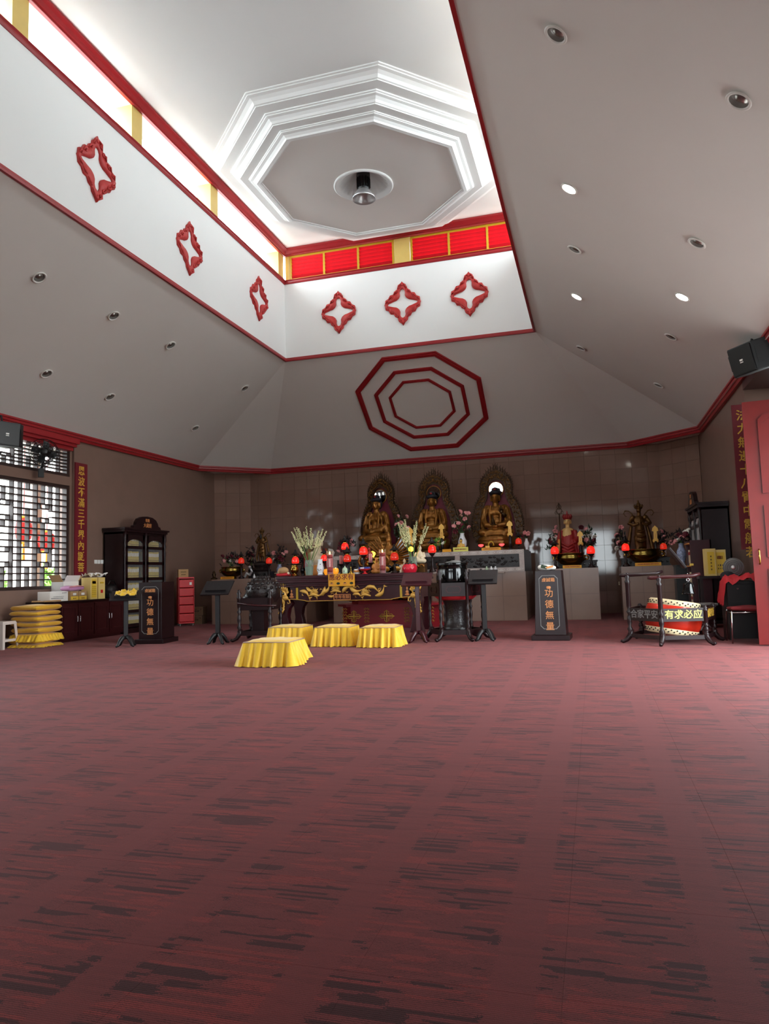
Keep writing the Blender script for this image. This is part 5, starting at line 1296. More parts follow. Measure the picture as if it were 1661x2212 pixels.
MB().ell((.16, -.17, .05), (.05, .04, .05)).ell((.16, -.17, .11), (.025, .025, .025)).build('pink_jewel', 'rose_pink', t, True)
warrior('dark bronze warrior statue with ribbons above a brass bowl', (XA(1387, 15.78), 15.78, 1.25), .1, 1.03, 'gold_dark', 'bronze')
def carved_stand(lab, x0, x1, y0, y1, z0, z1):
    t = T('carved_stand', lab, 'stand', ((x0+x1)/2, (y0+y1)/2, z0)); w_, d_, h__ = (x1-x0)/2, (y1-y0)/2, z1-z0
    MB().bx(-w_, w_, -d_, d_, 0, .03).bx(-w_+.02, w_-.02, -d_+.02, d_-.02, .03, h__-.03).bx(-w_, w_, -d_, d_, h__-.03, h__).build('body', 'carved_dark', t)
    b = MB(); n = max(3, int(w_*2/.1))
    for i in range(n):
        x = -w_+.07+i*(2*w_-.14)/(n-1); b.tube([(x+.03*u*math.cos(u*6), -d_+.012, h__/2+.03*u*math.sin(u*6)) for u in (.1, .4, .7, 1.)], .008, 5)
    b.build('relief', 'black_gloss', t)
carved_stand('black carved stand on the pedestal of the crowned statue', XA(1203, 15.68), XA(1292, 15.68), 15.66, 16.35, 1.03, 1.19)
carved_stand('black carved stand on the pedestal of the bronze warrior', XA(1343, 15.5), XA(1450, 15.5), 15.48, 16.15, 1.03, 1.2)
# ---- brass bowls, placards
def bowl(lab, X, Y, Z, k_=1., dark=True):
    t = T('incense_bowl', lab, 'bowl', (X, Y, Z), 0, None, k_)
    MB().lathe([(.0, .0), (.12, .0), (.11, .03), (.10, .05), (.20, .09), (.265, .16), (.275, .22), (.25, .27), (.27, .285), (.27, .295), (.245, .29), (.23, .26), (0, .25)], 32).build('bowl_body', 'brass_dark' if dark else 'brass', t, True)
    for s in (-1, 1): MB().tube([(s*.255, 0, .17), (s*.32, 0, .17), (s*.335, 0, .21), (s*.30, 0, .24), (s*.262, 0, .235)], .018, 7).build('handle', 'brass', t, True)
    MB().bx(-.05, .05, -.13, -.105, .0, .05).build('foot_plate', 'brass', t)
    return t
bowl('large brass bowl on the long pedestal by the pink flowers', XA(501, 15.15), 15.15, PZ, .95)
bowl('large brass bowl in front of the crowned statue with the staff', XA(1234, 15.36), 15.36, 1.03, 1.05)
bowl('large brass bowl in front of the bronze warrior statue', XA(1394, 15.16), 15.16, 1.03, 1.12)
def placard(lab, px, py, Y, w_, h__, Z, m='placard', word=None, tilt=-.25):
    t = T('name_placard', lab, 'placard', (XA(px, Y, py), Y, Z))
    tilt = 0; mm = Rx(tilt); MB().box((0, 0, h__/2), (w_, .012, h__), mm).build('card', m, t)
    if word: marks(t, -.010-abs(math.sin(tilt))*h__*.0, [(0, h__*.55, w_*.8, h__*.35)], 'robe_red')
    MB().box((0, .03, .006), (w_*.8, .05, .012)).build('foot', m, t)
placard('orange name placard below the brass bowl on the long pedestal', 491, 1248, 14.9, .34, .055, PZ, word=True)
placard('orange name placard on the pedestal edge under the crowned statue', 1236, 1227, 15.09, .37, .06, 1.03, word=True)
placard('orange name placard on the pedestal edge under the bronze warrior', 1400, 1221, 14.9, .48, .065, 1.03, word=True)
placard('yellow green name placard on the plinth below the small golden figure', 995, 1188, 15.03, .32, .09, BZ, 'placard_green', True)
placard('orange name placard on the plinth between the pink lotus lamps', 1061, 1187, 15.03, .40, .06, BZ, 'placard', True)
placard('small orange name placard on the plinth beside the yellow green one', 965, 1188, 15.03, .19, .06, BZ, 'placard', None)
# ---- oil lamps with red glass
def oil_lamp_proto(m):
    r = bpy.data.objects.new('oil_lamp', None); COL.objects.link(r)
    MB().lathe([(.07, 0), (.075, .012), (.04, .03), (.018, .05), (.026, .075), (.014, .10), (.02, .125), (.014, .15), (.05, .175), (.065, .19), (.0, .195)], 14).build('pedestal', 'dark_wood', r, True)
    MB().lathe([(.05, .19), (.072, .21), (.075, .24), (.068, .29), (.05, .32), (.035, .33)], 16).build('glass', m, r, True)
    MB().lathe([(.035, .33), (.042, .335), (.03, .35), (.03, .37)], 12).build('collar', 'brass', r, True)
    MB().lathe([(.085, .37), (.09, .378), (.045, .41), (.02, .45), (.022, .465), (0, .49)], 8).build('roof', 'black', r)
    return r
lp = {0: oil_lamp_proto('red_glass'), 1: oil_lamp_proto('red_glass_dim')}; first = {0: True, 1: True}
def lamp(lab, px, py_glass, Y, Z, dim=0, k_=1.):          # py_glass: centre of the glowing glass
    p = gy(px, py_glass, Y); zc = p.z; r = lp[dim]
    hgt = zc-Z; kk = k_
    o = r if first[dim] else dup(r, (0, 0, 0)); first[dim] = False
    o.location = (p.x, Y, Z); tag(o, lab, 'lamp', 'red glass oil lamps')
    for c in o.children:
        if c.name.startswith('pedestal'): c.scale = (kk, kk, max(.05, (hgt-.06*kk)/.19)); c.location = (0, 0, 0)
        else: c.scale = (kk,)*3; c.location = (0, 0, hgt-.255*kk)
lamp('red glass oil lamp beside the brass bowl on the long pedestal', 521, 1212, 15.0, PZ, 1, .95)
lamp('red glass oil lamp at the foot of the dark bearded statue', 581, 1212, 14.97, PZ, 1, .95)
lamp('red glass oil lamp behind the brass censer on the altar table', 638, 1211, 13.0, TZ, 0, .95)
lamp('red glass oil lamp between the white vase and the tall candle', 700, 1206, 13.0, TZ, 0, .85)
lamp('raised red glass oil lamp above the lower dark one on the altar table', 745, 1181, 13.03, TZ, 0, .95)
lamp('dark red oil lamp behind the green jar on the altar table', 750, 1207, 12.75, TZ, 1, 1.0)
lamp('red glass oil lamp beside the little figure on the altar table', 785, 1191, 12.62, TZ, 0, 1.05)
lamp('brown glass oil lamp beside the small white seated figure', 852, 1203, 12.9, TZ, 1, 1.05)
lamp('tall red glass oil lamp standing behind the lilies near the bell bowl', 933, 1187, 13.02, TZ, 0, 1.0)
lamp('red glass oil lamp at the end of the carved plinth', 1120, 1170, 15.1, BZ, 1, .9)
lamp('red glass oil lamp beside the brass bowl, above the tapered donation box', 1198, 1190, 15.12, 1.03, 0, 1.1)
lamp('red glass oil lamp between crowned statue and its name tablet side', 1276, 1189, 15.12, 1.03, 0, 1.1)
lamp('red glass oil lamp beside the roses, before the bronze warrior', 1351, 1183, 14.98, 1.03, 0, 1.0)
lamp('dim red oil lamp beside the bronze warrior near the blue vase', 1433, 1181, 15.6, 1.2, 1, .9)
# ---- gold name tablets on posts
def tablet(lab, px, py0, py1, Y, Z):
    z1, z0 = ZA(px, py0, Y), ZA(px, py1, Y); h__ = z1-z0
    t = T('ruyi_tablet', lab, 'tablet', (XA(px, Y), Y, Z), 0, 'gilt tablets')
    MB().tube([(0, 0, 0), (0, 0, z0-Z+.04)], .035, 10).lathe([(.06, 0), (.06, .02), (.035, .04)], 12).build('post', 'carved_dark', t, True)
    zz = z0-Z
    o = MB().prism([(-.035, zz+.08), (.035, zz+.08), (.03, zz+h__-.12), (.065, zz+h__-.11), (.05, zz+h__-.05), (0, zz+h__), (-.05, zz+h__-.05), (-.065, zz+h__-.11), (-.03, zz+h__-.12)], -.02, .0)
    o.ell((0, -.01, zz+.05), (.06, .02, .05), 14, 8); o.build('tablet_body', 'gold_paint2', t)
    [marks(t, -.023, [(0, zz+.12+.03*q, .02, .018)], 'robe_red', 1) for q in range(int((h__-.26)/.03))]
tablet('gilt tablet on a post in front of the middle seated statue', 957, 1131, 1166, 15.15, BZ)
tablet('gilt tablet on a post beside the statue with the pagoda', 1105, 1124, 1160, 15.15, BZ)
tablet('gilt tablet behind the lilies beside the bell bowl', 889, 1139, 1180, 13.5, 1.041)
tablet('gilt tablet on a post beside the crowned statue', 1257, 1146, 1180, 15.75, 1.19)
tablet('gilt tablet on a post beside the bronze warrior', 1420, 1135, 1173, 15.55, 1.2)
# ---- flowers
def bloom_mesh(m):
    b = MB()
    for r, (n, rad, z, w_) in enumerate(((5, .030, .0, .022), (5, .018, .012, .018), (3, .008, .02, .012))):
        for q in range(n):
            a = 2*PI*q/n+r*.6; c, s = math.cos(a), math.sin(a)
            b.ell((0, 0, 0), (w_, w_*.55, w_*.9), 7, 5, Tr(rad*c, rad*s, z) @ Rz(a+PI/2) @ Rx(-.5))
    return b.mesh('blossom', m, True)
bl_ = {k_: bloom_mesh(k_) for k_ in ('rose_pink', 'rose_white', 'rose_deep')}
leafm = MB().add([(0, 0, 0), (.018, .0, .03), (0, .012, .035), (-.018, 0, .03), (0, .004, .075)], [(0, 1, 2), (0, 2, 3), (1, 4, 2), (2, 4, 3)])
def bouquet(name, lab, loc, vase, blooms, seed, spread, fol='leaf_dark', nf=60, hgt=.3):
    t = T(name, lab, 'flower vase', loc)
    pv = {'dark': [(.05, 0), (.06, .02), (.04, .05), (.07, .12), (.08, .19), (.05, .26), (.045, .29), (.055, .31)], 'white': [(.05, 0), (.055, .02), (.045, .04), (.085, .14), (.09, .22), (.05, .31), (.04, .36), (.05, .38)],
          'blue': [(.06, 0), (.065, .02), (.055, .05), (.09, .18), (.095, .27), (.05, .36), (.045, .42), (.06, .44)]}[vase[0]]
    k_ = vase[1]; pv = [(r*k_, z*k_) for r, z in pv]; top = pv[-1][1]
    MB().lathe(pv, 18).build('vase', vase[2], t, True)
    rr = random.Random(seed); f = MB(); stm = MB()
    for (bx_, bz, c) in blooms:
        y = rr.uniform(-.06, .06); stm.tube([(0, 0, top-.05), (bx_*.4, y*.4, top+(bz-top)*.5), (bx_, y, bz)], [.006, .005, .004], 5)
        o = link('blossom', bl_[c], t, (bx_, y-.02, bz), (rr.uniform(.6, 1.2), rr.uniform(-.4, .4), rr.uniform(0, 6)), rr.uniform(1.1, 1.5))
    for i in range(nf):
        a = rr.uniform(0, 2*PI); u = rr.uniform(.15, 1); x, y = spread*u*math.cos(a), spread*.6*u*math.sin(a)
        z = top+rr.uniform(-.02, hgt)*(1-.4*u)
        f.add(leafm.v, leafm.f, Tr(x, y, z) @ Rz(rr.uniform(0, 6)) @ Rx(rr.uniform(-1.2, 1.2)) @ Matrix.Scale(rr.uniform(.9, 1.7), 4))
    o = f.build('foliage', fol, t); o['kind'] = 'stuff'
    stm.build('stem', 'stem', t, True)
    return t
P_, W_, D_ = 'rose_pink', 'rose_white', 'rose_deep'
bouquet('flower_vase', 'dark vase of pink and deep red flowers behind the brass bowl', (XA(500, 15.5), 15.5, PZ), ('dark', 1, 'black_gloss'), [(-.15, .43, P_), (-.02, .45, W_), (.14, .42, P_), (-.1, .52, D_), (.05, .54, D_), (.18, .50, D_), (-.2, .55, D_)], 1, .24, hgt=.34)
bouquet('flower_vase', 'vase of dark red and pink flowers close beside the bearded statue', (XA(543, 15.75), 15.75, PZ), ('dark', 1, 'black_gloss'), [(-.07, .5, P_), (-.03, .6, D_), (.05, .55, D_), (.03, .72, D_)], 2, .16, hgt=.5)
bouquet('flower_vase', 'vase of pink and crimson flowers between bearded statue and brass censer', (XA(604, 15.6), 15.6, PZ), ('dark', 1, 'blue_white'), [(-.12, .58, P_), (.13, .55, P_), (.0, .50, D_), (.05, .46, D_), (-.06, .44, D_), (.1, .42, D_), (-.15, .42, W_), (.16, .6, P_)], 3, .17, hgt=.5)
bouquet('flower_vase', 'vase of crimson flowers behind the glass vase of lilies', (XA(655, 15.3), 15.3, PZ), ('dark', .9, 'black_gloss'), [(-.05, .45, D_), (.05, .42, D_), (.0, .5, D_)], 4, .12)
bouquet('flower_vase', 'vase of pink blossoms beside the raised red lamp', (XA(752, 15.45), 15.45, BZ), ('dark', .7, 'black_gloss'), [(-.05, .3, P_), (.06, .36, P_), (.1, .30, P_), (.0, .26, D_), (.12, .26, P_), (-.2, .12, P_), (-.22, .2, D_), (-.12, .16, D_), (-.18, .3, D_)], 5, .2, hgt=.2)
bouquet('flower_vase', 'vase of pink roses between the two statues behind the lilies', (XA(866, 15.75), 15.75, BZ), ('white', 1, 'porcelain'), [(-.02, .88, P_), (.0, .7, P_), (.06, .72, P_), (-.08, .7, P_), (.18, .86, P_), (.2, .6, P_), (.1, .55, D_), (.12, .62, P_)], 6, .15, fol='leaf', hgt=.5)
bouquet('flower_vase', 'white vase of pink white and crimson roses beside the pagoda statue', (XA(1001, 15.3), 15.3, BZ), ('white', 1.05, 'porcelain'), [(-.16, .56, P_), (-.06, .62, P_), (.02, .57, D_), (.08, .7, P_), (.0, .78, P_), (.12, .82, P_), (.16, .83, P_), (.0, .86, P_), (.15, .52, P_), (-.04, .5, D_), (-.1, .5, D_), (.06, .48, D_), (-.12, .62, W_), (-.14, .44, D_)], 7, .2, fol='leaf', hgt=.4)
bouquet('flower_vase', 'slim pale vase with two pink roses at the end of the plinth', (XA(1140, 15.5), 15.5, 1.45), ('white', .62, 'porcelain'), [(-.03, .36, P_), (.04, .34, P_), (-.06, .3, D_)], 8, .06, nf=14, hgt=.12)
bouquet('flower_vase', 'vase of white pink and crimson roses at the staff side of the crowned statue', (XA(1199, 16.15), 16.15, 1.19), ('dark', .8, 'porcelain'), [(-.08, .48, D_), (.0, .5, W_), (.1, .5, W_), (.05, .66, P_), (.06, .75, P_), (.05, .54, P_), (-.06, .42, D_), (.12, .42, P_), (-.02, .4, D_)], 9, .16, fol='leaf', hgt=.45)
bouquet('flower_vase', 'vase of roses at the tablet side of the crowned statue', (XA(1275, 16.15), 16.15, 1.19), ('dark', .8, 'porcelain'), [(-.1, .52, W_), (.02, .52, W_), (-.04, .44, P_), (.12, .5, W_), (.1, .42, D_), (.0, .36, D_), (-.05, .68, P_), (-.14, .72, D_)], 10, .18, fol='leaf', hgt=.5)
bouquet('flower_vase', 'white vase of pink roses with a dark red bloom by the bronze warrior', (XA(1345, 15.95), 15.95, 1.2), ('dark', .8, 'porcelain'), [(.02, .66, P_), (-.08, .5, P_), (-.06, .34, P_), (-.1, .22, W_), (.0, .2, D_), (.06, .24, D_), (-.04, .28, D_)], 11, .13, hgt=.35)
bouquet('flower_vase', 'vase of pink roses behind the tablet of the bronze warrior', (XA(1437, 15.95), 15.95, 1.2), ('dark', .7, 'porcelain'), [(-.02, .54, P_), (.0, .42, P_), (.02, .34, P_)], 12, .1, hgt=.35)
bouquet('flower_vase', 'blue and white vase of pale pink flowers on the dark stand', (XA(1478, 14.3)-.03, 14.3, 1.03), ('blue', .9, 'blue_white'), [(-.1, .44, P_), (-.05, .46, W_), (.03, .5, P_), (.1, .6, W_), (.14, .62, W_), (-.15, .42, P_), (-.02, .55, D_), (.08, .56, D_)], 13, .2, hgt=.25)
t = T('vase_stand', 'plain black stand under the blue and white vase', 'stand', (XA(1480, 14.3)-.03, 14.3, 0))
MB().bx(-.16, .16, -.2, .2, 1.0, 1.03).bx(-.15, .15, -.18, .18, .05, 1.0).bx(-.16, .16, -.2, .2, 0, .05).build('body', 'black', t, bevel=.006)
# lilies (tuberose spikes) in glass vases
def lilies(lab, px, Y, k_, tips, seed):
    X = XA(px, Y); t = T('lily_vase', lab, 'flower vase', (X, Y, TZ)); rr = random.Random(seed)
    MB().lathe([(.0, .004), (.062, .004), (.066, .02), (.078, .12), (.082, .2), (.074, .285)], 12).build('vase', 'glass', t)
    MB().lathe([(0, .012), (.058, .012), (.072, .12), (.074, .165), (0, .165)], 12).build('vase_water', 'water', t)
    bud = MB().ell((0, 0, 0), (.009, .009, .016), 6, 5)
    stm = MB()
    for (tx, ty) in tips:
        p = gy(tx, ty, Y); ex, ez = p.x-X, p.z-TZ; yy = rr.uniform(-.08, .08)
        P0, P1, P2 = Vector((rr.uniform(-.03, .03)-ex*.12, 0, .04)), Vector((ex*.45, yy*.5, .28+(ez-.28)*.35)), Vector((ex, yy, ez))
        def q(u): return P0*(1-u)**2+P1*2*u*(1-u)+P2*u*u
        stm.tube([q(i/8) for i in range(9)], [.0065-.0003*i for i in range(9)], 5)
        f = MB(); n = 13
        for i in range(n):
            u = .60+.40*i/(n-1); c = q(u); r_ = .020*(1-.55*(i/(n-1)))
            for j in range(4):
                a = rr.uniform(0, 2*PI); f.add(bud.v, bud.f, Tr(c.x+r_*math.cos(a), c.y+r_*math.sin(a), c.z) @ Rz(a) @ Ry(.7) @ Matrix.Scale(1.2-.5*i/n, 4))
        f.build('flower_spike', 'lily', t, True)
    stm.build('stem', 'stem', t, True)
lilies('glass vase of cream flower spikes in front of the laughing figure', 668, 12.42, 1, [(633, 1150), (636, 1141), (641, 1140), (647, 1143), (656, 1150), (664, 1138), (671, 1142), (677, 1153), (691, 1148), (698, 1144), (705, 1148), (644, 1172)], 1)
lilies('glass vase of cream flower spikes beside the red lotus bowl', 892, 12.66, 1, [(858, 1131), (861, 1130), (869, 1134), (873, 1131), (876, 1124), (882, 1140), (899, 1126), (896, 1136), (921, 1132), (926, 1139), (866, 1150)], 2)
# ================================================================== small things on the altar table
def on(px, Y, Z=None): return (XA(px, Y), Y, TZ if Z is None else Z)
# small wooden fish on a red cushion
t = T('small_wooden_fish', 'small pale wooden fish on a red cushion at the table end', 'wooden fish', on(612, 12.42))
blob('fish_body', MB().ell((0, 0, .11), (.105, .09, .065)).ell((-.06, 0, .08), (.06, .06, .04)), 'carton', t, .012, 2)
pc = pillow(.1, .06, 12, 2); pc.v = [(x*1.15, y*.9, z+.03) for x, y, z in pc.v]; pc.build('cushion', 'red_cloth', t, True)
MB().tube([(-.17, -.02, .06), (-.05, -.1, .065)], .006, 6).ell((.11, -.03, .055), .026).build('striker', 'cream', t, True)
# brass censer with wide dark rim
t = T('brass_censer', 'brass censer with wide dark rim beside the small wooden fish', 'censer', on(636, 12.62))
MB().lathe([(.05, 0), (.055, .02), (.035, .04), (.06, .07), (.085, .11), (.07, .15), (.055, .19), (.075, .21)], 20).build('body', 'brass', t, True)
MB().lathe([(.075, .205), (.15, .215), (.155, .228), (.10, .232), (0, .225)], 24).build('rim', 'black_gloss', t, True)
MB().bx(-.035, .035, -.07, -.045, 0, .04).build('foot_plate', 'brass', t)
# white porcelain vase with painted sprigs
t = T('porcelain_vase', 'white porcelain vase painted with sprigs beside the lily glass', 'vase', on(692, 12.40))
MB().lathe([(.0, 0), (.052, 0), (.054, .02), (.045, .03), (.05, .05), (.068, .10), (.068, .14), (.05, .20), (.042, .25), (.05, .285), (.052, .29), (.042, .285), (0, .2)], 22).build('body', 'porcelain', t, True)
for (a, z, m) in ((-1.9, .11, 'black'), (-1.6, .09, 'black'), (-1.2, .2, 'black'), (-1.35, .17, 'robe_red'), (-1.1, .1, 'robe_red'), (-1.5, .15, 'black')):
    r_ = .068 if z < .15 else .053; MB().ell((r_*math.cos(a), r_*math.sin(a), z), (.009, .006, .009), 7, 5).build('painted_sprig', m, t)
MB().tube([(.055*math.cos(2*PI*q/20), .055*math.sin(2*PI*q/20), .014) for q in range(20)], .004, 5, True).build('blue_line', 'blue', t)
# tall glass candles
def candle(lab, px, Y):
    t = T('glass_candle', lab, 'candle', on(px, Y)); h__ = .43
    MB().lathe([(.0, .005), (.05, .005), (.05, h__-.06), (0, h__-.06)], 18).build('wax', 'rose_pink', t, True)
    MB().lathe([(.055, 0), (.06, .01), (.056, .02), (.056, h__-.01), (.06, h__)], 18).build('glass', 'clear_glass', t, True)
    b = MB(); b2 = MB()
    MB().lathe([(.0525, .30), (.0525, .36)], 18).build('label_band', 'robe_red', t, True); MB().lathe([(.0525, .05), (.0525, .14)], 18).build('label_band', 'robe_red', t, True)
    for q in range(9): MB().box((.0535*math.cos(q*.7), .0535*math.sin(q*.7), .22), (.008, .008, .14)).build('label_stroke', 'paper_white' if q % 2 else 'robe_red', t)
    MB().lathe([(0, h__-.06), (.014, h__-.045), (.010, h__-.02), (0, h__+.0)], 8).build('flame', 'flame', t, True)
candle('tall lit red labelled glass candle beside the white porcelain vase', 713, 12.38)
candle('tall lit red labelled glass candle in the middle of the altar table', 827, 12.38)
def cup(lab, px, Y, prof, m, lit=False, cat='cup', name='cup', m2=None):
    t = T(name, lab, cat, on(px, Y)); MB().lathe(prof, 16).build('body', m, t, True)
    if lit: MB().ell((0, 0, prof[-1][1]-.01), (.014, .014, .02), 8, 6).build('flame', 'flame', t, True)
    if m2: MB().lathe([(prof[2][0]*1.03, prof[2][1]*.5), (prof[2][0]*1.03, prof[2][1])], 16).build('band', m2, t, True)
    return t
cup('amber glass candle cup between porcelain vase and tall candle', 705, 12.55, [(.0, 0), (.03, 0), (.05, .05), (.052, .09), (.045, .11)], 'amber', name='candle_cup')
cup('lit amber glass candle cup between the tall candle and green jar', 725, 12.45, [(.0, 0), (.03, 0), (.055, .05), (.056, .09), (.045, .12)], 'amber', True, name='candle_cup')
t = cup('pale green lidded ceramic jar painted with bamboo', 745, 12.35, [(.0, 0), (.048, 0), (.05, .04), (.05, .09), (.035, .12), (.012, .13), (.012, .145), (0, .16)], 'green_ceramic', cat='jar', name='ceramic_jar')
MB().ell((.0, -.05, .06), (.008, .004, .02), 6, 5).build('painted_sprig', 'black', t)
t = cup('white cup with an orange band beside the brass handbell', 770, 12.35, [(.0, 0), (.038, 0), (.048, .07), (.05, .09)], 'paper_white', m2='robe_orange')
t = T('hand_bell', 'small brass handbell between the green jar and the cup', 'bell', on(758, 12.35)); MB().lathe([(.04, 0), (.036, .03), (.02, .06), (.008, .07), (.008, .12), (.014, .13), (0, .14)], 12).build('bell_body', 'brass', t, True); MB().ell((-.05, .02, .06), (.02, .02, .06), 8, 6).build('dark_handle', 'black', t, True)
t = T('fruit_stand', 'red footed dish holding a blue packet on the altar table', 'dish', on(788, 12.34)); MB().lathe([(.05, 0), (.05, .01), (.02, .025), (.02, .05), (.09, .075), (.115, .09), (.1, .09), (0, .08)], 18).build('dish', 'plastic_red', t, True)
MB().box((0, -.01, .105), (.2, .1, .035)).build('packet', 'blue', t, bevel=.012); MB().box((-.03, -.062, .105), (.07, .004, .02)).build('packet_label', 'paper_white', t)
# large brass incense burner with dragon handles
t = T('incense_burner', 'large ornate brass incense burner behind the red footed dish', 'censer', on(808, 12.85))
MB().lathe([(.1, 0), (.11, .03), (.08, .06), (.14, .10), (.18, .16), (.17, .21), (.14, .24), (.19, .27), (.19, .29), (.0, .28)], 26).build('body', 'brass', t, True)
for s in (-1, 1):
    MB().tube([(s*.16, 0, .15), (s*.26, 0, .16), (s*.29, 0, .24), (s*.25, -.02, .32), (s*.19, -.02, .33)], [.02, .03, .03, .028, .02], 7).ell((s*.18, -.03, .34), (.045, .035, .035)).build('dragon_handle', 'gold', t, True)
for q in range(8): MB().ell((.15*math.cos(q*PI/4), .15*math.sin(q*PI/4), .14), (.03, .03, .02), 7, 5).build('boss', 'gold', t, True)
# small striped candles on dark stands
for px, yy, lab in ((737, 12.85, 'small striped candle on a dark stand beside the dark red lamp'), (801, 12.52, 'small striped candle on a dark stand before the brass burner')):
    t = T('candle_stand', lab, 'candle', on(px, yy)); MB().lathe([(.05, 0), (.05, .01), (.015, .03), (.02, .1), (.012, .15), (.06, .19), (.075, .20), (0, .20)], 12).build('stand', 'dark_wood', t, True)
    MB().lathe([(0, .2), (.035, .2), (.035, .36), (0, .36)], 12).build('wax', 'rose_pink', t, True)
    for q in range(6): MB().box((.0355*math.cos(q), .0355*math.sin(q), .28), (.006, .006, .15)).build('stripe', 'robe_red' if q % 2 else 'grey', t)
# red lotus bowl
t = T('lotus_bowl', 'crimson lotus shaped bowl holding a black dish', 'bowl', on(885, 12.34))
pml = petal_mesh(.06, .15, 'lotus_red', .05)
MB().lathe([(.0, 0), (.09, 0), (.11, .03), (.115, .10), (0, .10)], 16).build('bowl_core', 'lotus_red', t, True)
for q in range(10): a = 2*PI*q/10; link('lotus_petal', pml, t, (.095*math.cos(a), .095*math.sin(a), .0), (-.2, 0, a+PI/2))
for q in range(10): a = 2*PI*(q+.5)/10; link('lotus_petal', pml, t, (.105*math.cos(a), .105*math.sin(a), .0), (-.32, 0, a+PI/2), (.9, .9, .8))
MB().lathe([(.0, .11), (.07, .11), (.085, .15), (.09, .165), (0, .14)], 16).tube([(.02, 0, .15), (.04, 0, .2)], .008, 6).build('black_dish', 'black', t, True)
t = cup('tiny white bottle between the candle and red lotus bowl', 867, 12.38, [(.0, 0), (.025, 0), (.028, .03), (.012, .05), (.008, .075), (.01, .08)], 'cream', cat='bottle', name='small_bottle')
# seated small figures
def small_buddha(lab, px, Y, Z, k_, m, hairm=None, mk='cream'):
    t = T('small_seated_figure', lab, 'figurine', (XA(px, Y), Y, Z), 0, None, k_)
    b = MB().ell((0, 0, .05), (.11, .09, .05)).ell((0, 0, .13), (.065, .055, .09)).ell((.07, -.02, .045), (.05, .05, .04)).ell((-.07, -.02, .045), (.05, .05, .04)).tube([(0, 0, .2), (0, 0, .24)], .025, 8).ell((0, -.005, .265), (.036, .038, .045)).ell((0, -.042, .262), (.007, .008, .012))
    for s in (-1, 1): b.tube([(s*.06, 0, .19), (s*.085, -.01, .12), (s*.03, -.07, .09)], [.026, .026, .018], 7)
    blob('body', b, m, t, .0085, 1)
    if hairm: MB().ell((0, .006, .29), (.036, .036, .028), 10, 7).ell((0, .005, .318), (.018, .018, .018), 8, 6).build('hair', hairm, t, True)
    else: MB().ell((0, .004, .305), (.02, .02, .02), 8, 6).build('topknot', m, t, True)
    return t
small_buddha('small white seated figure beside the glass vase of lilies', 874, 12.85, TZ, .8, 'cream').location.z = TZ+.0
t = T('figure_plinth', 'low gilded block under the cream seated figure by the lilies', 'stand', on(908, 12.9)); MB().bx(-.11, .11, -.1, .1, 0, .16).build('body', 'gold_dark', t, bevel=.01)
for s in (-1, 1): MB().tube([(s*.05+.04*math.cos(q*PI/8), -.105, .09+.05*math.sin(q*PI/8)) for q in range(9)], .016, 6).build('scroll', 'gold', t, True)
small_buddha('cream seated figure on a gilded block behind the red lotus bowl', 908, 12.9, TZ+.16, 1.05, 'cream')
small_buddha('little brown figure with black hair behind the red oil lamp', 798, 13.02, TZ+.2, .8, 'robe_red', 'black').location.z = 1.29
t = T('figure_plinth', 'tall dark block under the little brown figure', 'stand', (XA(798, 13.02), 13.02, TZ)); MB().bx(-.06, .06, -.06, .06, 0, 1.29-TZ).build('body', 'altar_wood', t, bevel=.006)
small_buddha('glowing cream seated figure behind the striped candle', 806, 12.62, TZ, .9, 'robe_orange').location = (XA(814, 12.5), 12.5, TZ)
small_buddha('golden seated figure with dark hair behind the yellow green placard', 998, 15.16, BZ, .85, 'gold_paint2', 'black')
small_buddha('small gold and white figure standing behind the tall red lamp', 941, 15.36, BZ, .8, 'gold_paint2', 'hair')
# glowing gold lamp among lilies, little flame lamp
t = T('gold_globe_lamp', 'glowing golden globe lamp among the lily stems', 'lamp', on(889, 12.88)); MB().ell((0, 0, .43), (.048, .048, .048), 14, 10).build('globe', 'glow_gold', t, True); MB().lathe([(.04, 0), (.04, .01), (.010, .03), (.010, .38), (.02, .39)], 10).build('stem_post', 'brass', t, True)
t = T('lotus_flame_lamp', 'small glowing yellow lamp behind the brass burner', 'lamp', on(806, 13.08)); MB().lathe([(.04, 0), (.04, .01), (.012, .03), (.012, .30), (.03, .33), (.055, .37), (.05, .40), (.0, .43)], 12).build('lamp_body', 'glow_gold', t, True)
# pink lotus lamps and gold ornaments on the plinth
for px, lab in ((1041, 'pink lotus lamp on the plinth beside the orange placard, vase side'), (1086, 'pink lotus lamp on the plinth beside the orange placard, tablet side')):
    t = T('lotus_lamp', lab, 'lamp', (XA(px, 15.1), 15.1, BZ)); MB().lathe([(.03, 0), (.03, .006), (.012, .015), (.012, .08), (.02, .085)], 10).build('stem_post', 'clear_glass', t, True)
    MB().lathe([(.015, .08), (.05, .10), (.058, .125), (.04, .135), (0, .13)], 10).build('lotus_shade', 'pink_lamp', t, True)
t = T('gold_ingot_ornament', 'gold arched ornament with ingots in front of the pagoda statue', 'ornament', (XA(1063, 15.12), 15.12, BZ))
MB().bx(-.17, .17, -.03, .03, 0, .06).bx(-.12, -.03, -.03, .03, .06, .10).build('ingot', 'gold_paint2', t, bevel=.006); MB().tube([(.0+.055*math.cos(PI*q/8), -.01, .10+.09*math.sin(PI*q/8)) for q in range(9)], .014, 6).build('arch', 'gold_paint', t, True); small = MB().ell((0, -.01, .12), (.022, .02, .04), 8, 6).build('arch_figure', 'bronze', t, True)
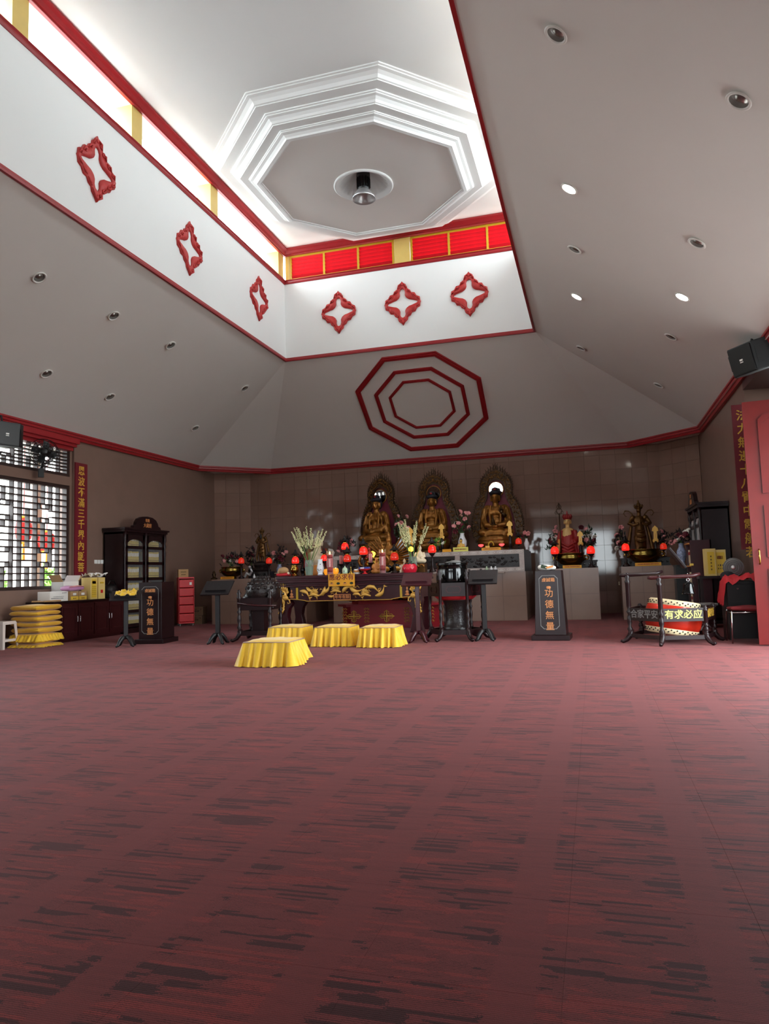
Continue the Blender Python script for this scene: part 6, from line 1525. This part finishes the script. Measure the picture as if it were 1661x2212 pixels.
# laughing figure
lx = XA(687, 14.2)
t = T('laughing_figure', 'cream laughing bald figure in a red robe behind the lilies', 'statue', (lx, 15.15, TZ-.015)); t.location.x = XA(687, 15.15)
b = MB().ell((0, 0, .18), (.26, .2, .16)).ell((0, -.02, .40), (.2, .17, .22)).ell((0, -.08, .36), (.15, .14, .15)).ell((0, 0, .62), (.09, .09, .07)).ell((0, -.02, .76), (.105, .105, .12)).ell((0, -.06, .70), (.09, .07, .06)).ell((0, -.13, .755), (.02, .02, .02))
for s in (-1, 1): b.ell((s*.11, .0, .73), (.025, .03, .07)); b.ell((s*.09, -.1, .50), (.09, .07, .06)); b.tube([(s*.18, 0, .55), (s*.25, -.03, .40), (s*.18, -.15, .30)], [.06, .06, .045], 8)
blob('body', b, 'cream', t, .016, 2)
MB().tube([(-.055, -.118, .695), (0, -.137, .678), (.055, -.118, .695)], [.006, .012, .006], 6).build('mouth', 'robe_red', t, True)
for s in (-1, 1): MB().tube([(s*.025, -.125, .79), (s*.045, -.12, .80), (s*.068, -.105, .79)], .005, 5).build('eye', 'black', t)
MB().lathe([(.30, 0), (.31, .12), (.25, .2), (.22, .25)], 20, sy=.85).build('robe_skirt', 'robe_orange', t, True)
for s in (-1, 1): MB().tube([(s*.17, -.05, .60), (s*.23, -.1, .42), (s*.24, -.12, .2)], [.05, .065, .06], 8).build('robe_lapel', 'robe_red', t, True)
MB().tube([(.19, .05, .62), (.23, .04, .4)], .02, 6).build('gold_beads', 'gold', t, True)
MB().add([(.2, .1, .40), (.34, .08, .44), (.37, .08, .52), (.32, .08, .60), (.22, .1, .62), (.2, .12, .40), (.34, .1, .44), (.37, .1, .52), (.32, .1, .60), (.22, .12, .62)], [(0, 1, 2, 3, 4), (9, 8, 7, 6, 5), (0, 5, 6, 1), (1, 6, 7, 2), (2, 7, 8, 3), (3, 8, 9, 4)]).build('fan', 'paper_white', t)
# green leafy plant by the tall lamp
bouquet('leafy_plant', 'pot of green leaves beside the tall red lamp', (XA(947, 15.12), 15.12, BZ), ('dark', .45, 'dark_wood'), [(.1, .2, W_)], 20, .16, fol='leaf_out', nf=34, hgt=.16).location.x += .0
# little dark figures on the long pedestal
t = T('small_censer', 'small dark figure on a round base at the pedestal end', 'ornament', (XA(462, 15.0), 15.0, PZ)); MB().lathe([(.08, 0), (.08, .03), (.05, .04), (.03, .06), (.05, .11), (.03, .15), (.035, .17), (0, .2)], 12).build('body', 'bronze', t, True)
t = T('dragon_ornament', 'small silvery dragon ornament beside the black carved stand', 'ornament', (XA(537, 14.98), 14.98, PZ)); blob('body', MB().tube([(-.1, 0, .03), (-.05, 0, .12), (.03, 0, .08), (.09, -.02, .16), (.06, -.05, .24)], [.03, .035, .035, .03, .02], 8).ell((.06, -.06, .26), (.04, .04, .03)), 'alu', t, .012, 1)
cup('small white bottle before the dark bearded statue', 565, 14.95, [(.0, 0), (.025, 0), (.03, .04), (.012, .08), (.01, .10)], 'porcelain', cat='bottle', name='small_bottle').location = (XA(549, 14.93), 14.93, PZ)
# bottles on the pedestal ledge behind the bell bowl
for px, m, lab in ((1051, 'green_ceramic', 'small green bottle on the pedestal ledge under the carved plinth'), (1061, 'porcelain', 'clear jar beside the small green bottle under the carved plinth'), (1070, 'porcelain', 'short clear jar at the end of the ledge jars')):
    cup(lab, px, 14.98, [(.0, 0), (.035, 0), (.035, .07), (.015, .1), (.015, .12)], m, cat='bottle', name='small_bottle').location = (XA(px, 14.9), 14.93, 1.0)
t = T('ledge_shelf', 'narrow stone ledge carrying small jars below the carved plinth', 'shelf', (XA(1058, 14.9), 14.93, .97)); MB().bx(-.3, .3, -.06, .065, 0, .03).build('slab', 'pedestal', t)
# ================================================================== drum, desk and door side
RC = (.96, 10.42); RR_ = .55; rot = math.radians(12)
t = T('drum_stand', 'dark turned wooden drum stand with gold characters on its boards', 'stand', (RC[0], RC[1], 0))
ps = []
for q in range(6):
    a = rot+q*PI/3; x, y = RR_*math.cos(a), RR_*math.sin(a); ps.append((x, y)); c, s = math.cos(a), math.sin(a)
    tall = q in (3, 4)
    H2 = .94 if q == 3 else (.90 if q == 4 else .50)
    MB().lathe([(r_, .10+z*(H2-.1)/.9) for r_, z in turned(.9, .030)], 12, (x, y, 0)).build('post', 'dark_wood', t, True)
    MB().tube([(x-c*.02, y-s*.02, .18), (x, y, .10), (x+c*.05, y+s*.05, .045), (x+c*.10, y+s*.10, .02), (x+c*.13, y+s*.13, .035)], [.035, .038, .03, .024, .018], 8).build('foot', 'dark_wood', t, True)
for q in range(6):
    a, b_ = ps[q], ps[(q+1) % 6]; ang = math.atan2(b_[1]-a[1], b_[0]-a[0]); mid = ((a[0]+b_[0])/2, (a[1]+b_[1])/2)
    bd = MB().box((0, 0, .385), (RR_-.05, .022, .165)).build('band_board', 'dark_wood', t, loc=(*mid, 0)); bd.rotation_euler = (0, 0, ang)
    MB().box((0, 0, .10), (RR_-.05, .03, .05), Tr(*mid, 0) @ Rz(ang)).build('stretcher', 'dark_wood', t)
    s_ = {3: ('合家平安', 'grey'), 4: ('有求必应', 'placard_green'), 5: ('福寿安康', 'gold_text')}.get(q)
    if s_: text('lettering', s_[0], .118, s_[1], bd, (0, -.014, .385), bold=.012)
for q, (x0, x1, z) in ((3, (-.10, .46, .905)), (4, (-.14, .50, .865))):
    a = rot+q*PI/3; x, y = ps[q]
    MB().tube([(x+x0, y-.0, z), (x+x0+.04, y, z), (x+.2, y+.03, z+.005), (x+x1-.1, y+.06, z+.01), (x+x1, y+.07, z+.035)], [.02, .034, .03, .034, .024], 10, flat=.8).build('top_arm', 'dark_wood2' if q == 4 else 'dark_wood', t, True)
t = T('red_drum', 'red barrel drum with studded cream skins tilted inside the stand', 'drum', (RC[0]+.02, RC[1]-.0, .325))
DM = Ry(math.radians(9)) @ Rx(math.radians(-3))
def dl(prof, nm, m): return MB().lathe(prof, 36, M4=DM).build(nm, m, t, True)
dl([(.315, -.21), (.355, -.10), (.365, 0), (.355, .10), (.315, .21)], 'shell', 'drum_red')
dl([(.0, .228), (.305, .225), (.322, .21), (.338, .15), (.332, .148)], 'skin', 'drum_skin'); dl([(.0, -.228), (.305, -.225), (.322, -.21), (.338, -.15), (.332, -.148)], 'skin', 'drum_skin')
stud = MB().ell((0, 0, 0), (.010, .010, .010), 6, 4).mesh('stud', 'black')
for z in (.170, .192, -.170, -.192):
    for q in range(30):
        a = 2*PI*(q+(.5 if abs(z) > .18 else 0))/30; v = DM @ Vector(((.36-.145*abs(z))*math.cos(a), (.36-.145*abs(z))*math.sin(a), z)); link('stud', stud, t, v)
p = gy(1487, 1268, RC[1]-.42)
t = T('hand_bell', 'dark green bronze bell hanging from the drum stand arm', 'bell', (p.x, RC[1]-.42, ZA(1487, 1283, RC[1]-.42)))
MB().lathe([(.085, 0), (.08, .015), (.068, .05), (.06, .12), (.045, .145), (.0, .155)], 20).build('bell_body', 'black_gloss', t, True); MB().tube([(0, 0, .15), (0, 0, .26)], .006, 6).tube([(.02*math.cos(2*PI*q/10), 0, .18+.02*math.sin(2*PI*q/10)) for q in range(10)], .005, 5, True).build('hanger', 'chrome', t, True)
p = gy(1473, 1222, 10.75)
t = T('sutra_board', 'dark folded sutra board leaning over the drum stand arms', 'board', (p.x, 10.72, 1.02), 0)
MB().box((0, 0, .12), (.03, .34, .34), Ry(-.62)).build('board', 'dark_wood', t, bevel=.004); MB().box((.1, -.15, -.0), (.05, .05, .03)).build('clip', 'brass', t)
# tall dark cabinet on the far side
by0, by1 = gx(1535, 1200, 1.82).y, 15.3
t = bookcase('bookcase', 'tall dark wooden cabinet with arched crest behind the oil boxes', (2.29-BD/2, (13.6+15.0)/2, 0), -PI/2, 1.4)
# narrow screen panel and shelf of booklets
t = T('booklet_shelf', 'narrow maroon upright shelf of booklets beside the black desk', 'shelf', (XA(1512, 12.9), 12.95, 0), -PI/2)
MB().bx(-.28, -.25, -.16, .16, 0, 1.42).bx(.25, .28, -.16, .16, 0, 1.42).bx(-.28, .28, .14, .16, 0, 1.42).build('carcass', 'altar_wood', t)
for z in (.25, .62, .99, 1.36): MB().bx(-.25, .25, -.18, .14, z, z+.02).build('shelf_board', 'robe_orange', t)
bkm = MB().box((0, 0, .13), (.022, .2, .26)).mesh('booklet', 'cream'); bkl = MB().box((0, -.102, .2), (.012, .004, .05)).mesh('spine_label', 'robe_red')
for r, z in enumerate((.27, .64, 1.01)):
    for q in range(15):
        o = link('booklet', bkm, None, (XA(1512, 12.9)-.03, 12.95-.22+q*.0315, z), (0, 0, -PI/2)); link('spine_label', bkl, o)
        tag(o, 'thin cream booklet on the %s board of the maroon shelf' % ('lowest', 'middle', 'upper')[r], 'booklet', 'booklets on the %s board' % ('lowest', 'middle', 'upper')[r])
# oil boxes
for i, (px, py1) in enumerate(((1541, 1210),)):
    p = gy(px, 1256, 12.2)
t = T('box_table', 'low dark side table behind the black desk', 'table', (XA(1545, 12.2), 12.25, 0)); MB().bx(-.25, .25, -.16, .16, .80, .84).build('top', 'dark_wood', t)
for a, b in ((-1, -1), (1, -1), (-1, 1), (1, 1)): MB().box((a*.22, b*.13, .4), (.04, .04, .8)).build('leg', 'dark_wood', t)
o = carton('oil_box', 'tall yellow printed oil box behind the red cloth on the desk', (XA(1534, 12.2), 12.2, .84), (.15, .18, .42), .08, 'oil_box', None, ((0, .2, .10, .34, 'carton_yellow'),)); [marks(o, -.097, [(0, .1+.05*q, .04, .025)], 'book_edge', 1) for q in range(5)]
o = carton('oil_box', 'wider yellow printed oil box beside the tall one on the side table', (XA(1549, 12.2)+.05, 12.25, .84), (.17, .18, .40), -.05, 'oil_box', None, ((0, .2, .13, .32, 'carton_yellow'), (0, .28, .08, .05, 'robe_red'))); [marks(o, -.097, [(-.03+.03*q, .16, .02, .03), (-.03+.03*q, .11, .02, .025)], 'black', 1) for q in range(3)]
dm('cage_grey', (96, 96, 98), .5)
# black desk with red cloth, hat, fan
t = T('black_desk', 'plain black desk beside the red door', 'desk', (2.05, 10.86, 0))
DX = 2.05-XA(1566, 10.62)
MB().bx(-DX, .45, -.24, .30, .74, .78).build('top', 'black', t, bevel=.004); MB().bx(-DX+.01, .44, -.22, -.20, .02, .74).bx(-DX+.01, -DX+.03, -.2, .28, 0, .74).bx(.42, .44, -.2, .28, 0, .74).build('body', 'black', t)
MB().lathe([(.012, 0), (.012, .006), (0, .006)], 10, M4=Tr(-DX+.14, -.222, .68) @ Rx(PI/2)).build('lock', 'chrome', t)
t = T('red_cloth', 'crumpled red cloth draped over the black desk corner', 'cloth', (2.05-DX+.16, 10.80, .785))
b = MB(); n = 16; rr = random.Random(9)
vs = []
for i in range(n+1):
    for j in range(n+1):
        x, y = -.32+.72*i/n, -.26+.5*j/n; ov = max(0, -.15-x)
        z = .02+.03*math.sin(i*.9+j*.5)*math.cos(j*.8)+.02*math.sin(i*2.1)+.05*math.exp(-((x-.1)**2+(y)**2)*14)+.05*max(0, x)
        if x < -.17: z -= (-.17-x)*2.2; x = -.17+(x+.17)*.35
        if y < -.2: z = z-(-.2-y)*.6
        vs.append((x, y, z))
b.add(vs, [(i*(n+1)+j, (i+1)*(n+1)+j, (i+1)*(n+1)+j+1, i*(n+1)+j+1) for i in range(n) for j in range(n)]); b.build('cloth_sheet', 'red_cloth', t, True)
t = T('baseball_hat', 'dark cap lying behind the red cloth on the desk', 'hat', (2.05-DX+.10, 11.06, .80)); MB().ell((0, 0, .05), (.10, .1, .07)).ell((.0, -.08, .03), (.08, .07, .012)).build('cap', 'blackhat', t, True)
p = gy(1584, 1226, 11.05)
t = T('table_fan', 'small grey round table fan on the black desk', 'fan', (p.x, 11.05, .785), -.2)
zf = p.z-.785
MB().lathe([(0, -.03), (.13, -.03), (.135, 0), (.13, .03), (0, .04)], 24, M4=Tr(0, 0, zf) @ Rx(PI/2)).build('cage', 'grey', t, True)
for r_ in (.125, .1, .075, .05): MB().tube([(r_*math.cos(2*PI*q/24), -.045, zf+r_*math.sin(2*PI*q/24)) for q in range(24)], .004, 5, True).build('cage_ring', 'cage_grey', t, True)
MB().ell((0, -.05, zf), (.03, .015, .03), 12, 6).build('hub', 'alu', t, True); MB().tube([(0, .02, zf), (0, .03, .02)], .015, 8).lathe([(.09, 0), (.09, .015), (.02, .03)], 16).build('stand', 'grey', t, True)
# red seated chair
p0, p1 = gz(1578, 1386), gz(1605, 1391)
t = T('padded_stool', 'chrome legged stool with red padded seat before the black desk', 'stool', (1.86, 10.36, 0), 0)
sd_ = pillow(.21, .06, 14, 4); sd_.v = [(x, y*.95, z+.435) for x, y, z in sd_.v]; sd_.build('seat', 'seat_red', t, True)
for a, b in ((-1, -1), (1, -1), (-1, 1), (1, 1)): MB().tube([(a*.19, b*.17, .415), (a*.20, b*.19, .39), (a*.215, b*.21, 0)], .011, 8).build('leg', 'chrome', t, True)
MB().tube([(-.2, -.19, .39), (.2, -.19, .39), (.2, .19, .39), (-.2, .19, .39)], .010, 6, True).build('seat_frame', 'chrome', t, True)
t = T('folding_stool', 'folding stool with pale crossed legs behind the drum stand', 'stool', (1.45, 11.2, 0), .2)
for s in (-1, 1): MB().tube([(-.14, s*.13, .01), (.14, s*.13, .44)], .011, 6).tube([(.14, s*.10, .01), (-.14, s*.10, .44)], .011, 6).build('leg', 'alu', t)
MB().bx(-.17, .17, -.15, .15, .44, .47).build('seat', 'grey', t, bevel=.006)
# ---- open red door leaf
A, B = Vector((1.89, 9.83, 0)), Vector((2.83, 9.72, 0)); dv = (B-A); dlen = dv.length; dang = math.atan2(dv.y, dv.x)
zt_ = gy(1606, 869, 9.83).z
d = MB().bx(0, dlen, 0, .05, .02, zt_).build('door_1', 'door_red'); S(d, 'red panelled door leaf standing open into the hall'); d.location = A; d.rotation_euler = (0, 0, dang)
def dpanel(z0, z1, x0=.16, x1=None, arch=False):
    x1 = dlen-.16 if x1 is None else x1
    def o_(i):
        pts = [(x0+i, z0+i), (x1-i, z0+i), (x1-i, z1-i-(.08 if arch else 0))]
        if arch: pts += [(x1-i-.06, z1-i-.02), ((x0+x1)/2, z1-i), (x0+i+.06, z1-i-.02)]
        pts += [(x0+i, z1-i-(.08 if arch else 0))]; return pts
    MB().ring(o_(0), o_(.05), -.022, .002).build('panel_moulding', 'door_red', d); MB().prism(o_(.05), -.004, .004).build('door_panel', 'door_red', d)
dpanel(1.87, zt_-.16, arch=True); dpanel(1.08, 1.72); dpanel(.42, .94); dpanel(.14, .32)
MB().tube([(.07, -.01, 1.0), (.07, -.05, 1.02), (.07, -.05, 1.16), (.07, -.01, 1.18)], .01, 8).build('door_handle', 'brass', d, True)
# ================================================================== outside the lattice windows
S(MB().bx(-24, -23.6, -10, 40, -.3, 4.5).build('wall_outside', 'white_out'), 'pale garden wall outside the lattice windows')
rr = random.Random(4)
for i, (x, y, z, w_, h__) in enumerate(((-10.7, 13.2, 2.35, .42, .5), (-10.85, 12.4, 1.9, .36, .42), (-10.75, 14.2, 2.0, .4, .6), (-10.8, 15.2, 2.3, .45, .55), (-10.7, 11.6, 2.1, .34, .5))):
    t = T('red_lantern', 'red and gold festival lantern hanging outside the lattice window', 'lantern', (x, y, z), 0, 'lanterns outside the window')
    MB().lathe([(.05, -h__/2), (w_*.4, -h__*.35), (w_/2, 0), (w_*.4, h__*.35), (.05, h__/2)], 14).build('lantern_body', 'banner', t, True)
    MB().lathe([(.09, h__/2-.03), (.1, h__/2), (.06, h__/2+.03)], 10).lathe([(.06, -h__/2-.03), (.1, -h__/2), (.09, -h__/2+.03)], 10).build('lantern_cap', 'banner_gold', t, True)
    MB().tube([(0, 0, h__/2), (0, 0, 3.78-z)], .008, 5).build('cord', 'banner', t); MB().tube([(0, 0, -h__/2), (0, 0, -h__/2-.35)], [.02, .035], 6).build('tassel', 'banner_gold', t)
for i, (x, y) in enumerate(((-11.15, 12.3), (-11.15, 15.6), (-11.15, 9.0))):
    S(MB().box((x, y, 1.8), (.28, .28, 4.1)).build('column_veranda', 'stone_out'))
S(MB().bx(-16.5, -16.2, 0, 30, -.25, .5).build('wall_planter', 'stone_out'))
for i, (x, y, k_) in enumerate(((-14.4, 14.2, 1.1), (-14.2, 16.2, 1.2), (-14.6, 18.4, 1.2), (-14.0, 12.2, 1.0), (-14.5, 20.5, 1.3), (-13.9, 10.4, .9))):
    t = T('garden_shrub', 'leafy green shrub growing outside the lattice window', 'shrub', (x, y, -.25), 0, 'shrubs outside the window')
    f = MB()
    for q in range(260):
        a, e = rr.uniform(0, 2*PI), rr.uniform(-.3, 1.5); R_ = rr.uniform(.5, 1)
        f.add(leafm.v, leafm.f, Tr(.75*R_*math.cos(a)*math.cos(e), .75*R_*math.sin(a)*math.cos(e), .85+.85*R_*math.sin(e)) @ Rz(rr.uniform(0, 6)) @ Rx(rr.uniform(-1.5, 1.5)) @ Matrix.Scale(rr.uniform(2.2, 3.6)*k_, 4))
    o = f.build('foliage', 'leaf_out', t); o['kind'] = 'stuff'
    MB().tube([(0, 0, 0), (.05, 0, .5), (0, .05, 1.0)], [.05, .04, .02], 6).build('trunk', 'dark_wood', t)
